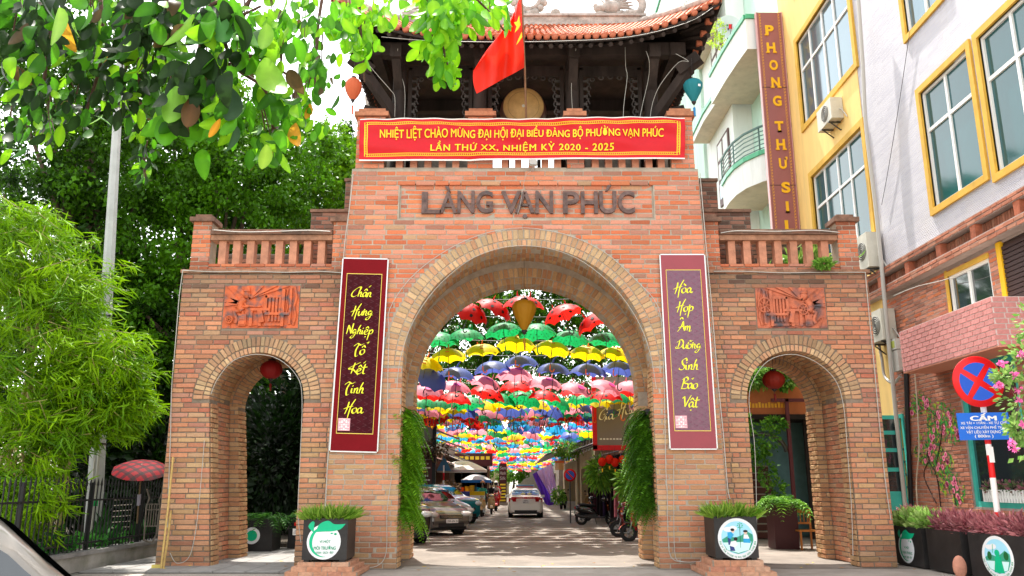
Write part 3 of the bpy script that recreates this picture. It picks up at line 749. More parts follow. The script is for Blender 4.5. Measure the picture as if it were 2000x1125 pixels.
# ------------------------------------------------------------------ timber pavilion on top of the gate
m_wood = M('dark aged timber', (.034, .023, .019), rough=.8, vary=.5, scale=3, bump=.4, bscale=40, stretch=(1, 1, .15))
m_wood2 = M('grey carved timber', (.06, .05, .046), rough=.85, vary=.5, scale=5, bump=.3)
m_tile = M('red clay roof tile', (.50, .13, .06), attr=True, rough=.7, vary=.35, scale=6, bump=.4)
m_stone = M('pale carved stucco', (.42, .37, .33), rough=.9, vary=.4, scale=6, bump=.6, dirt=.5, dirtcol=(.2, .17, .15))
pav = thing('timber_pavilion', 'dark timber pavilion with upturned red tiled roof on top of the gate', 'pavilion', (0, 0, 0))
PX, PY, EX, EY, ZE, ZR, RH = GX, 18.9, 4.05, 2.42, 11.38, 13.15, 3.0
def eave(side, t):
    k = abs(t)**4; lift = .78*k; out = .32*k
    if side in 'fb': s = -1 if side == 'f' else 1; return Vector((PX+t*(EX+out), PY+s*(EY+out), ZE+lift))
    s = -1 if side == 'l' else 1; return Vector((PX+s*(EX+out), PY+t*(EY+out), ZE+lift))
def roof_pt(side, t, h, off=0):
    e = eave(side, t); r = Vector((PX+(t*RH if side in 'fb' else (RH if side == 'r' else -RH)), PY, ZR))
    p = e.lerp(r, h); f = .82*h+.18*h*h; p.z = e.z*(1-f)+r.z*f-.10*math.sin(math.pi*h)*(1-abs(t)**3)*0
    p.z += off; return p
for side in 'fbrl':
    q = MB(); q.grid([[roof_pt(side, -1+2*i/28, j/8, .03) for i in range(29)] for j in range(9)], M('tile bed', (.3, .1, .06), rough=.9), True)
    q.grid([[roof_pt(side, -1+2*i/28, j/8, -.1) for i in range(29)] for j in range(9)], m_wood, True)
    q.build('roof_slope', pav)
TP = np.array([(-.5, 0, 0), (-.25, 0, .4), (0, 0, .55), (.25, 0, .4), (.5, 0, 0), (-.5, 1.25, -.12), (-.25, 1.25, .28), (0, 1.25, .42), (.25, 1.25, .28), (.5, 1.25, -.12), (-.5, 0, -.15), (.5, 0, -.15)], float)
TF = np.array([(0, 1, 6, 5), (1, 2, 7, 6), (2, 3, 8, 7), (3, 4, 9, 8)])
V = []; F = []; K = []; n = 0
for side, nc in (('f', 52), ('b', 52), ('l', 30), ('r', 30)):
    nr = 13
    for i in range(nc):
        for j in range(nr):
            t = -1+2*(i+.5)/nc; h = j/nr
            p = roof_pt(side, t, h, .055); pr = roof_pt(side, t+1/nc, h, .055)-roof_pt(side, t-1/nc, h, .055); up = roof_pt(side, t, h+1/nr, .055)-p
            nm = pr.cross(up).normalized();
            if nm.z < 0: nm = -nm
            for a in TP: V.append(p+pr*a[0]*.96+up*a[1]+nm*(.07*a[2]+.012*(1-a[1])+random.uniform(-.002, .002)))
            for f in TF: F.append(f+n)
            F.append(np.array((0, 1, 2, 3))+n); F.append(np.array((0, 3, 4, 11))+n)
            n += 12; K += [np.array((.50, .13, .055))*random.uniform(.6, 1.3)]*12
me = np_mesh('roof_tiles', np.array(V), np.array(F), m_tile, np.array(K))
o = link('roof_tiles', me, pav); o['kind'] = 'stuff'
em = MB(); em.lathe([(0, -.02), (.075, -.02), (.08, 0), (.085, .16), (.0, .16)], (0, 0, 0), M('eave tile clay', (.42, .12, .06), rough=.75, vary=.3, scale=10), 10, 'y')
emesh = None
for side, nc in (('f', 44), ('r', 24), ('l', 24)):
    for i in range(nc):
        t = -1+2*(i+.5)/nc; p = roof_pt(side, t, 0, .045)
        if emesh is None: o = em.build('eave_tile', pav, p); emesh = o.data
        else: o = link('eave_tile', emesh, pav, p)
        if side != 'f': o.rotation_euler.z = R(90 if side == 'r' else -90)
        o.scale = (.95, .95, .95)
# scalloped fascia below the tiles, eave board
for side in 'frl':
    q = MB(); N = 120
    pts = [roof_pt(side, -1+2*i/N, .015, -.02) for i in range(N+1)]
    q.grid([[p+Vector((0, 0, .0)) for p in pts], [p+Vector((0, 0, -.1)) for p in pts]], m_wood, False)
    for i in range(0, N, 3):
        a, b_, c_ = [roof_pt(side, -1+2*k/N, .05, -.09) for k in (i, i+1.5, i+3)]
        q.add([a+Vector((0, 0, .04)), c_+Vector((0, 0, .04)), c_, b_+Vector((0, 0, -.1)), a], [(0, 1, 2, 3, 4)], m_wood)
    q.build('fascia', pav)
# rafters with rounded ends fanning to the corners
for side in 'frl':
    for i in range(36 if side == 'f' else 20):
        nn = 36 if side == 'f' else 20
        t = -1+2*(i+.5)/nn; q = MB(); a = roof_pt(side, t, .03, -.2); b_ = roof_pt(side, t*.94, .42, -.2)
        q.tube([a, b_], .055, m_wood, 6); q.build('rafter', pav)
# ridge and hips with stucco ornaments
q = MB(); q.bb(PX-RH-.1, PX+RH+.1, PY-.14, PY+.14, ZR-.1, ZR+.2, m_stone); q.bb(PX-RH-.14, PX+RH+.14, PY-.19, PY+.19, ZR+.2, ZR+.27, m_stone); q.build('ridge', pav)
for sx in (-1, 1):
    for sy in (-1, 1):
        pts = [roof_pt('f' if sy < 0 else 'b', sx*.995, h/10, .13) for h in range(-0, 11)]
        q = MB(); q.tube(pts, .11, m_stone, 6); e = pts[0]
        dirv = Vector((sx, sy*.7, 0)).normalized()
        q.tube(catmull([e+Vector((0, 0, .02)), e+dirv*.18+Vector((0, 0, .12)), e+dirv*.2+Vector((0, 0, .4)), e+dirv*.02+Vector((0, 0, .5)), e-dirv*.05+Vector((0, 0, .32))], 5), [.09]*10+[.06]*11, m_stone, 7)
        q.build('hip_ridge', pav)
def dragon(x, s, y=None, z=None, sc=1, name='dragon_ornament'):
    q = MB(); y = PY-.05 if y is None else y; z = ZR+.27 if z is None else z
    P = lambda a, h: Vector((x+s*a*sc, y, z+h*sc))
    q.ell(P(-.1, .25), (.26*sc, .14*sc, .2*sc), m_stone); q.ell(P(-.36, .2), (.2*sc, .12*sc, .11*sc), m_stone); q.ell(P(-.38, .05), (.17*sc, .1*sc, .06*sc), m_stone)
    q.ell(P(-.5, .28), (.07*sc, .07*sc, .07*sc), m_stone); q.ell(P(-.2, .42), (.06*sc, .1*sc, .07*sc), m_stone)
    for i in range(11):
        a = R(5+i*15); q.tube([P(.02, .25), P(.02+.28*math.cos(a), .22+.26*math.sin(a)), P(.05+.52*math.cos(a-.18), .2+.5*math.sin(a-.18))], [.06*sc, .045*sc, .008], m_stone, 5)
    for i in range(6): q.ell(P(.1+.07*i, .05+.03*(i % 2)), (.09*sc, .1*sc, .08*sc), m_stone, 8, 6)
    # curling tail
    tail = [P(.35, .05), P(.62, .1), P(.72, .4), P(.5, .75), P(.45, 1.05), P(.68, 1.3), P(.98, 1.2), P(1.0, .95), P(.82, .86), P(.74, 1.0), P(.84, 1.07)]
    c = catmull(tail, 5); q.tube(c, [.12*sc*(1-.6*i/len(c)) for i in range(len(c))], m_stone, 7)
    q.build(name, pav)
dragon(PX-2.45, -1); dragon(PX+2.35, 1)
dragon(PX+3.95, 1, PY-1.75, ZE+1.05, .55); dragon(PX-3.95, -1, PY-1.75, ZE+1.05, .55)
q = MB(); c = Vector((PX+.12, PY-.02, ZR+.85)); n = 26
q.tube([c+Vector((.3*math.cos(2*math.pi*i/n), 0, .36*math.sin(2*math.pi*i/n))) for i in range(n+1)], .07, m_stone, 7)
for i in range(16):
    a = 2*math.pi*i/16; q.ell(c+Vector((.42*math.cos(a), 0, .48*math.sin(a))), (.1, .09, .1), m_stone, 8, 6)
for i in range(9): q.ell(c+Vector((-.75+.18*i, 0, -.48+.1*math.cos(i*1.5)-.05*abs(i-4)*.3)), (.13, .1, .1), m_stone, 8, 6)
q.build('moon_ornament', pav)
# beams, posts, brackets
for y in (17.36, 20.3):
    q = MB(); q.bb(PX-3.75, PX+3.75, y-.12, y+.12, 11.4, 11.72, m_wood); q.build('beam', pav)
for x in (PX-3.5, PX+3.5): q = MB(); q.bb(x-.12, x+.12, 17.2, 20.6, 11.38, 11.7, m_wood); q.build('beam', pav)
q = MB(); q.bb(PX-3.4, PX+3.4, 17.5, 20.3, 11.73, 11.78, m_wood); q.build('ceiling', pav)
posts = [-2.68, -.76, 1.43, 3.3]
for y in (17.75, 20.1):
    for x in posts:
        q = MB(); q.tube([(x, y, 8.4), (x, y, 11.42)], [.17, .155], m_wood, 14); q.bb(x-.23, x+.23, y-.23, y+.23, 8.4, 8.52, m_stone); q.build('column', pav)
for x in posts:
    q = MB(); q.bar((x, 17.7, 10.7), (x, 17.1, 11.25), .2, m_wood, ht=.16); q.bb(x-.13, x+.13, 16.95, 17.7, 11.2, 11.52, m_wood); q.build('bracket', pav)
for sx, x in ((-1, -2.68), (1, 3.3)):
    e = roof_pt('f', sx, .12, -.3)
    q = MB(); q.bar((x, 17.7, 9.95), (x+sx*.75, 17.2, 10.95), .2, m_wood); q.bar((x+sx*.6, 17.25, 10.95), (x+sx*1.02, 16.98, 11.2), .26, m_wood); q.build('corner_brace', pav)
    q = MB(); q.bar((x, 19.2, 9.9), (x+sx*.8, 19.2, 10.9), .18, m_wood); q.bar((x+sx*.5, 19.2, 10.8), (x+sx*1.1, 19.2, 10.95), .2, m_wood); q.build('corner_brace', pav)
# fretwork frames in the three bays
for x0, x1 in zip(posts[:-1], posts[1:]):
    q = MB(); y = 17.86; a, b_ = x0+.19, x1-.19
    q.bb(a, a+.09, y, y+.08, 8.4, 11.4, m_wood); q.bb(b_-.09, b_, y, y+.08, 8.4, 11.4, m_wood); q.bb(a, b_, y, y+.08, 11.35, 11.45, m_wood)
    q.bb(a, b_, y+.01, y+.06, 11.18, 11.35, m_wood)
    for s, xe in ((1, a+.09), (-1, b_-.09)):
        for i in range(8):
            w_ = .26-.025*i if i < 6 else .08; z = 11.06-.2*i
            q.bb(min(xe, xe+s*w_*.5), max(xe, xe+s*w_*.5), y+.015, y+.055, z-.03, z+.03, m_wood2)
            cx_ = xe+s*w_*.55; q.tube([(cx_+.055*math.cos(t), y+.03, z+.075*math.sin(t)) for t in [k*math.pi/3 for k in range(6)]], .018, m_wood2, 5)
            q.bb(cx_-.015, cx_+.015, y+.015, y+.055, z-.13, z-.05, m_wood2)
    m_ = int((b_-a-.6)/.2)
    for i in range(m_+1):
        cx_ = a+.3+i*(b_-a-.6)/max(m_, 1); dz = .07*math.sin(math.pi*i/max(m_, 1)); q.tube([(cx_+.06*math.cos(t), y+.03, 11.1+dz+.05*math.sin(t)) for t in [k*math.pi/3 for k in range(7)]], .018, m_wood2, 5)
    q.build('fretwork_frame', pav)
# drum
dr = thing('drum', 'big round drum with tan skin hanging in the middle bay of the pavilion', 'drum', (.28, 18.3, 10.62))
q = MB(); q.lathe([(.0, -.001), (.475, 0), (.5, .03)], (0, 0, 0), M('drum skin', (.52, .31, .11), rough=.5, vary=.25, scale=3), 40, 'y'); q.lathe([(.0, -.003), (.04, -.003)], (0, 0, 0), M('drum mark', (.6, .55, .45)), 14, 'y')
q.tube([(.38*math.cos(2*math.pi*i/36), -.003, .38*math.sin(2*math.pi*i/36)) for i in range(37)], .004, M('drum line', (.2, .12, .05)), 4, smooth=False); q.build('drum_skin', dr)
q = MB(); q.lathe([(.5, .03), (.53, .08), (.58, .35), (.53, .62), (.5, .68), (0, .68)], (0, 0, 0), M('drum barrel', (.12, .03, .02), rough=.4), 36, 'y'); q.build('barrel', dr)
q = MB(); q.bar((0, .2, .5), (0, .2, 1.1), .04, m_wood); q.bar((0, .5, .5), (0, .5, 1.1), .04, m_wood); q.bb(-.5, .5, .1, .6, -.62, -.56, m_wood); q.bb(-.42, -.34, .2, .5, -2.2, -.56, m_wood); q.bb(.34, .42, .2, .5, -2.2, -.56, m_wood); q.build('drum_stand', dr)

# ------------------------------------------------------------------ red banner
m_ban = M('red banner cloth', (.6, .006, .014), rough=.45, vary=.06, scale=2, transl=.1)
m_yel = M('yellow banner print', (.9, .62, .02), rough=.5); m_gold = M('gold border print', (.75, .38, .03), rough=.5); m_hem = M('white hem', (.75, .72, .68), rough=.7)
BT = [at(703, 232, 16.86), at(1338, 229, 16.86), at(1338, 309, 16.86), at(701, 313, 16.86)]
def ban_pt(u, v, off=0):
    p = BT[3].lerp(BT[2], u).lerp(BT[0].lerp(BT[1], u), v)
    sag = .03*math.sin(u*math.pi*3)*v
    y = p.y+.025*math.sin(u*26+2.2*v*3)*(.4+v*(1-v)*2)+.018*math.sin(u*63+v*9)*(v)+.02*math.sin(v*13+u*7)+.03*(1-abs(u-.34)*30 if abs(u-.34) < .033 else 0)
    return Vector((p.x, y-off, p.z+sag*.6))
ban = thing('banner', 'red horizontal cloth banner with two lines of yellow writing across the gate top', 'banner', BT[3])
q = MB(); q.grid([[ban_pt(i/150, j/18)-BT[3] for i in range(151)] for j in range(19)], m_ban); q.build('cloth', ban)
q = MB()
for (v0, v1) in ((-.015, .02), (.975, 1.0)): q.grid([[ban_pt(i/150, v, .003)-BT[3] for i in range(151)] for v in (v0, v1)], m_hem)
q.build('hem', ban)
q = MB(); W, H = BT[1].x-BT[0].x, BT[0].z-BT[3].z
def strip(u0, u1, v0, v1, m, off=.004): q.grid([[ban_pt(u0+(u1-u0)*i/max(2, int(160*(u1-u0))), v0+(v1-v0)*j/max(1, int(18*(v1-v0))), off)-BT[3] for i in range(max(2, int(160*(u1-u0)))+1)] for j in range(max(1, int(18*(v1-v0)))+1)], m)
for v in (.1, .155, .845, .9): strip(.02, .98, v-.006, v+.006, m_yel)
for u in (.016, .024, .976, .984): strip(u-.0012, u+.0012, .1, .9, m_yel)
for i in range(150):
    u = .03+.94*i/150
    for v in (.127, .873): strip(u, u+.0032, v-.016, v+.016, m_gold)
for i in range(18):
    v = .16+.68*i/18
    for u in (.0195, .9805): strip(u-.0022, u+.0022, v, v+.024, m_gold)
q.build('border', ban)
def ban_text(body, x0, x1, y0, y1, bold, wide=1):
    V, F = text_geo(body, 0, 0, 0, wide, fat=bold); lo, hi = V.min(0), V.max(0); q = MB(); P = []
    for p in V:
        X = x0+(x1-x0)*(p[0]-lo[0])/(hi[0]-lo[0]); Yp = y1-(y1-y0)*(p[1]-lo[1])/(hi[1]-lo[1])
        u = (X-702)/(1338-702); v = (311.5-Yp)/(311.5-231); P.append(ban_pt(u, v, .024+p[2])-BT[3])
    q.add(P, F, m_yel); q.build('writing', ban)
ban_text('NHIỆT LIỆT CHÀO MỪNG ĐẠI HỘI ĐẠI BIỂU ĐẢNG BỘ PHƯỜNG VẠN PHÚC', 742, 1296, 245, 274, .02)
ban_text('LẦN THỨ XX, NHIỆM KỲ 2020 - 2025', 841, 1199, 275, 299, .022, 1.15)

# ------------------------------------------------------------------ vertical banners
m_vb = M('maroon board', (.17, .004, .008), rough=.8, spec=.15, vary=.08, scale=3); m_vi = M('dark maroon field', (.05, .004, .008), rough=.75, spec=.12, vary=.3, scale=9, stretch=(1, 1, 1))
m_call = M('yellow brush lettering', (.82, .8, .03), rough=.5); m_thin = M('thin yellow frame', (.75, .55, .1), rough=.5); m_pink = M('pink seal', (.8, .35, .4), rough=.5); m_wh = M('white paint', (.8, .8, .78), rough=.5)
m_edge = M('metal edging', (.6, .6, .6), rough=.35, metal=.6)
def vbanner(TL, TR, BL, words, label, fade=0):
    Y = 16.93; tl, tr, bl = at(*TL, Y), at(*TR, Y), at(*BL, Y); u = (tr-tl); Wd = u.length; u.normalize(); d = bl-tl; Hh = d.length; v = -d.normalized(); n = u.cross(v)
    root = thing('vertical_banner', label, 'banner', bl)
    P = lambda a, b_, off=0: u*a*Wd+v*b_*Hh+n*off
    def rect(q, a0, a1, b0, b1, off, m): q.add([P(a0, b0, off), P(a1, b0, off), P(a1, b1, off), P(a0, b1, off)], [(0, 1, 2, 3)], m)
    q = MB(); q.prism([(0, 0), (Wd, 0), (Wd, Hh), (0, Hh)], n*-.03, u, v, .03, m_vb2 if fade else m_vb); q.build('board', root)
    q = MB()
    for a, b_ in (((0, 0), (1, 0)), ((1, 0), (1, 1)), ((1, 1), (0, 1)), ((0, 1), (0, 0))): q.bar(P(*a, -.01), P(*b_, -.01), .018, m_edge, ht=.05)
    q.build('edging', root)
    q = MB(); rect(q, .1, .9, .085, .92, .004, m_vi2 if fade else m_vi); q.build('field', root)
    q = MB(); t = .012
    rect(q, .1, .9, .085, .085+t*.3, .007, m_thin); rect(q, .1, .9, .92-t*.3, .92, .007, m_thin); rect(q, .1, .1+t, .085, .92, .0073, m_thin); rect(q, .9-t, .9, .085, .92, .0073, m_thin); q.build('thin_frame', root)
    # faint lattice printed on the field
    q = MB()
    for i in range(46):
        for j in range(6):
            a0 = .14+j*.13; b0 = .1+i*.0178
            s_ = 1 if (i+j) % 2 else -1
            q.add([P(a0, b0+.002, .0055), P(a0+.09, b0+.002+.009*s_, .0055), P(a0+.09, b0+.0045+.009*s_, .0055), P(a0, b0+.0045, .0055)], [(0, 1, 2, 3)], m_lat2 if fade else m_lat)
    q.build('lattice', root)
    for wd, (pxc, pyc), h in words:
        q = MB(); b_ = 1-(pyc-TL[1])/(BL[1]-TL[1]); 
        brush(q, wd, (0, 0, 0), u, v, h, m_call)
        V = np.array(q.V); mid = (V.max(0)+V.min(0))/2; c = at(pxc, pyc, Y)-bl; sc = .6/(V[:, 0].max()-V[:, 0].min()) if (V[:, 0].max()-V[:, 0].min()) > .62 else 1
        q.V = [tuple(c+(Vector(p)-Vector(mid))*sc+n*(.012)) for p in q.V]; q.build('word', root)
    q = MB(); sx, sy = .13, .095
    rect(q, sx, sx+.26, sy+.005, sy+.005+.062, .009, m_pink)
    for i in range(5):
        for j in range(5):
            if (i*3+j*2) % 4: rect(q, sx+.02+.047*i, sx+.02+.047*i+.034, sy+.009+.0112*j, sy+.009+.0112*j+(.0035 if (i+j) % 2 else .009), .011, m_wh)
    for k in range(5): rect(q, sx+.015, sx+.245, sy+.0085+.0135*k, sy+.0100+.0135*k, .0115, m_wh)
    q.build('seal', root); return root
m_vb2 = M('faded maroon board', (.27, .02, .035), rough=.5, vary=.08, scale=3, spec=.7); m_vi2 = M('faded plum field', (.13, .022, .06), rough=.25, vary=.2, scale=9, spec=.7)
m_lat = M('lattice print', (.075, .007, .014), rough=.4); m_lat2 = M('lattice print pale', (.17, .035, .085), rough=.3)
L = lambda s: s.split()
vbanner((671, 505), (757, 507), (645, 880), [(L('C h a^/ n'), (706, 569), .105), (L("H u' n g"), (707, 609), .105), (L("N g h i e^. p"), (703, 648), .1), (L('T o^?'), (706, 682), .115), (L('K e^/ t'), (699, 719), .11), (L('T i n h'), (692, 759), .115), (L('H o a'), (691, 798), .115)],
        'maroon vertical banner with yellow brush writing left of the main arch')
vbanner((1290, 498), (1375, 498), (1310, 876), [(L('H o\\ a'), (1334, 564), .115), (L("H o'. p"), (1337, 602), .11), (L('A^ m'), (1336, 634), .11), (L("D u' o'~ n g"), (1344, 676), .1), (L('S i n h'), (1344, 711), .115), (L('B a? o'), (1346, 748), .115), (L('V a^. t'), (1350, 787), .115)],
        'faded maroon vertical banner with yellow brush writing right of the main arch', 1)

# ------------------------------------------------------------------ flag
m_flag = M('red flag cloth', (.85, .03, .01), rough=.5, transl=.35); m_star = M('yellow star cloth', (.9, .7, .03), rough=.5, transl=.3)
fl = thing('flag', 'red flag with yellow star hanging from a thin pole over the gate', 'flag', at(1028, 236, 16.7))
fo = Vector(fl.location)
q = MB(); q.tube([at(1028, 240, 16.95)-fo, at(1025, 133, 16.3)-fo, at(1017, -60, 16.0)-fo], [.025, .022, .018], M('bamboo pole', (.2, .1, .05), rough=.6, vary=.3, scale=8), 8); q.build('pole', fl)
edge = [(1017, -25), (1019, 10), (1021, 50), (1023, 95), (1025, 131)]
rows = [edge, [(1013, 0), (1008, 35), (1008, 70), (1008, 110), (1006, 142)], [(1007, 15), (992, 60), (990, 90), (988, 125), (985, 153)],
        [(998, 40), (968, 80), (967, 110), (966, 140), (962, 166)], [(985, 62), (947, 103), (946, 130), (945, 155), (944, 176)], [(972, 76), (930, 130), (924, 142), (925, 165), (931, 183)]]
dy = [0, -.12, .1, -.14, .06, -.02]
G = [catmull([at(x, y, 16.15+.12*(i < 1)+dy[i]+.07*math.sin(j*1.7+i))-fo for j, (x, y) in enumerate(rw)], 6) for i, rw in enumerate(rows)]
G2 = [list(r) for r in zip(*[catmull([G[i][k] for i in range(6)], 5) for k in range(len(G[0]))])]
q = MB(); q.grid(G2, m_flag); q.build('cloth', fl)
q = MB()
for a in ([(1014, 30), (1010, 42), (1004, 44), (1009, 52), (1005, 64), (1012, 57), (1017, 48), (1015, 40)], [(1019, 62), (1020, 72), (1012, 84), (1008, 88), (1013, 75)]):
    c = [at(x, y, 15.93)-fo for x, y in a]; q.add(c, [tuple(range(len(c)))], m_star)
q.build('star', fl)

# ------------------------------------------------------------------ lanterns
def lantern(name, label, px, py, Y, wpx, hpx, col, shape='bulb', cord=.4, group=None, ribs=14, tr=.4, tas='#c98'):
    c = at(px, py, Y)
    d = project(np.array(c))[2]; r = wpx/2*d/FPX; h = hpx/2*d/FPX
    t = thing(name, label, 'lantern', c, 0, group); m = M('lantern silk '+col, col, rough=.6, transl=tr, vary=.06, scale=3)
    prof = {'bulb': [(.28, 1), (.62, .85), (.92, .55), (1, .25), (.9, -.15), (.66, -.55), (.4, -.85), (.22, -1)],
            'drop': [(.45, 1), (.8, .88), (1, .6), (.97, .35), (.8, -.05), (.55, -.45), (.3, -.85), (.16, -1)],
            'round': [(.2, 1), (.55, .86), (.85, .55), (1, .1), (.95, -.3), (.7, -.72), (.4, -.95), (.2, -1)]}[shape]
    q = MB(); q.lathe([(a*r, b_*h) for a, b_ in prof], (0, 0, 0), m, ribs*4, mod=lambda a: .955+.045*abs(math.cos(a*ribs/2))); q.build('silk_body', t)
    mk = M('lantern black wood', (.03, .02, .02), rough=.4)
    q = MB(); q.lathe([(.0, .0), (.26*r, 0), (.2*r, -.1*h), (.1*r, -.25*h), (0, -.28*h)], (0, 0, -h), mk, 12); q.build('end_cap', t); q = MB(); q.lathe([(.3*r, -.02), (.3*r, .06*h+.02), (0, .06*h+.02)], (0, 0, h), mk, 12); q.build('end_cap', t)
    q = MB(); q.tube([(0, 0, h), (0, 0, h+cord)], .005, mk, 5); q.build('cord', t)
    q = MB(); q.tube([(0, 0, -1.25*h), (0, 0, -1.5*h)], .006, mk, 5); q.tube([(0, 0, -1.5*h), (0, 0, -1.55*h), (.01, 0, -2.3*h)], [.012, .03, .02], M('tassel '+col, lin(tas)), 8); q.build('tassel', t)
    return t
lantern('silk_lantern', 'peach silk lantern hanging under the left roof corner', 690, 174, 16.9, 34, 46, '#d8744c', 'bulb', .5, tas='#c86850')
t = lantern('silk_lantern', 'teal silk lantern with a blue tassel under the right roof corner', 1354, 178, 16.9, 38, 46, '#2f8f98', 'drop', .55, tas='#2a78b0')
q = MB(); q.add([(.07, -.19, .03), (.13, -.17, .03), (.13, -.17, .13), (.07, -.19, .13)], [(0, 1, 2, 3)], m_wh); q.build('paper_tag', t)
lantern('silk_lantern', 'gold drop shaped silk lantern hanging in the main arch', 1024, 616, 18.6, 48, 60, '#b98216', 'drop', 1.0, tas='#a07018')
lantern('silk_lantern', 'dark red round lantern hanging inside the right small arch', 1511, 742, 18.4, 44, 36, '#8c2414', 'round', .5, tas='#701810', tr=.3)
lantern('silk_lantern', 'dark red round lantern hanging in the shade of the left small arch', 530, 722, 18.6, 44, 36, '#8c1414', 'round', .5, tas='#701810', tr=.2)

# ------------------------------------------------------------------ light cables and floodlight on the gate
m_cab = M('white cable', (.45, .43, .39), rough=.5)
def cable(label, pts, r=.014, m=m_cab, group='white light cables on the gate'):
    c = catmull([at(x, y, Y) for x, y, Y in pts], 4); q = MB(); o = c[0].copy(); q.tube([p-o for p in c], r*.7, m, 5)
    return q.build('cable', None, o, label, 'cable', group)
G = 16.955
cable('white cable running down the left edge of the centre block', [(690, 340, G), (684, 395, G), (675, 460, G), (671, 503, G), (660, 640, G), (648, 800, G), (640, 900, G), (636, 985, G), (633, 1060, G)])
cable('white cable running down the right edge of the centre block', [(1367, 338, G), (1374, 420, G), (1381, 500, G), (1392, 620, G), (1402, 740, G), (1413, 850, G), (1421, 950, G), (1426, 975, G)])
cable('white cable tracing the outer rim of the main arch', [(756, 930, G), (757, 760, G), (760, 650, G), (761, 604, G), (800, 545, G), (862, 495, G), (940, 458, G), (1022, 445, G), (1105, 458, G), (1180, 492, G), (1240, 545, G), (1286, 600, G), (1294, 680, G), (1298, 780, G), (1300, 900, G), (1303, 960, G)], .011)
cable('white cable tracing the inner rim of the main arch', [(775, 760, G), (782, 700, G), (806, 630, G), (850, 565, G), (910, 512, G), (970, 486, G), (1022, 480, G), (1080, 487, G), (1140, 512, G), (1200, 562, G), (1245, 625, G), (1270, 690, G), (1282, 760, G)], .009)
G = 17.25
cable('white cable draped along the left balustrade rail', [(415, 449, 17.2), (470, 453, 17.2), (540, 452, 17.2), (600, 450, 17.2), (645, 452, 17.2)], .014)
cable('white cable draped along the right balustrade rail', [(1408, 455, 17.2), (1440, 451, 17.2), (1520, 452, 17.2), (1590, 450, 17.2), (1640, 454, 17.2)], .014)
cable('white cable along the ledge of the left wing', [(357, 528, G), (420, 531, G), (480, 530, G), (560, 532, G), (620, 530, G), (668, 533, G)])
cable('white cable along the ledge of the right wing', [(1394, 530, G), (1450, 530, G), (1530, 533, G), (1600, 532, G), (1690, 532, G)])
cable('white cable down the outer edge of the left wing', [(357, 528, G), (350, 580, G), (345, 640, G), (340, 700, G), (335, 760, G), (333, 850, G), (330, 930, G), (327, 1030, G)])
cable('white cable down the outer edge of the right wing', [(1690, 532, G), (1698, 620, G), (1708, 720, G), (1718, 830, G), (1728, 930, G), (1740, 1015, G)])
cable('white cable down the inner jamb of the left small arch pier', [(399, 860, G), (396, 900, G), (388, 990, G), (380, 1050, G), (368, 1090, G), (345, 1100, G), (332, 1080, G)], .01)
cable('white cable tracing the right small arch and its jamb', [(1478, 1060, G), (1477, 960, G), (1473, 860, G), (1463, 790, G), (1470, 745, G), (1500, 705, G), (1545, 692, G), (1590, 705, G), (1630, 740, G), (1647, 790, G), (1655, 880, G), (1663, 990, G), (1666, 1085, G)], .01)
cable('white cable tracing the left small arch and its jamb', [(412, 770, G), (425, 740, G), (455, 705, G), (500, 692, G), (545, 702, G), (580, 735, G), (590, 780, G), (586, 900, G), (582, 1000, G), (588, 1060, G)], .01)
cable('first of two thin cables beside the fern pocket left of the street', [(765, 930, 16.96), (756, 1000, 16.96), (754, 1080, 16.96), (735, 1106, 16.9), (704, 1108, 16.9)], .01)
cable('first of two cables looping down beside the right planter', [(1303, 950, 16.96), (1305, 1050, 16.96), (1312, 1090, 16.95), (1340, 1098, 16.93), (1370, 1096, 16.93)], .01)
cable('second of two cables looping down beside the right planter', [(1316, 900, 16.96), (1316, 980, 16.96), (1318, 1080, 16.96), (1330, 1096, 16.94), (1355, 1098, 16.92)], .01)
fd = thing('floodlight', 'small grey floodlight fixed under the red banner', 'floodlight', at(1041, 318, 16.8))
q = MB(); q.box((0, 0, 0), (.17, .08, .14), M('floodlight casing', (.45, .42, .38), rough=.5), rot=(R(-30), 0, R(8))); q.build('casing', fd)
q = MB(); q.box((0, -.05, -.02), (.14, .01, .11), glass_mat('floodlight glass', (.3, .3, .28)), rot=(R(-30), 0, R(8))); q.build('lens', fd)
q = MB(); q.bar((0, .03, -.02), (0, .2, -.12), .03, m_edge); q.build('arm', fd)
cable('thin cable hanging from the floodlight down to the sign panel', [(1041, 325, 16.9), (1036, 335, 16.95), (1026, 345, 16.96), (1016, 400, 16.95), (1010, 420, 16.96)], .006)
for i, (pts, lb) in enumerate((([(1221, 92, 17.2), (1222, 130, 17.2), (1225, 150, 17.2), (1219, 200, 17.2), (1217, 232, 17.2)], 'pale cable dangling in the right bay of the pavilion'),
    ([(1262, 100, 16.9), (1268, 120, 16.9), (1267, 150, 17.3), (1256, 200, 17.3), (1249, 232, 17.3)], 'pale cable crossing the right column of the pavilion'),
    ([(1125, 95, 16.9), (1119, 130, 17.3), (1116, 170, 17.5), (1118, 215, 17.5)], 'pale cable on the third column of the pavilion'),
    ([(777, 95, 16.9), (776, 130, 17.3), (790, 170, 17.5), (790, 230, 17.5)], 'pale cable on the left column of the pavilion'),
    ([(1320, 105, 16.85), (1345, 120, 16.85), (1325, 122, 16.9), (1290, 165, 17.1), (1275, 200, 17.3), (1270, 228, 17.3)], 'pale cable following the right corner brace'),
    ([(745, 72, 16.35), (830, 79, 16.35), (960, 82, 16.35), (1100, 80, 16.35), (1230, 72, 16.3), (1340, 45, 16.2), (1392, 15, 16.1)], 'pale cable strung along the eave'),
    ([(715, 120, 16.8), (740, 150, 17), (762, 175, 17.1), (771, 190, 17.2), (771, 228, 17.3)], 'pale cable following the left corner brace'))):
    cable(lb, pts, .009, group='pale cables on the pavilion')
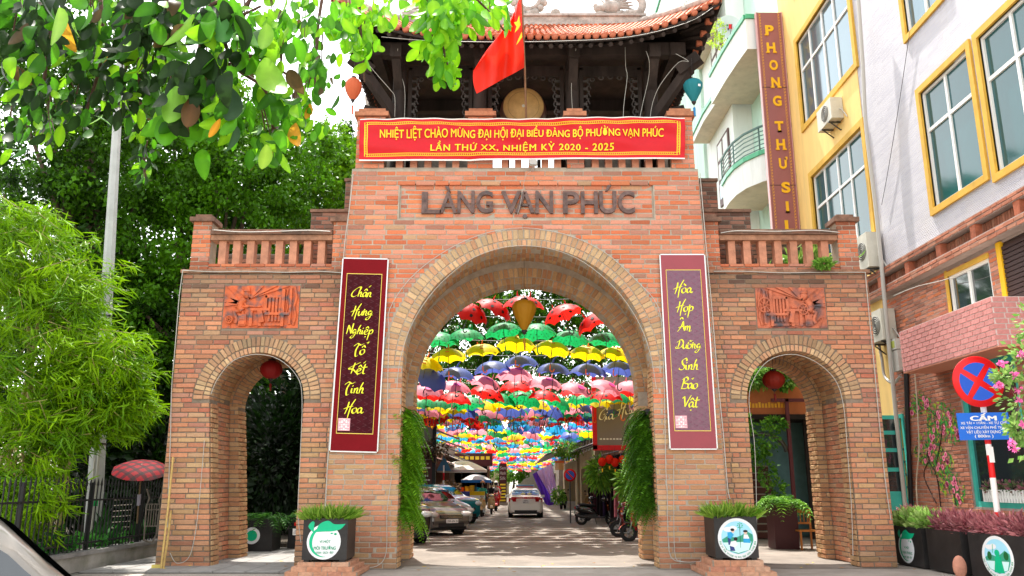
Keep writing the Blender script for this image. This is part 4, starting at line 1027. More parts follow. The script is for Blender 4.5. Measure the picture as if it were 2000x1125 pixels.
# ------------------------------------------------------------------ umbrellas strung over the street
UC = {'red': '#d8201a', 'green': '#18a058', 'yellow': '#f2d408', 'blue': '#4c5ea6', 'pink': '#f0929e', 'light': '#2f9bd0', 'rose': '#e8555e', 'teal': '#4fb898'}
UM = {k: M('umbrella cloth '+k, v, rough=.45, transl=.42, vary=.04, scale=3) for k, v in UC.items()}
m_black = M('black print', (.012, .012, .012), rough=.6); m_steel = M('dark steel', (.08, .08, .08), rough=.35, metal=.7); m_org = M('orange print', (.85, .16, .02), rough=.6)
m_mag = M('magenta print', (.75, .03, .22), rough=.6); m_dkgr = M('dark green print', (.01, .12, .03), rough=.6)
UR = .5
def dome(r, a):                       # scalloped dome with eight ribs
    k = abs(math.sin(a*4)); rr = r*(1-.075*k*(r/UR)**2); return Vector((rr*math.cos(a), rr*math.sin(a), .43*math.sqrt(max(0, 1-(rr/UR)**2*.92))-.1-.0-.015*k*(r/UR)))
def canopy(q, m, n=32, k=5):
    V = [[dome(UR*j/k, 2*math.pi*i/n) for i in range(n+1)] for j in range(k+1)]
    q.grid(V, m, True); return q
def dots(q, m, rings, rad, up=.006):
    for r, nn, ph in rings:
        for i in range(nn):
            a0 = 2*math.pi*(i+ph)/nn; c = dome(r, a0); t = Vector((-math.sin(a0), math.cos(a0), 0)); s_ = (dome(r+.02, a0)-dome(r-.02, a0)).normalized(); nn_ = t.cross(s_)
            for sgn in (-1, 1):
                P = [c+(t*math.cos(k*math.pi/4)+s_*math.sin(k*math.pi/4))*rad+Vector((0, 0, up*sgn)) for k in range(8)]
                q.add(P, [tuple(range(8))], m)
def ear(q, m, x, h=.16, w_=.09, curve=0, y=0):
    z = dome(abs(x), 0).z-.02
    q.tube([(x, y, z), (x*1.06, y, z+h*.5), (x*1.05+curve, y, z+h)], [w_*.5, w_*.42, .01], m, 6, flat=.4)
UPROTO = {}
def umb_meshes(kind):
    if kind in UPROTO: return UPROTO[kind]
    base = {'ladybug': 'red', 'frog': 'green', 'chick': 'yellow', 'shark': 'blue', 'pig': 'pink', 'sky': 'light', 'rose': 'rose', 'mint': 'teal'}[kind]
    q = MB(); canopy(q, UM[base])
    if kind in ('ladybug', 'rose'): dots(q, m_black, ((.2, 5, .2), (.4, 8, .5)), .042)
    if kind == 'frog': dots(q, m_dkgr, ((.2, 8, 0), (.3, 12, .5), (.4, 18, 0), (.45, 22, .3)), .016)
    if kind == 'chick':
        for i in range(3):
            a = -math.pi/2; c = dome(.16+.11*i, a); q.add([c+Vector((-.05, -.012, .008)), c+Vector((.05, -.012, .008)), c+Vector((.035, -.012, -.055)), c+Vector((-.02, -.012, -.06))], [(0, 1, 2, 3)], m_org)
    if kind == 'pig':
        c = dome(.3, -1.2); c += Vector((.0, -.02, 0)); u = Vector((math.cos(-1.2+math.pi/2), math.sin(-1.2+math.pi/2), 0)); v = (dome(.2, -1.2)-dome(.42, -1.2)).normalized()
        q.add([c+(u*.11*math.cos(k*.5236)+v*.08*math.sin(k*.5236)) for k in range(12)], [tuple(range(12))], m_mag)
    a = q.build('canopy'); me = a.data; bpy.data.objects.remove(a)
    q = MB()
    if kind == 'chick': q.tube([(0, 0, .32), (.02, 0, .42), (0, 0, .5)], [.05, .04, .008], m_org, 6, flat=.35); q.tube([(-.1, 0, .3), (-.12, 0, .38)], [.02, .012], m_org, 5)
    elif kind == 'shark': q.tube([(-.04, 0, .3), (.0, 0, .42), (.09, 0, .54)], [.1, .07, .01], UM[base], 6, flat=.3)
    elif kind in ('frog', 'mint'):
        for s in (-1, 1): q.ell((s*.16, 0, .35), (.06, .045, .075), UM[base], 8, 6); q.ell((s*.16, -.035, .37), (.025, .02, .03), m_wh, 6, 4)
    elif kind in ('pig', 'rose', 'ladybug'):
        for s in (-1, 1): ear(q, UM[base], s*.15, .15)
    else: q.tube([(0, 0, .32), (0, 0, .38)], [.02, .008], UM[base], 6)
    a = q.build('ear'); em_ = a.data; bpy.data.objects.remove(a)
    q = MB(); q.tube([(0, 0, .37), (0, 0, -.28)], .009, m_steel, 5); a = q.build('shaft'); sh = a.data; bpy.data.objects.remove(a)
    hm = {'chick': m_org, 'frog': M('green plastic', (.02, .3, .08), rough=.3), 'shark': m_steel, 'pig': M('pink plastic', (.7, .3, .35), rough=.3)}.get(kind, m_steel)
    q = MB(); q.tube([(0, 0, -.26), (0, 0, -.36), (.02, 0, -.41), (.06, 0, -.43), (.1, 0, -.4), (.105, 0, -.36)], .016, hm, 6); a = q.build('handle'); hd = a.data; bpy.data.objects.remove(a)
    q = MB()
    for i in range(8):
        a_ = math.pi*i/4; q.bar(dome(.1, a_)-Vector((0, 0, .012)), dome(UR*.96, a_)-Vector((0, 0, .008)), .006, m_steel)
    a = q.build('ribs'); rb = a.data; bpy.data.objects.remove(a)
    # a one-mesh version for far away
    q = MB(); canopy(q, UM[base], 16, 3); q.tube([(0, 0, .3), (0, 0, -.38)], .012, m_steel, 4)
    if kind == 'ladybug': dots(q, m_black, ((.38, 8, .5),), .045)
    if kind == 'frog': dots(q, m_dkgr, ((.4, 16, 0),), .02)
    a = q.build('umbrella'); far = a.data; bpy.data.objects.remove(a)
    UPROTO[kind] = dict(canopy=me, ear=em_, shaft=sh, handle=hd, ribs=rb, far=far, q=(np.array(q.V), q.F, q.mi, q.mats)); return UPROTO[kind]
ADJ = {'ladybug': 'red black spotted', 'frog': 'green frog faced', 'chick': 'yellow orange combed', 'shark': 'blue finned', 'pig': 'pink pig faced', 'sky': 'light blue', 'rose': 'rose red spotted', 'mint': 'pale green'}
ORD = ['first', 'second', 'third', 'fourth', 'fifth', 'sixth', 'seventh', 'eighth', 'ninth', 'tenth', 'eleventh', 'twelfth', 'thirteenth']
NUMB = {'red': 0}
n_umb = 0
def umb_at(kind, p, tilt, rz, label, parts=True, group='umbrellas strung over the street'):
    global n_umb
    m = umb_meshes(kind); n_umb += 1; s = random.uniform(1.14, 1.28)
    if parts:
        t = thing('umbrella', label, 'umbrella', p, 0, group)
        for k in (('canopy', 'ear', 'shaft', 'handle', 'ribs')): link(k, m[k], t)
    else: t = tag(link('umbrella', m['far'], None, p), label, 'umbrella', group)
    t.rotation_euler = (tilt[0], tilt[1], rz); t.scale = (s, s, s); return t
# first rows read off the photograph: kind, pixel x list, pixel y, distance, row name
ROWS = [('ladybug', [(915, 602, .5), (962, 596, .45), (1022, 590, .1), (1102, 606, -.35), (1166, 622, -.5)], 23.0, 'topmost spotted row'),
        ('frog', [(858, 660, 0), (909, 652, -.05), (985, 641, -.1), (1049, 643, 0), (1113, 655, .12), (1184, 660, .1)], 23.8, 'high green row'),
        ('chick', [(830, 706, .2), (876, 690, -.05), (942, 680, -.05), (1008, 667, .05), (1077, 676, .12), (1146, 685, .1), (1202, 687, .2)], 24.5, 'front yellow row'),
        ('shark', [(838, 728, .6), (892, 726, .1), (962, 714, -.1), (1018, 702, 0), (1080, 717, .08), (1149, 720, .05), (1208, 715, .12)], 25.2, 'front blue row'),
        ('pig', [(832, 760, 0), (885, 752, .1), (944, 742, .3), (1005, 727, .05), (1063, 745, .1), (1122, 755, .3), (1180, 750, .4), (1232, 752, .1)], 26.0, 'front pink row'),
        ('ladybug', [(833, 765, .1), (888, 773, .1), (950, 762, .3), (1010, 750, .0), (1063, 768, .1), (1126, 760, 0), (1184, 768, 0), (1228, 758, .2)], 27.2, 'second spotted row'),
        ('frog', [(818, 782, .1), (860, 782, .15), (915, 783, -.1), (975, 775, .2), (1022, 772, .3), (1084, 778, .4), (1140, 772, 0), (1200, 770, .1)], 28.4, 'second green row'),
        ('chick', [(838, 788, .1), (884, 792, 0), (940, 788, .15), (990, 782, .1), (1045, 786, .1), (1105, 782, .1), (1160, 780, .1), (1212, 776, 0)], 29.6, 'second yellow row')]
for kind, items, Y, rn in ROWS:
    for i, (x, y, tl) in enumerate(items):
        p = at(x, y+16, Y+random.uniform(-.15, .15)); lb = f'{ADJ[kind]} umbrella, {ORD[i]} from left in the {rn}'
        rot = (tl*.9+random.uniform(-.08, .08) if kind in ('ladybug', 'shark') and abs(tl) > .3 and i < 2 else random.uniform(-.12, .2), tl, 0)
        umb_at(kind, p, (rot[0], rot[1]), 0 if kind in ('chick', 'pig') else random.uniform(-.5, .5), lb)
kinds = ['shark', 'pig', 'frog', 'chick', 'ladybug', 'sky', 'frog', 'shark', 'rose', 'chick', 'mint', 'pig', 'ladybug', 'sky']
Y = 30.6; row = 0; rest = {}
while Y < 118:
    x0, x1 = (-6.0, 6.3) if Y < 60 else (-5.2, 5.4)
    nx = 11; base = kinds[row % len(kinds)]
    zt = 4.75-.010*(Y-30)+.55*math.sin(Y*.33)*(.35) - (.35 if Y > 80 else 0)
    if Y < 36: zt = at(1000, 798+(Y-30.6)*3.2, Y).z-.1
    for i in range(nx):
        x = x0+(x1-x0)*(i+.5)/nx+random.uniform(-.2, .2); sag = -.25*math.cos((x)/6*math.pi/2)+.18
        kind = base if random.random() < .72 else random.choice(kinds)
        z = zt+sag+random.uniform(-.12, .12)
        rot = (random.gauss(0, .22), random.gauss(0, .22)); rz = random.uniform(0, 3)
        if n_umb < 170:
            side = ['left', 'centre', 'right'][0 if i < 4 else (1 if i < 7 else 2)]
            umb_at(kind, (x, Y, z), rot, rz, f'{ADJ[kind]} umbrella, {ORD[i]} from left in the {ORD[row % 13]} middle row over the street', True, f'{ADJ[kind]} umbrellas at the {side} of the middle rows')
        elif n_umb < 300: umb_at(kind, (x, Y, z), rot, rz, f'small distant {ADJ[kind]} umbrella over the far street', False, f'distant {ADJ[kind]} umbrellas over the far street')
        else: rest.setdefault(kind, []).append(((x, Y, z), rot, rz))
    Y += 1.15 if Y < 60 else 1.45; row += 1
q = MB()
for kind, L_ in rest.items():
    V, F, mi, mats = umb_meshes(kind)['q']
    for p, rot, rz in L_:
        E = np.array(Euler((rot[0], rot[1], rz)).to_matrix()); W = V@E.T+np.array(p); b0 = len(q.V); q.V.extend(map(tuple, W))
        sl = [q.slot(m) for m in mats]
        for f, k in zip(F, mi): q.F.append([b0+i for i in f]); q.mi.append(sl[k]); q.sm.append(True)
q.build('distant_umbrellas', None, None, 'mass of tiny colourful umbrellas receding at the far end of the street', 'umbrellas', kind='stuff')
# span wires
for i, Yw in enumerate([23, 23.8, 24.5, 25.2, 26, 27.2, 28.4, 29.6]):
    z = {0: 6.9, 1: 6.55, 2: 5.95, 3: 5.6, 4: 5.25, 5: 4.95, 6: 4.75, 7: 4.6}[i]
    q = MB(); q.tube(catmull([(-6.5, Yw, z+.25), (-3, Yw, z+.02), (.3, Yw, z-.08), (3.5, Yw, z+.02), (7, Yw, z+.3)], 4), .008, m_steel, 4)
    o_ = q.build('span_wire', None, None, f'thin wire carrying the {ROWS[i][3]} of umbrellas', 'wire', 'span wires under the umbrellas')
q = MB()
for Yw in range(31, 116, 4):
    q.tube(catmull([(-6.5, Yw, 5.2), (.3, Yw, 4.7), (7, Yw, 5.2)], 4), .008, m_steel, 3)
q.build('span_wires', None, None, 'thin wires crossing the far street above the distant umbrellas', 'wires', kind='stuff')
# small coloured bulbs on the street wires
for i, (x, y, c_) in enumerate(((917, 788, '#1c9a4c'), (944, 780, '#c8281c'), (1040, 778, '#1c7a4c'), (1090, 790, '#e8501c'), (1132, 778, '#d82a3c'), (1168, 788, '#e8601c'), (975, 793, '#e8701c'), (1055, 795, '#3858a8'))):
    p = at(x, y+6, 30.2); q = MB(); q.ell((0, 0, 0), (.06, .06, .09), M('bulb '+c_, c_, rough=.25), 10, 6); q.tube([(0, 0, .08), (0, 0, .5)], .012, m_black, 5)
    q.build('bulb', None, p, f'little coloured bulb hanging on a wire, {ORD[i]} of the string', 'bulb', 'coloured bulbs under the umbrellas')

# ------------------------------------------------------------------ vehicles
m_tyre = M('tyre rubber', (.016, .016, .017), rough=.85, bump=.2); m_rim = M('alloy rim', (.2, .2, .21), rough=.35, metal=.8)
m_glass = glass_mat('dark car glass', (.012, .016, .018)); m_head = glass_mat('headlight glass', (.5, .5, .5)); m_red_l = M('tail light red', (.45, .008, .01), rough=.15, coat=.6)
m_plas = M('black plastic', (.02, .02, .022), rough=.5); m_chr = M('chrome', (.7, .7, .7), rough=.15, metal=1)
def car(label, col, loc, rz, L_=4.4, Wd=1.72, H=1.48, kind='sedan', group=None, taxi=False, plate='30A 883 57', metal=.35):
    """long axis +x is the nose; body lofted from stations"""
    mb_ = M('car paint '+col, col, rough=.28, metal=metal, coat=.8, vary=.03, scale=1)
    t = thing('car', label, 'car', loc, rz, group); hw = Wd/2; gc = .2
    if kind == 'sedan': st = [(-.5, .55, .8, None), (-.47, .92, .96, None), (-.36, 1.0, 1.02, None), (-.2, .98, 1.0, H-.06), (-.02, .95, .98, H), (.1, .94, .97, H-.04), (.26, .92, .96, None), (.4, .8, .86, None), (.485, .62, .7, None), (.5, .5, .6, None)]
    prof = {'sedan': [(-.5, .62), (-.49, .86), (-.46, .97), (-.37, 1.02), (-.3, 1.1), (-.2, H-.1), (-.1, H-.01), (0, H), (.08, H-.03), (.15, H-.16), (.27, .98), (.36, .9), (.45, .78), (.49, .66), (.5, .5)],
            'mpv': [(-.5, .6), (-.495, .95), (-.485, 1.2), (-.45, H-.12), (-.36, H), (-.1, H+.02), (.05, H-.02), (.13, H-.16), (.27, 1.02), (.38, .92), (.46, .78), (.492, .64), (.5, .48)],
            'suv': [(-.5, .65), (-.49, 1.0), (-.48, 1.25), (-.45, H-.12), (-.36, H), (-.1, H+.02), (.06, H-.03), (.14, H-.2), (.25, 1.14), (.38, 1.06), (.47, .95), (.495, .78), (.5, .5)]}[kind]
    xs = [-.5, -.497, -.49, -.475, -.45, -.41, -.36, -.3, -.25, -.2, -.15, -.1, -.05, 0, .05, .1, .15, .2, .25, .3, .35, .4, .44, .47, .485, .495, .5]
    px_ = [p[0] for p in prof]; pz = [p[1] for p in prof]; top = lambda x: float(np.interp(x, px_, pz))
    belt = lambda x: .86+.06*(.5-x) if kind != 'suv' else .98+.04*(.5-x)
    def section(x):
        tz = top(x); bz = min(belt(x), tz-.015); e = min(1, (0.5-abs(x))/.06); plan = hw*(.82+.18*math.sqrt(max(0, min(1, e)))); zb = gc+.04*(1-min(1, e))*2
        P = [(plan*.86, zb), (plan*.97, zb+.08), (plan, .45), (plan*1.0, bz-.12), (plan*.975, bz)]
        gw = plan*(.975-.17*min(1, (tz-bz)/.5))
        P += [(plan*.975+(gw-plan*.975)*.5, bz+(tz-bz)*.5), (gw, bz+(tz-bz)*.86), (gw*.86, tz-.012), (gw*.45, tz+.004), (0, tz+.01)]
        return P
    q = MB(); rows = []
    for x in xs:
        P = section(x); rows.append([(x*L_, y, z) for y, z in P]+[(x*L_, -y, z) for y, z in P[::-1][1:]])
    # wheel arches: drop the quads round the wheels
    q.grid(rows, mb_); q.add(rows[0], [tuple(range(len(rows[0])))], mb_); q.add(rows[-1], [tuple(range(len(rows[-1])))[::-1]], mb_)
    q.build('body', t)
    q = MB(); q.bb(-.46*L_, .46*L_, -hw*.86, hw*.86, gc-.02, gc+.06, m_plas); q.build('underbody', t)
    # glass: panes 6 mm proud of the body, laid over the lofted cabin
    def side_pt(x, k, s):     # k 0 at belt .. 1 at the roof edge
        P = section(x); a, b_, f = (P[4], P[5], k*2) if k < .5 else (P[5], P[6], k*2-1); y = a[0]+(b_[0]-a[0])*f; z = a[1]+(b_[1]-a[1])*f; return Vector((x*L_, s*(y+.012), z+.002))
    ends = {'sedan': [(-.31, -.17, .45, .94), (-.16, .0, .92, .97), (.01, .2, .96, .4)], 'mpv': [(-.44, -.27, .85, .93), (-.26, -.05, .95, .95), (-.04, .2, .95, .35)], 'suv': [(-.44, -.28, .85, .93), (-.27, -.05, .95, .95), (-.04, .17, .95, .35)]}[kind]
    for s in (-1, 1):
        for x0, x1, k0, k1 in ends:
            q = MB(); N = 8; q.grid([[side_pt(x0+(x1-x0)*i/N, kk*1.0*(k0+(k1-k0)*i/N)+(.06 if kk == 0 else 0), s) for i in range(N+1)] for kk in (0, .2, .4, .6, .8, 1)], m_glass); q.build('side_window', t)
    def cap(x0, x1, name, m):
        q = MB(); N = 6; R_ = []
        for i in range(N+1):
            x = x0+(x1-x0)*i/N; P = section(x); w_ = P[6][0]*.88
            R_.append([(x*L_+(.006 if x1 > 0 else -.006), w_*j/5, top(x)+.012-.0*abs(j)) for j in range(-5, 6)])
        q.grid(R_, m); q.build(name, t)
    if kind == 'sedan': cap(.125, .25, 'windscreen', m_glass); cap(-.33, -.19, 'rear_window', m_glass)
    else: cap(.11 if kind == 'mpv' else .1, .25 if kind == 'mpv' else .24, 'windscreen', m_glass); cap(-.485, -.455, 'rear_window', m_glass)
    # lights, grille, plates, bumpers, mirrors, handles
    fz = .68 if kind != 'suv' else .82
    for s in (-1, 1):
        q = MB(); q.ell((.472*L_, s*hw*.74, fz), (.15, .23, .09), m_head, 12, 6, rot=(0, R(18), s*R(-24))); q.build('headlight', t)
        q = MB(); tz = .86 if kind == 'sedan' else 1.0; q.box((-.478*L_, s*hw*.76, tz), (.12, .36, .17), m_red_l, rot=(0, 0, s*R(-20))); q.build('tail_light', t)
        q = MB(); q.box((.16*L_, s*(hw+.09), 1.0), (.1, .2, .13), mb_, rot=(0, 0, 0)); q.build('mirror', t)
        q = MB(); q.ell((.487*L_, s*hw*.66, .38), (.05, .09, .06), m_plas, 10, 6); q.build('fog_lamp', t)
        for x in (-.1, .1 if kind != 'sedan' else .09): q = MB(); q.box((x*L_-.25, s*(hw*.995+.012), .82), (.17, .02, .03), m_chr if col != '#e8e4dc' else mb_); q.build('door_handle', t)
        for x in (-.17, -.0, .18): q = MB(); q.bar((x*L_, s*(hw+.004), .32), (x*L_, s*(hw*.98+.003), .84), .008, m_plas); q.build('door_gap', t)
    q = MB(); q.box((.498*L_, 0, .6), (.05, hw*1.05, .11), m_plas)
    for k in range(3): q.box((.503*L_, 0, .57+.04*k), (.05, hw*1.0, .012), m_chr)
    q.build('grille', t)
    q = MB(); q.box((.497*L_, 0, .34), (.05, hw*1.2, .12), m_plas); q.build('air_intake', t)
    q = MB(); q.box((.512*L_, 0, .46), (.015, .46, .12), m_wh); put_text(q, plate, (.514*L_+.012, 0, .46), (0, 1, 0), (0, 0, 1), .4, .07, m_black); q.build('number_plate', t)
    pz_ = .78 if kind == 'sedan' else .85
    q = MB(); q.box((-.507*L_, 0, pz_), (.015, .34, .2), m_wh); put_text(q, plate.split(' ')[0], (-.507*L_-.014, 0, pz_+.045), (0, -1, 0), (0, 0, 1), .2, .055, m_black); put_text(q, ' '.join(plate.split(' ')[1:]), (-.507*L_-.014, 0, pz_-.04), (0, -1, 0), (0, 0, 1), .26, .065, m_black); q.build('number_plate', t)
    q = MB(); q.box((-.497*L_, 0, .32), (.05, hw*1.3, .1), m_plas); q.build('rear_bumper_trim', t)
    wr = .31 if kind != 'suv' else .36
    for xw in (-.31, .315):
        for s in (-1, 1):
            q = MB(); q.lathe([(wr*.62, -.1), (wr*.92, -.11), (wr, -.07), (wr, .07), (wr*.92, .11), (wr*.62, .1), (wr*.62, -.1)], (xw*L_, s*(hw-.1), wr), m_tyre, 24, 'y'); tt = q.build('tyre', t)
            q = MB(); q.lathe([(wr*.6, .09*s), (wr*.64, .1*s), (wr*.63, -.02)], (xw*L_, s*(hw-.1), wr), m_rim, 24, 'y')
            for k in range(5):
                a = 2*math.pi*k/5; q.bar((xw*L_, s*(hw-.02), wr), (xw*L_+wr*.6*math.cos(a), s*(hw-.015), wr+wr*.6*math.sin(a)), .06, m_rim, up=(0, 1, 0), ht=.02)
            q.build('rim', t)
            q = MB(); q.lathe([(0, 0), (wr+.055, 0), (wr+.055, s*.004)], (xw*L_, s*(hw+.0035-.003), wr), m_plas, 28, 'y'); q.build('wheel_arch', t)
            q = MB(); q.lathe([(0, s*.004), (wr+.0, s*.004)], (xw*L_, s*(hw+.0035), wr), m_tyre, 28, 'y'); q.lathe([(0, s*.006), (wr*.64, s*.006)], (xw*L_, s*(hw+.0035), wr), M('rim shade', (.1, .1, .1), rough=.5), 28, 'y')
            for k in range(5):
                a = 2*math.pi*k/5+.3; q.bar((xw*L_, s*(hw+.02), wr), (xw*L_+wr*.6*math.cos(a), s*(hw+.016), wr+wr*.6*math.sin(a)), .05, m_rim, up=(0, 1, 0), ht=.02)
            q.build('wheel_face', t)
    if taxi:
        q = MB(); q.box((.02*L_, 0, H+.1), (.24, .95, .15), M('taxi sign white', (.75, .78, .8), rough=.3)); q.box((.02*L_-.13, 0, H+.13), (.01, .9, .07), M('taxi sign blue', (.15, .35, .6), rough=.4)); q.box((.02*L_-.13, 0, H+.055), (.01, .9, .05), m_ban); q.build('roof_sign', t)
        q = MB(); q.box((-.494*L_, 0, .955), (.05, hw*1.7, .09), m_ban); put_text(q, 'HANOI     GROUP', (-.494*L_-.03, 0, .955), (0, -1, 0), (0, 0, 1), .9, .055, m_wh); q.build('red_stripe', t)
        # decals on the rear window
        q = MB()
        for i, (y, c_) in enumerate(((-.36, '#1c4a98'), (-.05, '#1c4a98'), (.28, '#1c4a98'), (-.2, '#b8a818'), (.12, '#b8a818'), (.42, '#3a78a8'))):
            x = -.262 if c_ != '#b8a818' else -.3
            q.add([(x*L_+.1*math.sin(k*.6283), y+.13*math.cos(k*.6283), top(x+.1*math.sin(k*.6283)/L_)+.03) for k in range(10)], [tuple(range(10))], M('sticker '+c_, c_, rough=.4))
        q.build('window_sticker', t)
        q = MB(); cap(-.325, -.2, 'window_reflection', M('painted pale reflection', (.55, .6, .66), rough=.1))  # pale sheet over the rear glass: its reflection painted in as colour
    return t
car('white taxi sedan seen from behind with red stripe, driving up the street', '#e8e4dc', (.68, 41.6+2.1, 0), R(90), 4.35, 1.7, 1.42, 'sedan', taxi=True, metal=0)
pg = gpos = at
car('grey people carrier parked nose out on the left of the street', '#6e6a66', (-3.25, 29.2, 0), R(-52), 4.15, 1.66, 1.5, 'mpv', 'cars parked on the left side', plate='29A 636 26')
car('black car nearest the gate, half hidden by the hanging ferns', '#0e0e10', (-4.05, 25.2, 0), R(-62), 4.6, 1.8, 1.62, 'suv', 'cars parked on the left side', plate='30E 512 74', metal=.2)
car('light silver car parked between the grey and the teal ones', '#b8bab8', (-3.4, 32.9, 0), R(-52), 4.4, 1.7, 1.52, 'mpv', 'cars parked on the left side', plate='30F 128 40')
car('bright teal car parked furthest along on the left', '#0c7c88', (-3.35, 37.2, 0), R(-48), 4.3, 1.76, 1.6, 'suv', 'cars parked on the left side', plate='30A 771 09')
# foreground car, only its rear quarter in the picture
car('silver car at the bottom left corner, its rear side window closest to the viewer', '#7c766e', (-3.5, 3.86, 0), R(227), 4.3, 1.72, 1.6, 'sedan', plate='30G 448 21')

def scooter(label, col, loc, rz, group=None, seat='#141414', loc2=None, style='modern', parts=True):
    """nose +x, origin on the ground between the wheels"""
    t = thing('scooter', label, 'scooter', loc, rz, group); m = M('scooter paint '+col, col, rough=.22, coat=.8, vary=.03); ms = M('seat '+seat, seat, rough=.6)
    for x in (-.62, .62):
        q = MB(); q.tube([(x+.2*math.cos(a), 0, .24+.2*math.sin(a)) for a in [k*math.pi/12 for k in range(25)]], .06, m_tyre, 8, caps=False); q.build('tyre', t)
        q = MB(); q.lathe([(.0, -.03), (.05, -.03), (.05, .03), (0, .03)], (x, 0, .24), m_rim, 10, 'y')
        for k in range(5): a = 2*math.pi*k/5; q.bar((x, 0, .24), (x+.17*math.cos(a), 0, .24+.17*math.sin(a)), .028, m_rim, up=(0, 1, 0), ht=.03)
        q.tube([(x+.16*math.cos(a), 0, .24+.16*math.sin(a)) for a in [k*math.pi/10 for k in range(21)]], .014, m_rim, 5, caps=False); q.build('wheel_rim', t)
    q = MB()      # rear body shell, lofted
    R_ = []
    for x, zb, zt, w_ in ((-.86, .62, .74, .05), (-.75, .5, .78, .13), (-.5, .42, .77, .17), (-.25, .38, .74, .17), (-.05, .34, .62, .14), (.02, .3, .45, .12)):
        R_.append([(x, w_*math.cos(a), (zb+zt)/2+(zt-zb)/2*math.sin(a)) for a in [k*math.pi/6 for k in range(13)]])
    q.grid(R_, m); q.build('rear_body', t)
    q = MB(); q.grid([[(x, w_*math.cos(a), z+.05*math.sin(a)) for a in [k*math.pi/6 for k in range(13)]] for x, z, w_ in ((-.72, .8, .03), (-.66, .81, .12), (-.4, .8, .14), (-.1, .77, .12), (-.02, .74, .03))], ms); q.build('seat', t)
    q = MB(); q.bb(-.05, .4, -.15, .15, .27, .33, m_plas); q.bb(-.45, .05, -.13, .13, .26, .42, m_plas); q.build('footboard', t)
    q = MB(); q.grid([[(x, w_*s, z) for s in (-1, -.6, 0, .6, 1)] for x, z, w_ in ((.34, .3, .16), (.42, .45, .19), (.44, .65, .2), (.42, .82, .17), (.38, .92, .1))], m)
    q.grid([[(x+.09*(1-abs(s)), w_*s, z) for s in (-1, -.6, 0, .6, 1)] for x, z, w_ in ((.36, .3, .16), (.45, .45, .19), (.48, .65, .2), (.45, .82, .17), (.4, .93, .1))], m); q.build('leg_shield', t)
    q = MB(); R_ = [[(.62+.3*math.cos(a), w_, .24+.27*math.sin(a)) for a in [R(20+k*18) for k in range(8)]] for w_ in (-.075, 0, .075)]; q.grid(R_, m); q.build('front_mudguard', t)
    for s in (-1, 1): q = MB(); q.bar((.62, s*.07, .24), (.5, s*.06, .62), .03, m_rim); q.build('fork', t)
    q = MB(); q.ell((.36, 0, 1.0), (.13, .17, .09), m, 14, 8); q.build('handlebar_cowl', t)
    q = MB(); q.ell((.475, 0, 1.0) if style == 'modern' else (.47, 0, 1.01), (.03, .08, .05), m_head, 10, 6); q.build('headlight', t)
    for s in (-1, 1):
        q = MB(); q.tube([(.33, s*.12, 1.02), (.28, s*.34, 1.03)], .018, m_plas, 7); q.build('grip', t)
        q = MB(); q.tube([(.33, s*.2, 1.05), (.3, s*.28, 1.2)], .008, m_plas, 5); q.ell((.3, s*.3, 1.23), (.02, .07, .045), m_plas, 10, 6); q.build('mirror', t)
        q = MB(); q.ell((.5, s*.12, .78), (.03, .045, .03), M('indicator orange', (.7, .2, .02), rough=.3), 8, 5); q.build('indicator', t)
    q = MB(); q.tube([(-.3, -.16, .3), (-.62, -.18, .33), (-.85, -.18, .4)], [.04, .06, .05], m_plas, 9); q.build('exhaust', t)
    q = MB(); q.box((-.87, 0, .68), (.04, .16, .08), m_red_l); q.build('tail_light', t)
    q = MB(); q.box((-.9, 0, .5), (.02, .2, .15), m_wh); put_text(q, '29X', (-.912, 0, .53), (0, -1, 0), (0, 0, 1), .1, .045, m_black); put_text(q, '136.04', (-.912, 0, .475), (0, -1, 0), (0, 0, 1), .15, .045, m_black); q.build('number_plate', t)
    q = MB(); q.tube([(-.05, .05, .26), (-.02, .2, .02)], .012, m_steel, 5); q.build('side_stand', t)
    return t
def gpt(px, py, z=0):
    v = py-562.5; fw = FPX*math.cos(PITCH)+v*math.sin(PITCH); up = FPX*math.sin(PITCH)-v*math.cos(PITCH); Y = (z-CAM_H)/up*fw
    return Vector(((px-1000)/fw*Y, Y, 0))
scooter('cream scooter ridden towards the viewer by a rider in a tan helmet', '#d2b27c', gpt(942, 1008), R(-92))
scooter('cream scooter just behind the leading one', '#c8a46c', (-1.15, 47, 0), R(-88))
scooter('red scooter ridden by the person in the white helmet', '#a8101c', (-1.0, 52, 0), R(-86))
scooter('black scooter with a red seat flash parked side on at the right of the street', '#141517', (3.45, 34.6, 0), R(-15))
q = MB(); q.ell((0, 0, 0), (.1, .13, .1), m_ban, 10, 8)
sc1 = scooter('red scooter parked with its back wheel beside the right pillar', '#a00c18', (4.05, 25.0, 0), R(182), 'scooters beside the right pillar')
scooter('second dark red scooter parked against the first beside the pillar', '#6c0c14', (4.0, 27.0, 0), R(176), 'scooters beside the right pillar')
scooter('dark grey scooter parked just beyond the two red ones', '#26262a', (4.25, 29.6, 0), R(165), 'scooters beside the right pillar')
scooter('black scooter parked before the purple and pink shirts', '#101012', (4.0, 38.6, 0), R(200))
scooter('cream and black scooter parked by the clothes racks', '#b89c6c', (4.55, 47.5, 0), R(120))
scooter('dark scooter standing beyond the purple sheet', '#18181c', (3.4, 56, 0), R(75))
scooter('dark motorbike parked in the shade behind the left small arch', '#101114', (-5.1, 21.6, 0), R(80))

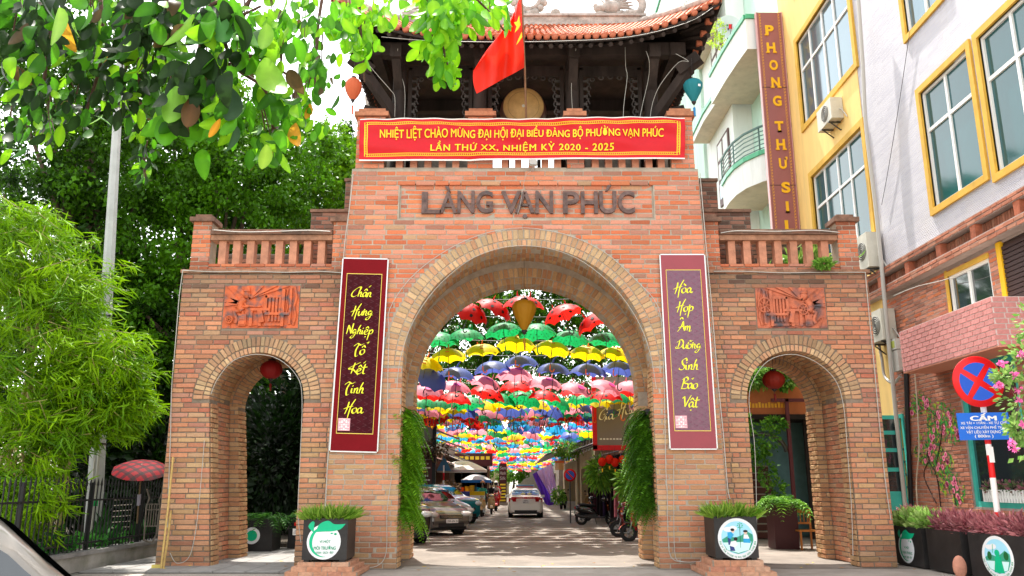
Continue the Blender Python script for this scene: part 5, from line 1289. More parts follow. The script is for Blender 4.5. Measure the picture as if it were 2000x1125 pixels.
# ------------------------------------------------------------------ people
m_skin = M('skin', (.42, .22, .14), rough=.55)
def figure(label, joints, edges, radii, cloth, loc, rz, clothes=None, hair='#0c0806', extra=None):
    t = thing('person', label, 'person', loc, rz)
    me = bpy.data.meshes.new('body'); me.from_pydata(joints, edges, []); o = bpy.data.objects.new('body', me); COL.objects.link(o)
    sm = o.modifiers.new('skin', 'SKIN'); ss = o.modifiers.new('sub', 'SUBSURF'); ss.levels = 2; ss.render_levels = 2; sm.use_smooth_shade = True
    for i, r in enumerate(radii): me.skin_vertices[0].data[i].radius = (r, r) if not hasattr(r, '__len__') else r
    me.skin_vertices[0].data[0].use_root = True
    dg = bpy.context.evaluated_depsgraph_get(); nm = bpy.data.meshes.new_from_object(o.evaluated_get(dg)); bpy.data.objects.remove(o)
    nm.materials.clear(); mats = []
    for m in [m_skin]+[c for c, f in cloth]: nm.materials.append(m)
    for p in nm.polygons:
        c = p.center; k = 0
        for i, (m, f) in enumerate(cloth):
            if f(c): k = i+1
        p.material_index = k; p.use_smooth = True
    link('body', nm, t)
    return t
def person(label, loc, rz, pose, top, bottom, helmet=None, hair='#0c0806', skirt=None, mask=None, long_sleeve=True):
    mt = M('shirt '+top, top, rough=.8, vary=.1, scale=6); mbm = M('trousers '+bottom, bottom, rough=.85, vary=.1, scale=6); msh = M('shoe', (.03, .025, .02), rough=.6)
    if pose == 'ride':   # facing +x, seated at .78, hands on the grips
        J = [(-.22, 0, .86), (-.18, 0, 1.05), (-.1, 0, 1.28), (-.06, 0, 1.42), (-.03, 0, 1.5), (.0, 0, 1.62),
             (-.1, .17, 1.37), (.08, .23, 1.17), (.26, .26, 1.07), (-.1, -.17, 1.37), (.08, -.23, 1.17), (.26, -.26, 1.07),
             (-.15, .1, .83), (.22, .14, .78), (.2, .12, .42), (.3, .12, .35), (-.15, -.1, .83), (.22, -.14, .78), (.2, -.12, .42), (.3, -.12, .35)]
        hc = Vector((.01, 0, 1.64))
    else:
        J = [(0, 0, .95), (0, 0, 1.12), (0, 0, 1.3), (0, 0, 1.4), (0, 0, 1.47), (.01, 0, 1.58),
             (0, .17, 1.36), (.04, .22, 1.1), (.14, .2, .9), (0, -.17, 1.36), (.06, -.22, 1.12), (.2, -.12, 1.08),
             (0, .09, .88), (.06, .1, .5), (.0, .1, .1), (.12, .1, .04), (0, -.09, .88), (-.02, -.1, .5), (-.12, -.1, .12), (-.02, -.1, .04)]
        hc = Vector((.02, 0, 1.6))
    E = [(0, 1), (1, 2), (2, 3), (3, 4), (4, 5), (2, 6), (6, 7), (7, 8), (2, 9), (9, 10), (10, 11), (0, 12), (12, 13), (13, 14), (14, 15), (0, 16), (16, 17), (17, 18), (18, 19)]
    rd = [(.13, .11), (.13, .1), (.15, .1), (.08, .07), .05, .07, .065, .047, .033, .065, .047, .033, .095, .07, .045, .04, .095, .07, .045, .04]
    fl_ = [(mt, lambda c: c.z > .9 and c.z < 1.44 and (long_sleeve or abs(c.y) < .24)), (mbm, lambda c: c.z <= .92 and c.z > (.16 if pose != 'ride' else .45) and abs(c.y) < .24 and (pose == 'ride' or c.z < .92))]
    fl_.append((m_skin, lambda c: c.z > 1.44)); fl_.append((msh, lambda c: c.z < (.12 if pose != 'ride' else .43) and c.z > -1)); fl_.append((m_skin, lambda c: (abs(c.y) > .2 and c.z < 1.08 and c.z > .8 and pose != 'ride') or (pose == 'ride' and c.x > .2 and c.z > .98 and c.z < 1.2)))
    t = figure(label, J, E, rd, fl_, loc, rz)
    q = MB(); q.ell(hc, (.088, .075, .115), m_skin, 16, 10); q.ell(hc+Vector((.088, 0, -.005)), (.018, .014, .025), m_skin, 8, 5)
    for s in (-1, 1): q.ell(hc+Vector((.078, s*.03, .018)), (.01, .013, .008), m_black, 8, 5); q.ell(hc+Vector((0, s*.076, 0)), (.02, .01, .03), m_skin, 8, 5)
    q.ell(hc+Vector((.082, 0, -.05)), (.008, .025, .007), M('lips', (.4, .08, .07), rough=.5), 8, 5); q.build('head', t)
    # hands: palm and five fingers
    for s, wr in ((1, Vector(J[8])), (-1, Vector(J[11]))):
        q = MB(); d = (wr-Vector(J[7 if s > 0 else 10])).normalized(); q.ell(wr+d*.05, (.045, .022, .04), m_skin, 8, 6)
        for f in range(4): b0 = wr+d*.08+Vector((0, (f-1.5)*.018, 0)); q.tube([b0, b0+d*.035+Vector((0, 0, -.01)), b0+d*.045+Vector((0, 0, -.04))], [.009, .008, .006], m_skin, 5)
        b0 = wr+d*.04+Vector((0, -s*.03, 0)); q.tube([b0, b0+d*.03+Vector((0, -s*.015, -.02))], [.01, .007], m_skin, 5); q.build('hand', t)
    if helmet:
        mh = M('helmet '+helmet, helmet, rough=.25, coat=.6)
        q = MB(); q.ell(hc+Vector((-.01, 0, .045)), (.135, .12, .125), mh, 18, 10); q.build('helmet', t)
        q = MB(); q.grid([[hc+Vector((.125*math.cos(a)+.0, .115*math.sin(a), z)) for a in [R(-62+k*15.5) for k in range(9)]] for z in (.05, -.02, -.09)], m_glass); q.build('visor', t)
    else: q = MB(); q.ell(hc+Vector((-.02, 0, .035)), (.095, .088, .11), M('hair', (.012, .008, .007), rough=.5), 14, 8); q.ell(hc+Vector((-.07, 0, -.07)), (.05, .07, .13), M('hair'), 10, 8); q.build('hair', t)
    if mask: q = MB(); q.ell(hc+Vector((.035, 0, -.04)), (.065, .068, .055), M('face mask '+mask, mask, rough=.8), 12, 8); q.build('face_mask', t)
    if skirt:
        q = MB(); q.lathe([(.15, 1.02), (.17, .9), (.2, .7), (.24, .48)], (0, 0, 0), M('dress '+skirt, skirt, rough=.7), 20, mod=lambda a: 1+.05*math.cos(9*a)); q.build('skirt', t)
    return t
p0 = gpt(942, 1008)
person('person in mint jacket and tan helmet riding the front scooter', p0, R(-92), 'ride', '#3fa58c', '#2a2c34', '#c88c5c', mask='#1c1c20')
person('person in black jacket and dark helmet on the following scooter', (-1.15, 47, 0), R(-88), 'ride', '#1c1c20', '#1c1c20', '#1a1c1c', mask='#1a1c1c')
person('person in grey shirt and white helmet riding the red scooter', (-1.0, 52, 0), R(-86), 'ride', '#b8b4b4', '#20242c', '#e8e4e0')
person('woman standing in a red dress and pale blue mask', (-1.05, 62, 0), R(-80), 'stand', '#b80c14', '#c8906c', None, skirt='#b80c14', mask='#a8c8d8', long_sleeve=False)

# ------------------------------------------------------------------ shops along the street
m_pl = [M('plaster '+c, c, rough=.9, vary=.15, scale=1.2, dirt=.35, bump=.2) for c in ('#b08878', '#a89a80', '#8c8478', '#b8a888', '#7c5c4c')]
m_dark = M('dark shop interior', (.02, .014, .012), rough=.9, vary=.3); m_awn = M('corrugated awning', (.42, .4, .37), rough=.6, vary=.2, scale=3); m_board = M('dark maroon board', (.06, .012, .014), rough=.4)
m_hang = M('hanging goods', (.1, .03, .04), rough=.8)
def shop(label, x0, x1, y0, y1, h, wall, side, door=(.12, .88), dh=2.7, sign=None, upper=True, open_m=None):
    """box shop on one side of the street; side=+1 its front looks to -x"""
    t = thing('shop_house', label, 'shop', ((x0+x1)/2, (y0+y1)/2, 0)); c = Vector(t.location); fx = (x0 if side > 0 else x1)-c.x; s = -1 if side > 0 else 1
    q = MB(); a = y0-c.y; b_ = y1-c.y; d0 = a+(b_-a)*door[0]; d1 = a+(b_-a)*door[1]; back = (x1 if side > 0 else x0)-c.x
    X0, X1 = sorted((fx, back))
    q.bb(X0, X1, a, d0, 0, h, wall); q.bb(X0, X1, d1, b_, 0, h, wall); q.bb(X0, X1, d0+.001, d1-.001, dh, h, wall); q.build('wall', t)
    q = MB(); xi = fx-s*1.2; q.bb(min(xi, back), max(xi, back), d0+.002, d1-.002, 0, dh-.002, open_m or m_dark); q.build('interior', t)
    if upper and h > 4.5:
        n = max(1, int((b_-a)/2.2))
        for i in range(n):
            yc = a+(b_-a)*(i+.5)/n; q = MB(); q.bb(min(fx, fx+s*.06), max(fx, fx+s*.06), yc-.55, yc+.55, h-2.2, h-.9, m_wh); f = q.build('window', t)
            q = MB(); q.bb(min(fx, fx+s*.07), max(fx, fx+s*.07), yc-.48, yc-.03, h-2.13, h-.97, m_glass); q.bb(min(fx, fx+s*.07), max(fx, fx+s*.07), yc+.03, yc+.48, h-2.13, h-.97, m_glass); q.build('pane', f)
    q = MB(); q.bb(X0-.1, X1+.1, a-.0, b_+.0, h, h+.12, m_pl[2]); q.build('roof', t)
    return t
def awning(label, x0, x1, y0, y1, z0, z1, m, group='awnings over the shop fronts', th=.05):
    t = thing('awning', label, 'awning', ((x0+x1)/2, (y0+y1)/2, 0), 0, group); c = Vector(t.location)
    q = MB(); N = 24; R1 = []
    for k in (0, 1):
        R1.append([(x0+(x1-x0)*k-c.x, y0+(y1-y0)*i/N-c.y, (z0+(z1-z0)*k)+(.03 if i % 2 else 0)) for i in range(N+1)])
    q.grid(R1, m, False); q.grid([[(x, y, z-th) for x, y, z in r] for r in R1], m, False); q.build('sheet', t)
    q = MB(); q.bar((x1-c.x, y0-c.y, z1-.06), (x1-c.x, y1-c.y, z1-.06), .05, m_steel)
    for y in (y0, y1): q.bar((x0-c.x, y-c.y, z0-.06), (x1-c.x, y-c.y, z1-.06), .04, m_steel)
    q.build('frame', t); return t
# left: brick house with blue poster, dark menu tower
m_bk2 = M('orange brickwork', attr=False, col=(.5, .14, .045), rough=.85, vary=.2, scale=6)
t = shop('orange brick house on the left with a shop window showing blue posters', -12, -5.6, 40, 50, 4.0, m_bk2, -1, (.45, .9), 2.6, upper=False)
c = Vector(t.location)
B2 = Bricks(); B2.wall(-5.55, 0, 3.9, lambda z: [(40.0, 44.6)] if z < 2.6 else [(40.0, 50)], .1, .34, 'orange', axis='y', out=1, depth=.05)
B2.wall(39.99, 0, 4.0, lambda z: [(-8.5, -5.56)], .1, .34, 'orange', depth=.05)
cc, dd, rr, kk = B2.arrays(); me = brick_mesh('brickwork', cc-np.array(c), dd, rr, kk*np.array((1.0, .7, .5)), m_brick); o = link('brickwork', me, t); o['kind'] = 'stuff'
for x, w_ in ((-7.15, .95),):
    q = MB(); q.bb(x-c.x-.62, x-c.x+.55, 39.86-c.y, 39.95-c.y, .9, 2.55, m_plas); f = q.build('window', t)
    q = MB(); q.bb(x-c.x-.5, x-c.x+.2, 39.82-c.y, 39.85-c.y, 1.05, 2.4, M('blue poster', (.03, .35, .5), rough=.4, vary=.5, scale=4)); q.build('poster', f)
    for k in range(5): q = MB(); q.bb(x-c.x-.4, x-c.x+.12, 39.80-c.y, 39.81-c.y, 1.2+.24*k, 1.27+.24*k, m_wh); q.build('poster_line', f)
    q = MB(); q.bb(x-c.x-.7, x-c.x+.75, 39.7-c.y, 39.93-c.y, 2.62, 2.85, M('grey lintel', (.1, .09, .08), rough=.9)); q.build('lintel', t)
q = MB(); q.bb(-5.95-c.x, -5.45-c.x, 39.8-c.y, 50-c.y, 4.0, 5.3, m_pl[0]); q.bb(-9-c.x, -5.45-c.x, 39.8-c.y, 40.3-c.y, 4.0, 5.3, m_pl[0]); q.build('plaster_band', t)
# menu tower: dark boards with white lines of small print
mt_ = thing('menu_tower', 'tall dark sign tower covered with lines of white and yellow print on the left', 'sign', (-4.35, 39.0, 0)); m_lineW = M('sign print white', (.55, .5, .45)); m_lineY = M('sign print yellow', (.75, .6, .04))
q = MB(); q.bb(-.72, .62, -.1, .1, .0, 3.25, m_board); q.build('panel', mt_)
q = MB(); q.bb(-.8, -.72, -.12, .12, 0, 4.3, m_black); q.bb(.62, .78, -.14, .14, 0, 5.2, m_black); q.build('post', mt_)
for k in range(15):
    z = 3.1-.185*k; q = MB(); x = -.55
    if k in (2, 9): q.bb(-.7, .6, -.112, -.104, z-.005, z+.005, m_lineW)
    wd_ = random.uniform(.5, 1.05); s_ = -wd_/2
    while s_ < wd_/2: l_ = random.uniform(.05, .16); q.bb(s_, s_+l_*.75, -.112, -.104, z-.03, z+.03, m_lineY if k in (5, 10, 12) else m_lineW); s_ += l_
    q.build('print_line', mt_)
q = MB(); put_text(q, 'Silk', (-.05, -.115, .42), (1, 0, 0), (0, 0, 1), 1.0, .36, m_lineY, fat=.02); q.build('writing', mt_)
q = MB(); q.bb(-.35, .6, -.1, .3, 3.4, 4.2, M('grey meter box', (.2, .18, .15), rough=.7)); q.bb(-.3, .55, -.12, .3, 4.3, 5.0, M('tan box', (.3, .25, .17), rough=.7)); q.build('upper_box', mt_)
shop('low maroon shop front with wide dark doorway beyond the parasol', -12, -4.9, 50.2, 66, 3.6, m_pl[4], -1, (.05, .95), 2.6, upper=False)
shop('narrow grey house behind the maroon shop', -12, -4.6, 66.2, 84, 5.5, m_pl[2], -1)
shop('far cream house at the end of the left row', -12, -4.4, 84.2, 130, 6, m_pl[3], -1)
awning('long pale awning sloping down over the left shops', -6.6, -3.4, 44, 58, 3.9, 2.75, M('pinkish awning', (.5, .32, .27), rough=.6, vary=.2))
awning('dark awning above the far left shops', -5.6, -3.0, 60, 80, 4.0, 3.0, m_awn)
q = MB()
for k in range(5): q.bar((-5.6, 41+k*5, 4.9-.28*k), (-3.0, 47+k*5.5, 4.1-.3*k), .08, m_steel)
q.build('lean_frame', None, None, 'bundle of dark sloping struts under the umbrellas at the left', 'frame')
# vertical shop sign with yellow text
sg = thing('shop_sign', 'narrow maroon upright sign with white and yellow writing at the far left doorway', 'sign', (-.72, 66, 0))
q = MB(); q.bb(-.3, .3, -.1, .1, 0, 3.2, m_board); q.build('panel', sg)
for z, s_, m in ((2.85, 'Sen', m_lineW), (2.45, 'Hanh', m_lineW), (2.05, 'Silk', m_lineW)): q = MB(); put_text(q, s_, (0, -.11, z), (1, 0, 0), (0, 0, 1), .45, .25, m); q.build('writing', sg)
for k in range(6): q = MB(); q.bb(-.22, .22, -.112, -.104, .3+.24*k, .42+.24*k, m_lineY); q.build('print_line', sg)
q = MB(); q.bb(-.4, .4, -.3, .2, 0, .2, m_pl[2]); q.build('base', sg)
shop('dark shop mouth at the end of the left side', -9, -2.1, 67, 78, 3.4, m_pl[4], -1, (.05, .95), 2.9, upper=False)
q = MB(); q.bb(-5.3, -1.55, 66.3, 66.5, 3.0, 4.0, m_board); [q.bb(-4.6+.42*k, -4.3+.42*k, 66.26, 66.29, 3.5, 3.75, m_lineY) for k in range(7)]; q.bb(-5.3, -2.0, 67, 67.4, 0, 3.0, m_dark)
q.build('fascia_sign', None, None, 'maroon fascia sign with yellow writing over the dark far doorway', 'sign')
# parasols by the left kerb
def parasol(label, loc, r, zt, m1, m2, tilt=0, group=None):
    t = thing('parasol', label, 'parasol', loc, 0, group); q = MB(); n = 16
    q.grid([[(r*k/4*math.cos(2*math.pi*i/n), r*k/4*math.sin(2*math.pi*i/n), zt-.38*r*(k/4)**1.7) for i in range(n+1)] for k in range(5)], m1); q.build('canopy', t)
    q = MB(); q.grid([[(rr*math.cos(2*math.pi*i/n), rr*math.sin(2*math.pi*i/n), z) for i in range(n+1)] for rr, z in ((r, zt-.38*r), (r*1.0, zt-.38*r-.14))], m2); q.build('valance', t)
    q = MB(); q.tube([(0, 0, 0), (0, 0, zt)], .025, m_steel, 8); q.lathe([(0, 0), (.22, 0), (.2, .08), (0, .08)], (0, 0, 0), m_pl[2], 14); q.build('pole', t); return t
parasol('white and blue parasol beside the riders', (-1.95, 45.5, 0), .82, 2.15, M('white canvas', (.72, .72, .7), rough=.6, transl=.3), M('blue canvas', (.03, .2, .6), rough=.6, transl=.3))
parasol('larger white parasol behind the blue sign board', (-3.0, 50, 0), 1.5, 3.0, M('grey white canvas', (.6, .58, .55), rough=.6, transl=.25), M('grey white canvas'))
ts = thing('road_sign', 'blue triangular road sign seen from behind on a red and white post', 'sign', (-3.35, 41, 0))
q = MB(); q.prism([(-.36, 0), (.36, 0), (0, .75)], (0, -.02, 2.25), (1, 0, 0), (0, 0, 1), -.02, M('sign back blue', (.03, .12, .22), rough=.5)); q.build('plate', ts)
for k in range(7): q = MB(); q.tube([(0, 0, .36*k), (0, 0, .36*(k+1))], .045, m_ban if k % 2 else m_wh, 10); q.build('post_band', ts)
bd = thing('notice_board', 'blue and white notice board on the left kerb behind the teal car', 'board', (-2.35, 43.5, 0))
q = MB(); q.bb(-1.05, .15, -.04, .04, .15, 1.25, M('board blue', (.04, .06, .35), rough=.5)); q.bb(-.95, .1, -.05, -.041, .72, .92, m_wh); put_text(q, 'GIỮ XE', (-.42, -.052, .82), (1, 0, 0), (0, 0, 1), .8, .15, m_ban); q.build('left_panel', bd)
q = MB(); q.bb(.17, .95, -.05, .03, .2, 1.25, m_wh)
for k in range(9): q.bb(.24+.22*(k % 3), .4+.22*(k % 3), -.056, -.051, .35+.2*(k//3), .47+.2*(k//3), [m_ban, UM['blue'], UM['green'], UM['yellow']][k % 4])
q.bb(.17, .95, -.056, -.051, 1.05, 1.25, UM['yellow']); q.build('right_panel', bd)
for i, (c_, x, z) in enumerate((('#d8501c', -2.75, 1.0), ('#d8981c', -2.45, 1.05), ('#b82818', -3.0, .95), ('#e0b030', -2.2, 1.1), ('#1c88a0', -1.9, 1.0))):
    q = MB(); q.grid([[(x+dx*(.6+.4*(1-k/3)), 46+.05*math.sin(dx*30), z+.45-.3*k) for dx in (-.14, -.07, 0, .07, .14)] for k in range(4)], M('cloth '+c_, c_, rough=.8, transl=.2)); q.build('scarf', None, None, ['orange scarf', 'amber scarf', 'dark red scarf', 'light yellow scarf', 'teal scarf'][i]+' hanging under the blue and white parasol', 'scarf', 'scarves under the parasol')
# right side shops
shop('right shop with the big silk sign, dark open front full of clothes', 5.3, 12, 27.5, 42, 5.2, m_pl[0], 1, (.02, .97), 3.1, upper=False)
shop('pink plastered house behind the silk sign', 5.6, 12, 42.2, 52, 6.2, m_pl[0], 1, (.1, .9), 2.7)
shop('cream house with dark gable sign on the right', 5.2, 12, 52.2, 64, 6.0, m_pl[3], 1, (.1, .9), 2.7)
shop('narrow ochre house on the right', 5.0, 12, 64.2, 82, 5.6, m_pl[1], 1)
shop('last grey house on the right of the street', 4.6, 12, 82.2, 130, 6.2, m_pl[2], 1)
awning('pale corrugated awning with fringe on the right', 5.6, 3.3, 42, 52, 4.15, 3.35, M('pale awning', (.6, .6, .58), rough=.5, vary=.15))
awning('long low dark edged roof over the purple sheet', 5.2, 2.2, 54, 80, 4.6, 3.5, m_awn)
shop('far house closing the view at the street end', -6, -.5, 131, 140, 6, m_pl[3], -1); shop('grey house at the far right street end', 1.0, 8, 128, 140, 5.4, m_pl[2], 1)
# big silk sign
ss_ = thing('silk_sign', 'big grey sign in a red frame with white brush writing over the right shop', 'sign', (4.15, 30.2, 0))
q = MB(); q.bb(-1.05, 1.35, -.06, .06, 3.0, 5.5, M('grey sign face', (.2, .17, .16), rough=.4)); q.build('panel', ss_)
q = MB(); q.bb(-1.2, -1.05, -.1, .1, 2.85, 5.6, m_ban); q.bb(-1.2, 1.45, -.1, .1, 2.82, 3.0, m_ban); q.bb(1.35, 1.5, -.1, .1, 2.85, 5.6, m_ban); q.build('red_frame', ss_)
q = MB(); brush(q, L('G i a'), (-1.0, -.14, 3.9), (1, 0, .05), (0, 0, 1), .2, m_wh, .24); q.build('writing', ss_)
q = MB(); brush(q, L('H u y'), (-.27, -.14, 4.1), (1, 0, .05), (0, 0, 1), .21, m_wh, .24); q.build('writing', ss_)
q = MB(); brush(q, L('S i l k'), (.5, -.14, 4.3), (1, 0, .05), (0, 0, 1), .21, m_wh, .24); q.build('writing', ss_)
q = MB()
for k in range(7): q.bb(-.95+.12*k, -.87+.12*k, -.075, -.065, 3.2, 3.25, m_wh)
q.build('print_line', ss_)
for i, (x, z) in enumerate(((1176, 902), (1190, 897), (1201, 903), (1216, 898))):
    lantern('red_lantern', ['round red lantern at the left end under the silk sign', 'second round red lantern under the silk sign, hung a little higher', 'third round red lantern under the silk sign', 'fourth red lantern under the silk sign, half behind the ferns'][i], x, z, 30.0, 16, 17, '#e0280c', 'round', .35, 'red lanterns under the silk sign', tas='#e0b020')
# purple sheets
ps = thing('cloth_sheet', 'purple and pale lilac cloth sheet hanging beside the right shops', 'sheet', (0, 0, 0))
def quad_cloth(pts, m, nm, root, folds=5, amp=.15, n=20):
    a, b_, c, d = [Vector(p) for p in pts]; q = MB()
    q.grid([[a.lerp(b_, i/n).lerp(d.lerp(c, i/n), j/12)+Vector((0, amp*math.sin(folds*math.pi*i/n+j*.35)*(.3+j/14), -.05*math.sin(math.pi*i/n)*j/6)) for i in range(n+1)] for j in range(13)], m); return q.build(nm, root)
Yp = 52
quad_cloth([at(1040, 926, Yp), at(1058, 916, Yp), at(1082, 985, Yp), at(1064, 983, Yp)], M('deep purple cloth', (.1, .03, .38), rough=.6, transl=.3), 'purple_part', ps)
quad_cloth([at(1048, 921, Yp-.3), at(1078, 905, Yp-.3), at(1087, 954, Yp-.3), at(1077, 972, Yp-.3)], M('lilac cloth', (.62, .42, .75), rough=.6, transl=.35), 'lilac_part', ps, 6, .2)
fr = thing('fringe', 'orange fringed valance under the pale awning', 'fringe', at(1093, 912, 42)); q = MB(); w_ = 18*42/1640
q.bb(-w_/2, w_/2, -.02, .02, .2, .3, m_org); q.build('band', fr)
for k in range(16): q = MB(); q.bb(-w_/2+w_*k/16, -w_/2+w_*(k+.7)/16, -.015, .015, -.15, .2, M('fringe cloth', (.75, .35, .06), rough=.8)); q.build('strand', fr)
npk = thing('no_parking_sign', 'round red and blue no parking sign at the clothes shop', 'sign', at(1113, 928, 36))
q = MB(); q.lathe([(0, -.03), (.27, -.03), (.27, .0)], (0, 0, 0), M('sign red', (.7, .01, .012), rough=.4), 28, 'y'); q.lathe([(0, -.034), (.19, -.034)], (0, 0, 0), M('sign blue', (.02, .1, .55), rough=.4), 28, 'y'); q.bar((-.15, -.04, .15), (.15, -.04, -.15), .06, M('sign red')); q.build('disc', npk)
q = MB(); q.tube([(.0, .03, -.2), (0, .03, -npk.location.z)], .03, m_steel, 8); q.build('post', npk)
# clothes on racks
rk = ['#1c1418', '#5c2838', '#0c0a0c', '#a84c5c', '#141016', '#2c1c40', '#180c10', '#3c1828', '#0c0a10', '#c87884', '#1c1020']
def garment(label, x, y, ztop, h, w_, col, group, rz=0):
    t = tag(bpy.data.objects.new('garment', None), label, 'garment', group); COL.objects.link(t); t.location = (x, y, ztop); t.rotation_euler.z = rz
    m = M('garment '+col, col, rough=.85, vary=.3, scale=7); q = MB(); N = 10
    q.grid([[(w_*(.32+.2*k/6+(.12 if k == 1 else 0))*math.sin(2*math.pi*i/N), .06*math.cos(2*math.pi*i/N)*(1+.3*math.sin(i*3)), -h*k/6) for i in range(N+1)] for k in range(7)], m); q.build('cloth', t)
    q = MB(); q.tube([(0, 0, .02), (0, 0, .1), (.03, 0, .13)], .008, m_steel, 5); q.tube([(-w_*.3, 0, 0), (0, 0, .04), (w_*.3, 0, 0)], .01, m_steel, 5); q.build('hanger', t); return t
GN = {0: 'charcoal', 1: 'wine', 2: 'black', 3: 'rose', 4: 'dark plum', 5: 'indigo', 6: 'dark brown', 7: 'burgundy', 8: 'jet black', 9: 'salmon', 10: 'aubergine'}
for i in range(11):
    garment(f'{GN[i]} dress on the upper rail of the right clothes shop', 3.95+.03*i, 41.0-1.05*i, 2.75, 1.25, .62, rk[(i*3) % 11], 'dresses on the upper rail', R(60))
    garment(f'{GN[i]} garment on the lower rail of the right clothes shop', 3.85+.03*i, 41.2-1.05*i, 1.45, 1.2, .6, rk[(i*5+2) % 11], 'garments on the lower rail', R(60))
for z in (2.9, 1.6): q = MB(); q.tube([(3.9, 42, z), (4.3, 29, z)], .02, m_steel, 7); q.build('clothes_rail', None, None, ('upper' if z > 2 else 'lower')+' steel rail holding dark garments on the right', 'rail')
for i, c_ in enumerate(('#b86c8c', '#c83c6c', '#8c5c9c', '#a87cae', '#c8a8b8', '#78406c')):
    garment(['dusty pink', 'magenta', 'violet', 'lilac', 'pale pink', 'dark mauve'][i]+' shirt on the low rack near the pillar', 4.35+.1*i, 29.5, 1.25, 1.0, .5, c_, 'shirts on the low rack', R(80))
q = MB(); q.tube([(4.25, 29.5, 1.4), (5.1, 29.5, 1.4)], .015, m_chr, 6)
for x in (4.25, 5.1): q.tube([(x, 29.5, 0), (x, 29.5, 1.4)], .015, m_chr, 6)
q.build('clothes_rack', None, None, 'low chrome rack of pink and violet shirts', 'rack')
for i, (y, h, c_) in enumerate(((29.2, 2.9, '#b8380c'), (30.4, 2.8, '#801018'), (31.6, 2.8, '#a83c4c'), (33, 2.7, '#5c1c20'), (34.5, 2.8, '#c04818'))):
    q = MB(); q.grid([[(5.15+.05*math.sin(k*2+j), y+.7*k/5, .2+h*j/5) for k in range(6)] for j in range(6)], M('bolt cloth '+c_, c_, rough=.8, vary=.15)); q.build('cloth_hanging', None, None, ['bright orange', 'dark red', 'rose', 'brown', 'burnt orange'][i]+' length of silk hanging in the right shop mouth', 'cloth', 'lengths of silk in the shop')
# ------------------------------------------------------------------ buildings on the right
WX = 10.4
m_pane = M('reflecting window glass', (.14, .2, .23), rough=.06, metal=.5); m_pane3 = M('teal window glass', (.015, .085, .095), rough=.06, spec=.5); m_pane2 = M('dark window glass', (.02, .03, .035), rough=.05, spec=1, coat=1)
m_alu = M('white window frame', (.78, .78, .76), rough=.4); m_ytrim = M('mustard trim', (.62, .36, .05), rough=.7, vary=.12, scale=3, dirt=.2)
m_ywall = M('yellow render', (.80, .55, .20), rough=.85, vary=.08, scale=1.2, bump=.1, dirt=.5, dirtcol=(.45, .32, .15), stretch=(1.5, 1.5, .22))
m_mint = M('mint render', (.52, .70, .60), rough=.85, vary=.07, scale=1, dirt=.5, dirtcol=(.25, .36, .32), stretch=(1.5, 1.5, .22)); m_mwhite = M('white render', (.74, .77, .74), rough=.8, vary=.06, scale=1, dirt=.5, dirtcol=(.4, .42, .36), stretch=(1.5, 1.5, .22))
m_gtile = M('green tile strip', (.08, .38, .2), rough=.3, vary=.2, scale=6); m_beige = M('beige soffit', (.55, .47, .36), rough=.9, vary=.12, scale=1.5, dirt=.3)
def tile_mat():
    m = bpy.data.materials.new('white cladding tiles'); m.use_nodes = True; n = m.node_tree.nodes; l = m.node_tree.links; p = n['Principled BSDF']
    g = n.new('ShaderNodeNewGeometry'); sp = n.new('ShaderNodeSeparateXYZ'); cb = n.new('ShaderNodeCombineXYZ'); l.new(g.outputs['Position'], sp.inputs[0]); l.new(sp.outputs['Y'], cb.inputs[0]); l.new(sp.outputs['Z'], cb.inputs[1])
    bt = n.new('ShaderNodeTexBrick'); bt.inputs['Scale'].default_value = 1; bt.inputs['Brick Width'].default_value = .52; bt.inputs['Row Height'].default_value = .105; bt.inputs['Mortar Size'].default_value = .006
    bt.inputs['Color1'].default_value = (.5, .49, .54, 1); bt.inputs['Color2'].default_value = (.43, .42, .48, 1); bt.inputs['Mortar'].default_value = (.5, .48, .48, 1); l.new(cb.outputs[0], bt.inputs['Vector'])
    w_ = n.new('ShaderNodeTexWave'); w_.inputs['Scale'].default_value = 9; w_.inputs['Distortion'].default_value = 3; w_.bands_direction = 'Y'; l.new(cb.outputs[0], w_.inputs['Vector'])
    b = n.new('ShaderNodeBump'); b.inputs['Strength'].default_value = .5; b.inputs['Distance'].default_value = .02; l.new(w_.outputs['Fac'], b.inputs['Height'])
    b2 = n.new('ShaderNodeBump'); b2.inputs['Strength'].default_value = .6; b2.inputs['Distance'].default_value = .01; b2.invert = True; l.new(bt.outputs['Fac'], b2.inputs['Height']); l.new(b.outputs[0], b2.inputs['Normal']); l.new(b2.outputs[0], p.inputs['Normal'])
    nz = n.new('ShaderNodeTexNoise'); nz.inputs['Scale'].default_value = .7; nz.inputs['Detail'].default_value = 8; mr = n.new('ShaderNodeMapRange'); mr.inputs['From Min'].default_value = .55; mr.inputs['From Max'].default_value = .8; mr.inputs['To Max'].default_value = .45; l.new(nz.outputs['Fac'], mr.inputs['Value']); l.new(g.outputs['Position'], nz.inputs['Vector'])
    mx = n.new('ShaderNodeMix'); mx.data_type = 'RGBA'; l.new(mr.outputs[0], mx.inputs[0]); l.new(bt.outputs['Color'], mx.inputs[6]); mx.inputs[7].default_value = (.5, .45, .42, 1); l.new(mx.outputs[2], p.inputs['Base Color']); p.inputs['Roughness'].default_value = .45
    return m
m_wtile = tile_mat()
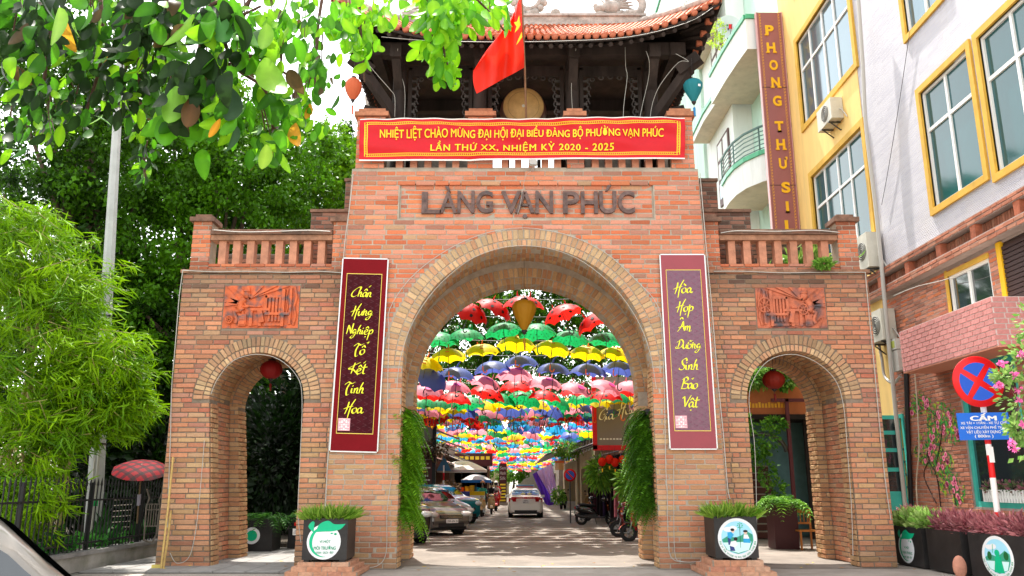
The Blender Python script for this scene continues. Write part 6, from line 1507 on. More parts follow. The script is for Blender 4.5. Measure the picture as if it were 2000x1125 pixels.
def facade(q, X, y0, y1, z0, z1, holes, m, th=.3):
    """wall sheet of thickness th on x = X facing -x, with rectangular holes (ya, yb, za, zb)"""
    ysv = sorted({y0, y1, *[h[0] for h in holes], *[h[1] for h in holes]}); ysv = [y for y in ysv if y0 <= y <= y1]
    for a, b_ in zip(ysv[:-1], ysv[1:]):
        hs = sorted([(h[2], h[3]) for h in holes if h[0] < (a+b_)/2 < h[1]]); z = z0
        for h0, h1 in hs:
            if h0 > z: q.bb(X, X+th, a, b_, z, h0, m)
            z = max(z, h1)
        if z < z1: q.bb(X, X+th, a, b_, z, z1, m)
def window(parent, X, y0, y1, z0, z1, cols, split=None, frame=.07, fm=None, pm=None, sill=True, name='window'):
    fm = fm or m_alu; pm = pm or m_pane; q = MB(); o = Vector(parent.location); xx = X+.08
    def B(q, a, b_, c, d, dx0, dx1, m): q.bb(xx+dx0-o.x, xx+dx1-o.x, a-o.y, b_-o.y, c-o.z, d-o.z, m)
    B(q, y0, y0+frame, z0, z1, -.04, .05, fm); B(q, y1-frame, y1, z0, z1, -.04, .05, fm); B(q, y0+frame, y1-frame, z0, z0+frame, -.039, .05, fm); B(q, y0+frame, y1-frame, z1-frame, z1, -.039, .05, fm)
    zs = [z0+frame, z1-frame]
    if split: zs = [z0+frame, split, z1-frame]; B(q, y0+frame, y1-frame, split-.045, split+.045, -.037, .05, fm)
    cy = [y0+(y1-y0)*c for c in cols]
    for c in cy: B(q, c-.04, c+.04, z0+frame, z1-frame, -.035, .05, fm)
    f = q.build(name, parent); ed = [y0+frame]+cy+[y1-frame]
    for a, b_ in zip(ed[:-1], ed[1:]):
        for c, d in zip(zs[:-1], zs[1:]):
            q = MB(); B(q, a-.02, b_+.02, c-.02, d+.02, .01, .02, pm[(c > z0+1)] if isinstance(pm, (list, tuple)) else pm); q.build('pane', f)
    return f
def trim(parent, X, y0, y1, z0, z1, w_=.16, m=None, proud=.06, sides='lrbt'):
    m = m or m_ytrim; o = Vector(parent.location); q = MB()
    def B(a, b_, c, d, k=0): q.bb(X-proud-k-o.x, X+.05-o.x, a-o.y, b_-o.y, c-o.z, d-o.z, m)
    if 'l' in sides: B(y1, y1+w_, z0-w_, z1+w_)
    if 'r' in sides: B(y0-w_, y0, z0-w_, z1+w_)
    if 'b' in sides: B(y0, y1, z0-w_, z0, .002)
    if 't' in sides: B(y0, y1, z1, z1+w_, .002)
    q.build('window_trim', parent)
# -- brick and white tile house
ha = thing('tiled_house', 'house on the right with white wavy tiles above and red brick ground floor', 'house', (WX, 18, 0)); O = Vector(ha.location)
wins = [(16.8, 19.0, 8.23, 11.3), (14.2, 16.35, 8.1, 11.3), (17.4, 19.25, 13.1, 15.9), (14.6, 16.6, 13.1, 15.9)]
low = [(17.15, 18.85, 5.5, 6.45), (16.75, 18.95, 1.14, 4.25), (21.9, 23.0, .15, 3.35), (13.0, 16.75, 4.9, 6.62)]
q = MB(); facade(q, WX-O.x, 10-O.y, 22.3-O.y, 7.4, 18.5, [(a-O.y, b_-O.y, c, d) for a, b_, c, d in wins], m_wtile); q.build('tiled_wall', ha)
q = MB(); q.bb(WX+.3-O.x, WX+8-O.x, 10-O.y, 22.29-O.y, 0, 18.5, M('interior grey', (.1, .11, .11), rough=.9)); q.build('house_block', ha)
q = MB(); facade(q, WX+.012-O.x, 10-O.y, 23.3-O.y, 0, 6.68, [(a-O.y, b_-O.y, c, d) for a, b_, c, d in low], M('house mortar', (.36, .29, .26), rough=.95, vary=.2, scale=3, bump=.3)); q.build('mortar_wall', ha)
m_cbr = M('cornice brick', (.42, .13, .07), rough=.85, vary=.35, scale=7, bump=.4)
q = MB(); q.bb(WX-.24-O.x, WX+.3-O.x, 10-O.y, 23.3-O.y, 7.21, 7.4, M('house mortar')); q.bb(WX-.0-O.x, WX+.3-O.x, 10-O.y, 23.3-O.y, 6.9, 7.209, M('house mortar')); q.bb(WX-.24-O.x, WX+.3-O.x, 10-O.y, 23.3-O.y, 6.681, 6.9, M('house mortar')); q.build('cornice', ha)
for y in (21.9, 20.3, 18.7, 17.2, 15.6): q = MB(); q.bb(WX-.22-O.x, WX-O.x, y-.1-O.y, y+.1-O.y, 6.902, 7.208, m_cbr); q.build('cornice_block', ha)
B = Bricks()
def holes_iv(hs, y0, y1): return lambda z: cut(y0, y1, [(h[0]-.02, h[1]+.02) for h in hs if h[2]-.03 < z < h[3]+.03])
B.wall(WX, 0, 6.66, holes_iv(low, 13, 23.3), .1, .34, lambda u, z: 'red' if z < 4.4 else 'pinkish' if rng.random() < .5 else 'orange', axis='y', out=-1, depth=.05, dirt=lambda u, z: .25*(z < .5))
B.wall(WX-.255, 7.215, 7.4, one(13, 23.3), .09, .34, 'red', axis='y', out=-1, depth=.04); B.wall(WX-.255, 6.685, 6.9, one(13, 23.3), .1, .34, 'red', axis='y', out=-1, depth=.04)
y = 13.0
while y < 23.2:
    B.put((WX-.03, y, 7.055), (.06, .075, .27), PALN['red'][rng.integers(4)]*rng.uniform(.6, .9)); y += .1
def emit_x(B, parent, singles, base=(.07, .36, .092), ylim=(14, 22.6)):
    c, d, r, k = B.arrays(); X_, Y_, dd = project(c); ins = (X_ > 5) & (X_ < 1995) & (Y_ > 5) & (Y_ < 1100); area = d[:, 1]*d[:, 2]*np.abs(c[:, 0])/dd**3*ins
    area = area*((c[:, 1] > ylim[0]) & (c[:, 1] < ylim[1])); order = np.argsort(-area); sel = [i for i in order[:singles] if area[i] > 0]; msk = np.ones(len(c), bool); msk[sel] = False; U = unit_brick(m_brick); po = Vector(parent.location)
    for i in sel:
        o = link('brick', U[rng.integers(4)], parent); o.location = Vector(c[i])-po; o.rotation_euler = (0, 0, R(90)); o.scale = (d[i, 1]/.36, d[i, 0]/.07, d[i, 2]/.092); o.color = (*k[i], 1)
    if msk.any(): me = brick_mesh('brickwork', c[msk]-np.array(po), d[msk], r[msk], k[msk], m_brick); o = link('brickwork', me, parent); o['kind'] = 'stuff'
emit_x(B, ha, 300)
for (a, b_, c, d), cols, sides in zip(wins, ([.52], [.5], [.5], [.5]), ('lrbt',)*4):
    window(ha, WX, a, b_, c, d, cols, d-1.05, pm=(m_pane3, m_pane3) if c < 10 else m_pane); trim(ha, WX, a, b_, c, d)
window(ha, WX, *low[0], [.52], None, pm=m_pane2); q = MB(); q.bb(WX-.03-O.x, WX+.05-O.x, 18.85-O.y, 18.93-O.y, 5.4, 6.6, m_ytrim); q.bb(WX-.03-O.x, WX+.05-O.x, 17.1-O.y, 18.85-O.y, 6.45, 6.55, m_ytrim); q.build('window_trim', ha)
m_teal = M('turquoise paint', (.06, .48, .40), rough=.5, vary=.12, scale=3, dirt=.15)
f = window(ha, WX, *low[1], [], None, frame=.12, fm=m_teal, pm=m_pane2)
q = MB(); q.bb(WX+.22-O.x, WX+.26-O.x, 18.2-O.y, 18.83-O.y, 1.2, 4.2, M('pale green curtain', (.45, .55, .42), rough=.9)); q.bb(WX+.2-O.x, WX+.3-O.x, 16.9-O.y, 17.9-O.y, 1.3, 2.3, M('counter', (.4, .45, .45), rough=.6)); q.build('curtain', f)
q = MB(); q.bb(WX-.02-O.x, WX+.1-O.x, 16.7-O.y, 19.0-O.y, 4.25, 4.42, m_teal); q.build('lintel', ha)
# brown shutter with mustard surround
q = MB()
for k in range(16): q.bb(WX-.02-O.x, WX+.02-O.x, 13.05-O.y, 16.6-O.y, 4.95+.1*k, 5.03+.1*k, M('brown slat', (.045, .022, .02), rough=.6)); 
q.bb(WX+.02-O.x, WX+.06-O.x, 13-O.y, 16.7-O.y, 4.9, 6.6, M('brown slat')); q.build('shutter', ha)
q = MB(); q.bb(WX-.05-O.x, WX+.06-O.x, 16.6-O.y, 16.75-O.y, 4.6, 6.65, M('bright mustard', (.75, .42, .01), rough=.6)); q.build('shutter_frame', ha)
# dark stair behind the teal door, door leaf folded out
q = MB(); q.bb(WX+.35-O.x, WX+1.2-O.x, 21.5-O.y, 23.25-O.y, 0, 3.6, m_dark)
for k in range(8): q.bb(WX+.1-O.x, WX+.34-O.x, 21.92-O.y, 22.98-O.y, .2+.33*k, .26+.33*k, M('dim tread', (.09, .08, .08), rough=.8))
q.build('doorway', ha)
q = MB(); q.bb(WX-.04-O.x, WX+.1-O.x, 21.8-O.y, 21.9-O.y, 0, 3.45, m_teal); q.bb(WX-.04-O.x, WX+.1-O.x, 23.0-O.y, 23.1-O.y, 0, 3.45, m_teal); q.bb(WX-.04-O.x, WX+.1-O.x, 21.9-O.y, 23.0-O.y, 3.35, 3.45, m_teal); q.build('door_frame', ha)
dl_ = MB(); D0 = atx(1760, 820, WX-.05); y = 21.75
def DL(x0, x1, z0, z1, m, k=0): dl_.bb(WX-.75+x0-O.x, WX-.75+x1-O.x, y-.03-k-O.y, y+.03+k-O.y, z0, z1, m)
DL(0, .08, .2, 3.4, m_teal); DL(.5, .58, .2, 3.4, m_teal)
for z in (.2, 1.35, 1.95, 2.45, 2.9, 3.3): DL(.08, .5, z, z+.1, m_teal, -.002)
DL(.08, .5, .3, 1.35, m_teal, -.015)
for a, b_ in ((1.45, 1.95), (2.05, 2.45), (2.55, 2.9), (3.0, 3.3)): DL(.08, .5, a, b_, m_pane2, -.02)
d_ = dl_.build('door', ha); q = MB(); q.box((WX-.7-O.x, y-.06-O.y, 1.75), (.03, .06, .14), m_chr); q.build('handle', d_)
# yellow house
hb = thing('yellow_house', 'yellow rendered house with mustard framed windows behind the gate on the right', 'house', (WX, 25, 0)); O = Vector(hb.location)
yw = [(22.35, 26.75, 14.0, 17.25), (22.35, 26.5, 8.5, 11.95), (22.35, 26.75, 19.6, 22.6), (22.6, 26.4, 4.0, 6.6)]
q = MB(); facade(q, WX-.02-O.x, 22.3-O.y, 28.4-O.y, 0, 24, [(a-O.y, b_-O.y, c, d) for a, b_, c, d in yw if c > 7], m_ywall); q.build('wall', hb)
q = MB(); q.bb(WX+.3-O.x, WX+8-O.x, 22.31-O.y, 28.39-O.y, 0, 24, M('interior grey')); q.build('house_block', hb)
for a, b_, c, d in yw[:3]:
    window(hb, WX, a, b_, c, d, [.3, .52, .78], d-1.15, pm=m_pane3 if c < 10 else m_pane); trim(hb, WX-.02, a, b_, c, d, .2)
q = MB(); q.bb(WX+.2-O.x, WX+.26-O.x, 26.0-O.y, 26.6-O.y, 8.6, 10.6, m_dark); q.build('dark_blind', hb)
def ac(label, X, Y, z, w_=.95, h=.7, dpt=.38):
    t = thing('air_conditioner', label, 'air conditioner', (X, Y, z), 0, 'outdoor air conditioner units'); m = M('cream casing', (.55, .53, .45), rough=.6, vary=.12, scale=3, dirt=.35, dirtcol=(.25, .22, .17))
    q = MB(); q.bb(-dpt, 0, -w_/2, w_/2, 0, h, m); q.build('casing', t)
    q = MB(); q.lathe([(0, -.012), (.26, -.012), (.27, 0)], (-dpt, -.08, h*.52), M('fan dark', (.1, .1, .1), rough=.7), 24, 'x')
    for r in (.08, .14, .2, .26): q.tube([(-dpt-.02, -.08+r*math.cos(a), h*.52+r*math.sin(a)) for a in [k*math.pi/9 for k in range(19)]], .006, m, 4, caps=False)
    q.build('fan_grille', t)
    q = MB()
    for s in (-.3, .3): q.bar((-dpt, s, -.03), (0, s, -.03), .04, m_steel); q.bar((-dpt+.05, s, -.03), (0, s, -.3), .03, m_steel)
    q.build('bracket', t)
    q = MB(); q.tube(catmull([(-.1, -w_/2, .3), (-.1, -w_/2-.15, .2), (-.03, -w_/2-.3, -.1)], 5), .02, m_cab, 6); q.build('pipe', t); return t
a_ = atx(1630, 245, WX-.1); ac('cream air conditioner on brackets on the yellow wall', WX-.03, a_.y, a_.z, 1.15)
a_ = atx(1690, 528, WX-.4); ac('cream air conditioner beside the top of the right wing of the gate', WX-.1, a_.y, a_.z, .9, 1.0)
a_ = atx(1712, 668, WX-.4); ac('cream air conditioner low on the brick house wall', WX-.03, a_.y, a_.z, .9, .85)
mtb = thing('electric_meter', 'small grey electric meter box on the brick house under the pink balcony', 'meter', atx(1759, 725, WX-.1)); q = MB(); q.bb(-.12, .1, -.2, .2, 0, .55, M('meter grey', (.5, .48, .44), rough=.6)); q.build('casing', mtb); q = MB(); q.bb(-.14, .1, -.2, .2, .57, .85, M('meter pale', (.55, .55, .5))); q.bb(-.15, -.14, -.12, .12, .62, .8, M('meter window', (.4, .45, .1), rough=.2)); q.build('window', mtb)
def wallpipe(label, pts, r, m, X=WX-.06, name='pipe'):
    c = catmull([atx(x, y, X) for x, y in pts], 5); o = c[0].copy(); q = MB(); q.tube([p-o for p in c], r, m, 7); q.build(name, None, o, label, 'pipe', 'pipes and cables on the right facades')
wallpipe('thick white pipe bundle running down between the yellow and the white house', [(1676, -10), (1685, 120), (1692, 250), (1710, 400), (1722, 520), (1733, 640), (1745, 760), (1757, 880), (1768, 990)], .055, m_cab, WX-.3)
wallpipe('black drain pipe beside the turquoise door', [(1770, 725), (1772, 800), (1776, 900), (1780, 1000)], .06, m_plas)
wallpipe('white pipe curling below the low air conditioner', [(1715, 665), (1722, 700), (1728, 735), (1745, 748), (1758, 735)], .04, m_cab, WX-.15)
wallpipe('thin beige cable hanging down the painted wall', [(1787, 730), (1792, 800), (1795, 880), (1790, 940), (1793, 1000)], .016, m_beige)
wallpipe('thin white wire along the cornice of the brick house', [(1745, 578), (1790, 560), (1850, 545), (1900, 525)], .01, m_cab, WX-.3)
wallpipe('pale wire dangling across the second yellow house window', [(1695, 330), (1697, 400), (1702, 460)], .012, m_cab)
wallpipe('thin slanting wire across the white tiled wall', [(1777, 60), (1758, 190), (1735, 330), (1722, 400)], .008, m_steel)
# pink brick balcony
bp = thing('pink_balcony', 'balcony parapet painted like pink bricks with white joints', 'balcony', (9.6, 18, 4.3)); m_pm = M('white joint paint', (.66, .6, .56), rough=.9, vary=.1)
q = MB(); q.bb(.012, .8, -2.1+.02, 1.9, 0, 1.0, m_pm); q.prism([(.0, -2.1), (.8, -2.45), (.8, 1.9), (0, 1.9)][::1], (0, 0, -.03), (1, 0, 0), (0, 1, 0), .03, M('pink soffit', (.6, .25, .17), rough=.8)); q.build('parapet', bp)
m_pb = M('pink painted brick', (.62, .27, .25), rough=.8, vary=.12, scale=12, bump=.3, attr=True)
pbm = None; z = .01; row = 0
while z < .98:
    u = -2.08-(row % 2)*.16
    while u < 1.88:
        a = max(u, -2.08); b_ = min(u+.32, 1.9)
        if b_-a > .06:
            if pbm is None: qq = MB(); qq.box((0, 0, 0), (.02, .3, .09), m_pb); o = qq.build('brick', bp, col=(1, 1, 1)); pbm = o.data
            else: o = link('brick', pbm, bp)
            o.location = (.003, (a+b_)/2, z+.05); o.scale = (1, (b_-a-.03)/.3, 1); c0 = random.uniform(.9, 1.1); o.color = (.6*c0, .26*c0, .24*c0, 1)
        u += .32
    for k in range(3):
        o = link('brick', pbm, bp); o.location = (.15+.27*k-(row % 2)*.06, -2.085, z+.05); o.rotation_euler = (0, 0, R(90)); o.scale = (.6, .8, 1); o.color = (.62, .27, .25, 1)
    z += .11; row += 1
# mint green house with balconies
hc_ = thing('mint_house', 'pale mint green house with curved white balconies behind the yellow one', 'house', (10.6, 34, 0)); O = Vector(hc_.location)
def P3(q, a, m): q.bb(a[0]-O.x, a[1]-O.x, a[2]-O.y, a[3]-O.y, a[4], a[5], m)
q = MB(); P3(q, (10.6, 16, 28.41, 46, 0, 30), m_mint); q.build('wall', hc_)
q = MB(); P3(q, (9.75, 10.59, 33.2, 38, 0, 26), m_mwhite); P3(q, (9.6, 10.59, 38.01, 46, 0, 25), m_mint); q.build('bay', hc_)
q = MB(); P3(q, (8.5, 10.59, 38.5, 50, 25.5, 28.5), m_mwhite); P3(q, (8.4, 10.59, 38.4, 50, 28.5, 28.75), m_gtile); P3(q, (8.6, 10.59, 38.6, 50, 25.3, 25.49), m_beige); q.build('top_storey', hc_)
def balcony(pl, z0, z1, rail=True):
    bl = thing('x', None, None); bpy.data.objects.remove(bl)
    q = MB(); n = len(pl); pts = [Vector((x-O.x, y-O.y, 0)) for x, y in pl]
    q.add([p+Vector((0, 0, z0)) for p in pts]+[p+Vector((0, 0, z1)) for p in pts], [(i, i+1, n+i+1, n+i) for i in range(n-1)], m_mwhite)
    q.add([p+Vector((0, 0, z0)) for p in pts]+[Vector((0, pts[-1].y, z0)), Vector((0, pts[0].y, z0))], [tuple(range(n+2))], m_beige)
    q.add([p+Vector((0, 0, z1)) for p in pts]+[Vector((0, pts[-1].y, z1)), Vector((0, pts[0].y, z1))], [tuple(range(n+2))], m_mwhite); o = q.build('balcony', hc_)
    q = MB(); 
    for a, b_ in zip(pts[:-1], pts[1:]): q.bar(a+Vector((0, 0, z1+.08)), b_+Vector((0, 0, z1+.08)), .14, m_gtile, ht=.18)
    q.build('tile_band', o)
    if rail:
        q = MB()
        for k in (.25, .42, .6, .78, .95, 1.15):
            for a, b_ in zip(pts[:-1], pts[1:]): q.bar(a+Vector((0, 0, z1+k)), b_+Vector((0, 0, z1+k)), .03 if k < 1 else .07, M('green grey rail', (.08, .16, .14), rough=.5))
        for a in pts[::2]: q.bar(a+Vector((0, 0, z1)), a+Vector((0, 0, z1+1.15)), .05, M('green grey rail'))
        q.build('railing', o)
curve = lambda: [(9.0, 32.8), (8.95, 31.8), (9.0, 30.9), (9.2, 30.1), (9.6, 29.4), (10.1, 28.9), (10.58, 28.6)]
balcony(curve(), 12.9, 14.0); balcony([(8.8, 33), (8.85, 31), (8.95, 29.4), (9.05, 28.3), (10.38, 28.3)], 17.9, 19.2, False); balcony([(8.95, 37.5), (8.9, 35), (9.0, 33.2)], 18.0, 18.35, False); balcony([(9.0, 38), (8.95, 36), (9.1, 33.4)], 9.3, 10.4, False)
balcony([(8.8, 38), (8.7, 36), (8.8, 33.2)], 22.3, 23.4, False)
for z0, z1 in ((14.1, 17.2), (19.4, 22)):
    q = MB(); P3(q, (9.68, 9.76, 33.9, 35.9, z0, z1), M('brown door timber', (.1, .05, .045), rough=.6)); f = q.build('door', hc_)
    for k in (0, 1):
        for j in range(3): q = MB(); P3(q, (9.66, 9.69, 34.05+.95*k, 34.75+.95*k, z0+.3+j*.95, z0+1.05+j*.95), m_mwhite if j else m_pane); q.build('pane', f)
q = MB(); P3(q, (9.55, 9.62, 40, 42, 13, 15.5), M('brown door timber')); P3(q, (9.54, 9.56, 40.2, 41.8, 13.2, 15.3), m_pane); q.build('window', hc_)
ds = thing('satellite_dish', 'pale satellite dish with a small red mark on the upper mint balcony', 'satellite dish', at(1424, 52, 31.5))
q = MB(); q.lathe([(0, .16), (.25, .12), (.45, .04), (.55, 0)], (0, 0, 0), M('dish grey', (.5, .54, .58), rough=.4), 28, 'y'); q.build('dish', ds)
q = MB(); q.bb(-.02, .13, -.03, -.02, -.12, .1, m_ban); q.bb(-.1, -.02, .02, .03, .05, .12, UM['green']); q.tube([(0, 0, -.5), (0, -.45, -.15)], .015, m_steel, 5); q.build('feed_arm', ds)
q = MB(); q.tube([(0, .1, 0), (0, .35, -.3), (0, .35, -1.2)], .03, m_steel, 6); q.build('mast', ds)
sp_ = blob_pts(350, [at(1403, 60, 31.5)[:], at(1412, 85, 31.5)[:]], [(.35, .3, .5), (.6, .3, .25)])
link('balcony_plant', leaves_mesh('p', sp_[0], rng.normal(size=(350, 3)), .12, 'small', M('leaf plain', attr=True, rough=.5, transl=.35), (.5, .6, .05), (.3, .5, .05)), None); tag(bpy.data.objects['balcony_plant'], 'thin yellow green plant beside the satellite dish', 'plant')
# tall upright sign
sg = thing('upright_sign', 'tall mauve upright sign with gold letters hung between the mint and yellow houses', 'sign', (9.86, 28.0, 9.3)); m_mauve = M('mauve sign face', (.27, .10, .10), rough=.45, vary=.08, scale=1.5)
q = MB(); q.bb(-.47, .47, -.05, .12, 0, 9.95, m_mauve); q.build('panel', sg)
q = MB(); q.bb(-.5, -.472, -.06, .13, 0, 9.98, M('pink edge', (.55, .3, .3), rough=.4)); q.bb(.472, .5, -.06, .13, 0, 9.98, M('pink edge')); q.build('edge', sg)
q = MB()
for k in range(82):
    for s in (-1, 1): z = .1+.12*k; q.bb(s*.36-.03, s*.36+.03, -.056, -.052, z, z+.02, m_gold); q.bb(s*.36+.015, s*.36+.03, -.056, -.0521, z+.02, z+.07, m_gold); q.bb(s*.36-.03, s*.36-.015, -.056, -.0521, z+.05, z+.09, m_gold)
q.build('key_border', sg, kind='stuff')
for z in (2.9, 6.8): q = MB(); q.bb(-.47, .47, -.057, -.051, z, z+.02, m_black); q.build('seam', sg)
for k in range(5): q = MB(); q.bb(.5, .62, -.03, .03, 1.2+2*k, 1.4+2*k, m_black); q.build('fixing', sg)
m_gl = M('gold letter', (.75, .42, .015), rough=.4)
for ch, x, y in (('P', 1503, 59), ('H', 1506, 93), ('O', 1511, 127), ('N', 1515, 161), ('G', 1518, 197), ('T', 1522, 247), ('H', 1525, 282), ('Ơ', 1530, 318), ('S', 1535, 366), ('I', 1538, 404), ('L', 1542, 441)):
    if ch == 'Ơ': ch = 'Ư'
    p = at(x, y, 27.93)-Vector(sg.location); q = MB(); h = .42*(1.12 if ch == 'Ư' else 1)
    put_text(q, ch, p+Vector((0, .03, 0)), (1, 0, 0), (0, 0, 1), .1 if ch == 'I' else .32, h, m_gl, bold=.04, depth=.08)
    if ch in 'PHNITL': 
        for s in (-1, 1):
            if ch in 'HNIT' or s < 0: q.bb(p.x+(0 if ch in 'IT' else s*.13)-.07, p.x+(0 if ch in 'IT' else s*.13)+.07, p.y-.02, p.y+.04, p.z-.22, p.z-.17, m_gl)
    q.build('letter', sg)
# ------------------------------------------------------------------ cafe seen through the right small arch
cf = thing('cafe_front', 'cafe front with orange sign band and dark stairs behind the right small arch', 'cafe', (8, 26, 0)); O = Vector(cf.location)
def C3(q, a, m): q.bb(a[0]-O.x, a[1]-O.x, a[2]-O.y, a[3]-O.y, a[4], a[5], m)
q = MB(); C3(q, (5.4, 10.3, 25.6, 25.9, 3.75, 4.75), M('orange cafe band', (.42, .13, .045), rough=.7, vary=.1)); [C3(q, (7.1+.1*k, 7.17+.1*k, 25.57, 25.6, 3.95, 4.08+.04*(k % 3 == 0)), m_gold) for k in range(15)]; q.build('sign_band', cf)
q = MB(); C3(q, (5.4, 10.3, 27.2, 27.4, 0, 8), M('teal grey wall', (.1, .19, .19), rough=.8, vary=.15)); q.build('back_wall', cf)
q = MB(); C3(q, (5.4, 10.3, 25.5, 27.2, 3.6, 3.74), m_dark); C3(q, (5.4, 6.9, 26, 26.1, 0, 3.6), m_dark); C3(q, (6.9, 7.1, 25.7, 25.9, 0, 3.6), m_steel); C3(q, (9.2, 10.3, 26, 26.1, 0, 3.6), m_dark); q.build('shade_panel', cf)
q = MB()
for k in range(10): C3(q, (7.15, 8.3, 25.95+.12*k, 26.15+.12*k, .02+.22*k, .2+.22*k), M('stair red brown', (.07, .02, .015), rough=.5)); C3(q, (7.15, 8.3, 25.94+.12*k, 25.95+.12*k, .2+.22*k, .235+.22*k), m_pl[2])
q.build('staircase', cf)
q = MB(); q.tube([(7.75-.75*math.cos(a)-O.x, 25.7-O.y, 2.6+.55*math.sin(a)) for a in [math.pi*k/10 for k in range(11)]], .07, m_steel, 6); q.build('arch_canopy', cf)
q = MB(); C3(q, (8.42, 8.52, 25.2, 25.3, 0, 4.2), M('maroon post', (.09, .015, .02), rough=.5)); C3(q, (8.0, 9.5, 25.2, 25.3, 4.1, 4.2), M('maroon post')); q.build('post', cf)
# ------------------------------------------------------------------ foliage
m_leaf = M('tree leaf', attr=True, rough=.42, transl=.34, spec=.16); m_bark = M('bark', (.11, .08, .055), rough=.95, vary=.4, scale=6, bump=.9, bscale=12)
m_leafd = M('dense leaf', attr=True, rough=.5, transl=.2, spec=.2)
def tree(label, trunk, clumps, n, size, cA, cB, shell=.45, kind='small', group='trees behind the gate', limbs=6, r=.22, mat=None):
    """trunk: ground point; clumps: list of (centre, radii)"""
    t = thing('tree', label, 'tree', trunk, 0, group); o = np.array(trunk, float)
    C_ = [np.array(c[0], float) for c in clumps]; Rr = [c[1] for c in clumps]
    P, D = blob_pts(n, C_, Rr, shell); cl = rng.random(n)
    # sub-clumping: pull points towards random twig centres so that gaps open
    k = max(30, n//110); tw, _ = blob_pts(k, C_, Rr, .55); j = rng.integers(0, k, n)
    tw_r = .55; P = tw[j]+rng.normal(size=(n, 3))*np.array((.42, .42, .32))*(np.mean([np.mean(q) for q in Rr])*.22)
    D = rng.normal(size=(n, 3))+np.array((0, 0, -.9)); keep = P[:, 2] > .3; P, D, cl = P[keep], D[keep], (rng.random(k)[j]*.6+cl*.4)[keep]
    me = leaves_mesh('crown', P-o, D, size*rng.uniform(.7, 1.3, len(P)), kind, mat or m_leaf, cA, cB, colf=cl); link('crown', me, t)
    q = MB(); top = sum(C_)/len(C_)-o; mid = Vector((top[0]*.35+random.uniform(-.3, .3), top[1]*.35, top[2]*.45)); q.tube(catmull([(0, 0, 0), mid*.5+Vector((.1, 0, 0)), mid], 5), [r*(1-.05*i) for i in range(11)], m_bark, 9); q.build('trunk', t)
    for i in range(min(limbs, max(limbs, len(C_)))):
        c = Vector(C_[i % len(C_)]-o)+Vector((random.uniform(-.6, .6), random.uniform(-.5, .5), random.uniform(0, .8))); q = MB(); q.tube(catmull([mid, mid.lerp(c, .45)+Vector((random.uniform(-.4, .4), 0, .3)), c], 5), [r*.5*(1-.08*k_) for k_ in range(11)], m_bark, 6); q.build('limb', t)
    return t
A = lambda x, y, Y: tuple(at(x, y, Y))
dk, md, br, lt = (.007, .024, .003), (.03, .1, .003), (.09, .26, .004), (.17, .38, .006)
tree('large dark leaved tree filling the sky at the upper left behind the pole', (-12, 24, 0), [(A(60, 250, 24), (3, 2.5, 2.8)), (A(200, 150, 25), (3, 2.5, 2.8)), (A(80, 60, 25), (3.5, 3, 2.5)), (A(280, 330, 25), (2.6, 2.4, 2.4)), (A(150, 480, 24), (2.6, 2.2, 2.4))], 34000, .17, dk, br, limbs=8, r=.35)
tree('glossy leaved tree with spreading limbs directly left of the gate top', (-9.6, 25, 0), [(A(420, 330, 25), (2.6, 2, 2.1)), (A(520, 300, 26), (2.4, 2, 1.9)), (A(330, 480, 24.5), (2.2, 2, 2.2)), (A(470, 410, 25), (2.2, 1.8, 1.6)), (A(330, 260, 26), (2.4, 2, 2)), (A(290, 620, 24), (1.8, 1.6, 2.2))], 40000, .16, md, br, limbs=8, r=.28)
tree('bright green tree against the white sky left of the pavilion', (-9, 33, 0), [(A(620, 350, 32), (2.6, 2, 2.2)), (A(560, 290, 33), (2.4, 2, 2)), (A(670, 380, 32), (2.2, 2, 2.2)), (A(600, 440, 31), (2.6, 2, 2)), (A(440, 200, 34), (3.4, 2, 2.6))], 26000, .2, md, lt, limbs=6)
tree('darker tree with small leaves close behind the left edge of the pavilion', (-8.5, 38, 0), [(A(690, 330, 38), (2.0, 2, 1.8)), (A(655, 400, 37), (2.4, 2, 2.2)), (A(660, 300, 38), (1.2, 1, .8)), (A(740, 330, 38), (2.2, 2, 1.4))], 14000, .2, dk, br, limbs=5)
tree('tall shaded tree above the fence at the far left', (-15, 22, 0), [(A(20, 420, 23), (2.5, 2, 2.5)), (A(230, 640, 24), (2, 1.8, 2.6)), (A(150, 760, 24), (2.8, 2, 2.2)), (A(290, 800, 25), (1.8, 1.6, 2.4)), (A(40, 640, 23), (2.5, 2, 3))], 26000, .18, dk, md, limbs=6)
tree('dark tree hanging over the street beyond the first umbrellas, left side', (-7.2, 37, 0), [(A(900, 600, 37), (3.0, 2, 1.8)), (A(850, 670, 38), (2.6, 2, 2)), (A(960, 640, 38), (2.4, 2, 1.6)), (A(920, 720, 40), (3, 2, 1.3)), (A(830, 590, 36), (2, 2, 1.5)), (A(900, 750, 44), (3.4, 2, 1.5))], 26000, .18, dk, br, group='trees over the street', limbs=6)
tree('dark tree hanging over the street beyond the first umbrellas, right side', (7.4, 39, 0), [(A(1130, 600, 38), (3.0, 2, 2.0)), (A(1170, 560, 38), (2.6, 2, 1.6)), (A(1060, 560, 39), (2.4, 2, 1.4)), (A(1050, 590, 39), (2.6, 2, 1.5)), (A(1190, 660, 39), (2.4, 2, 1.8)), (A(1090, 680, 40), (2.6, 2, 1.4)), (A(1010, 690, 41), (2.8, 2, 1.4)), (A(1160, 735, 43), (3, 2, 1.6)), (A(1040, 740, 44), (3, 2, 1.4))], 36000, .18, dk, br, group='trees over the street', limbs=6)
tree('dark leafy tree closing the far end of the street', (0, 122, 0), [(A(1000, 905, 120), (5, 3, 3.5)), (A(960, 880, 120), (5, 3, 4)), (A(1050, 885, 120), (5, 3, 4))], 7000, .45, md, br, limbs=3, group='trees over the street')
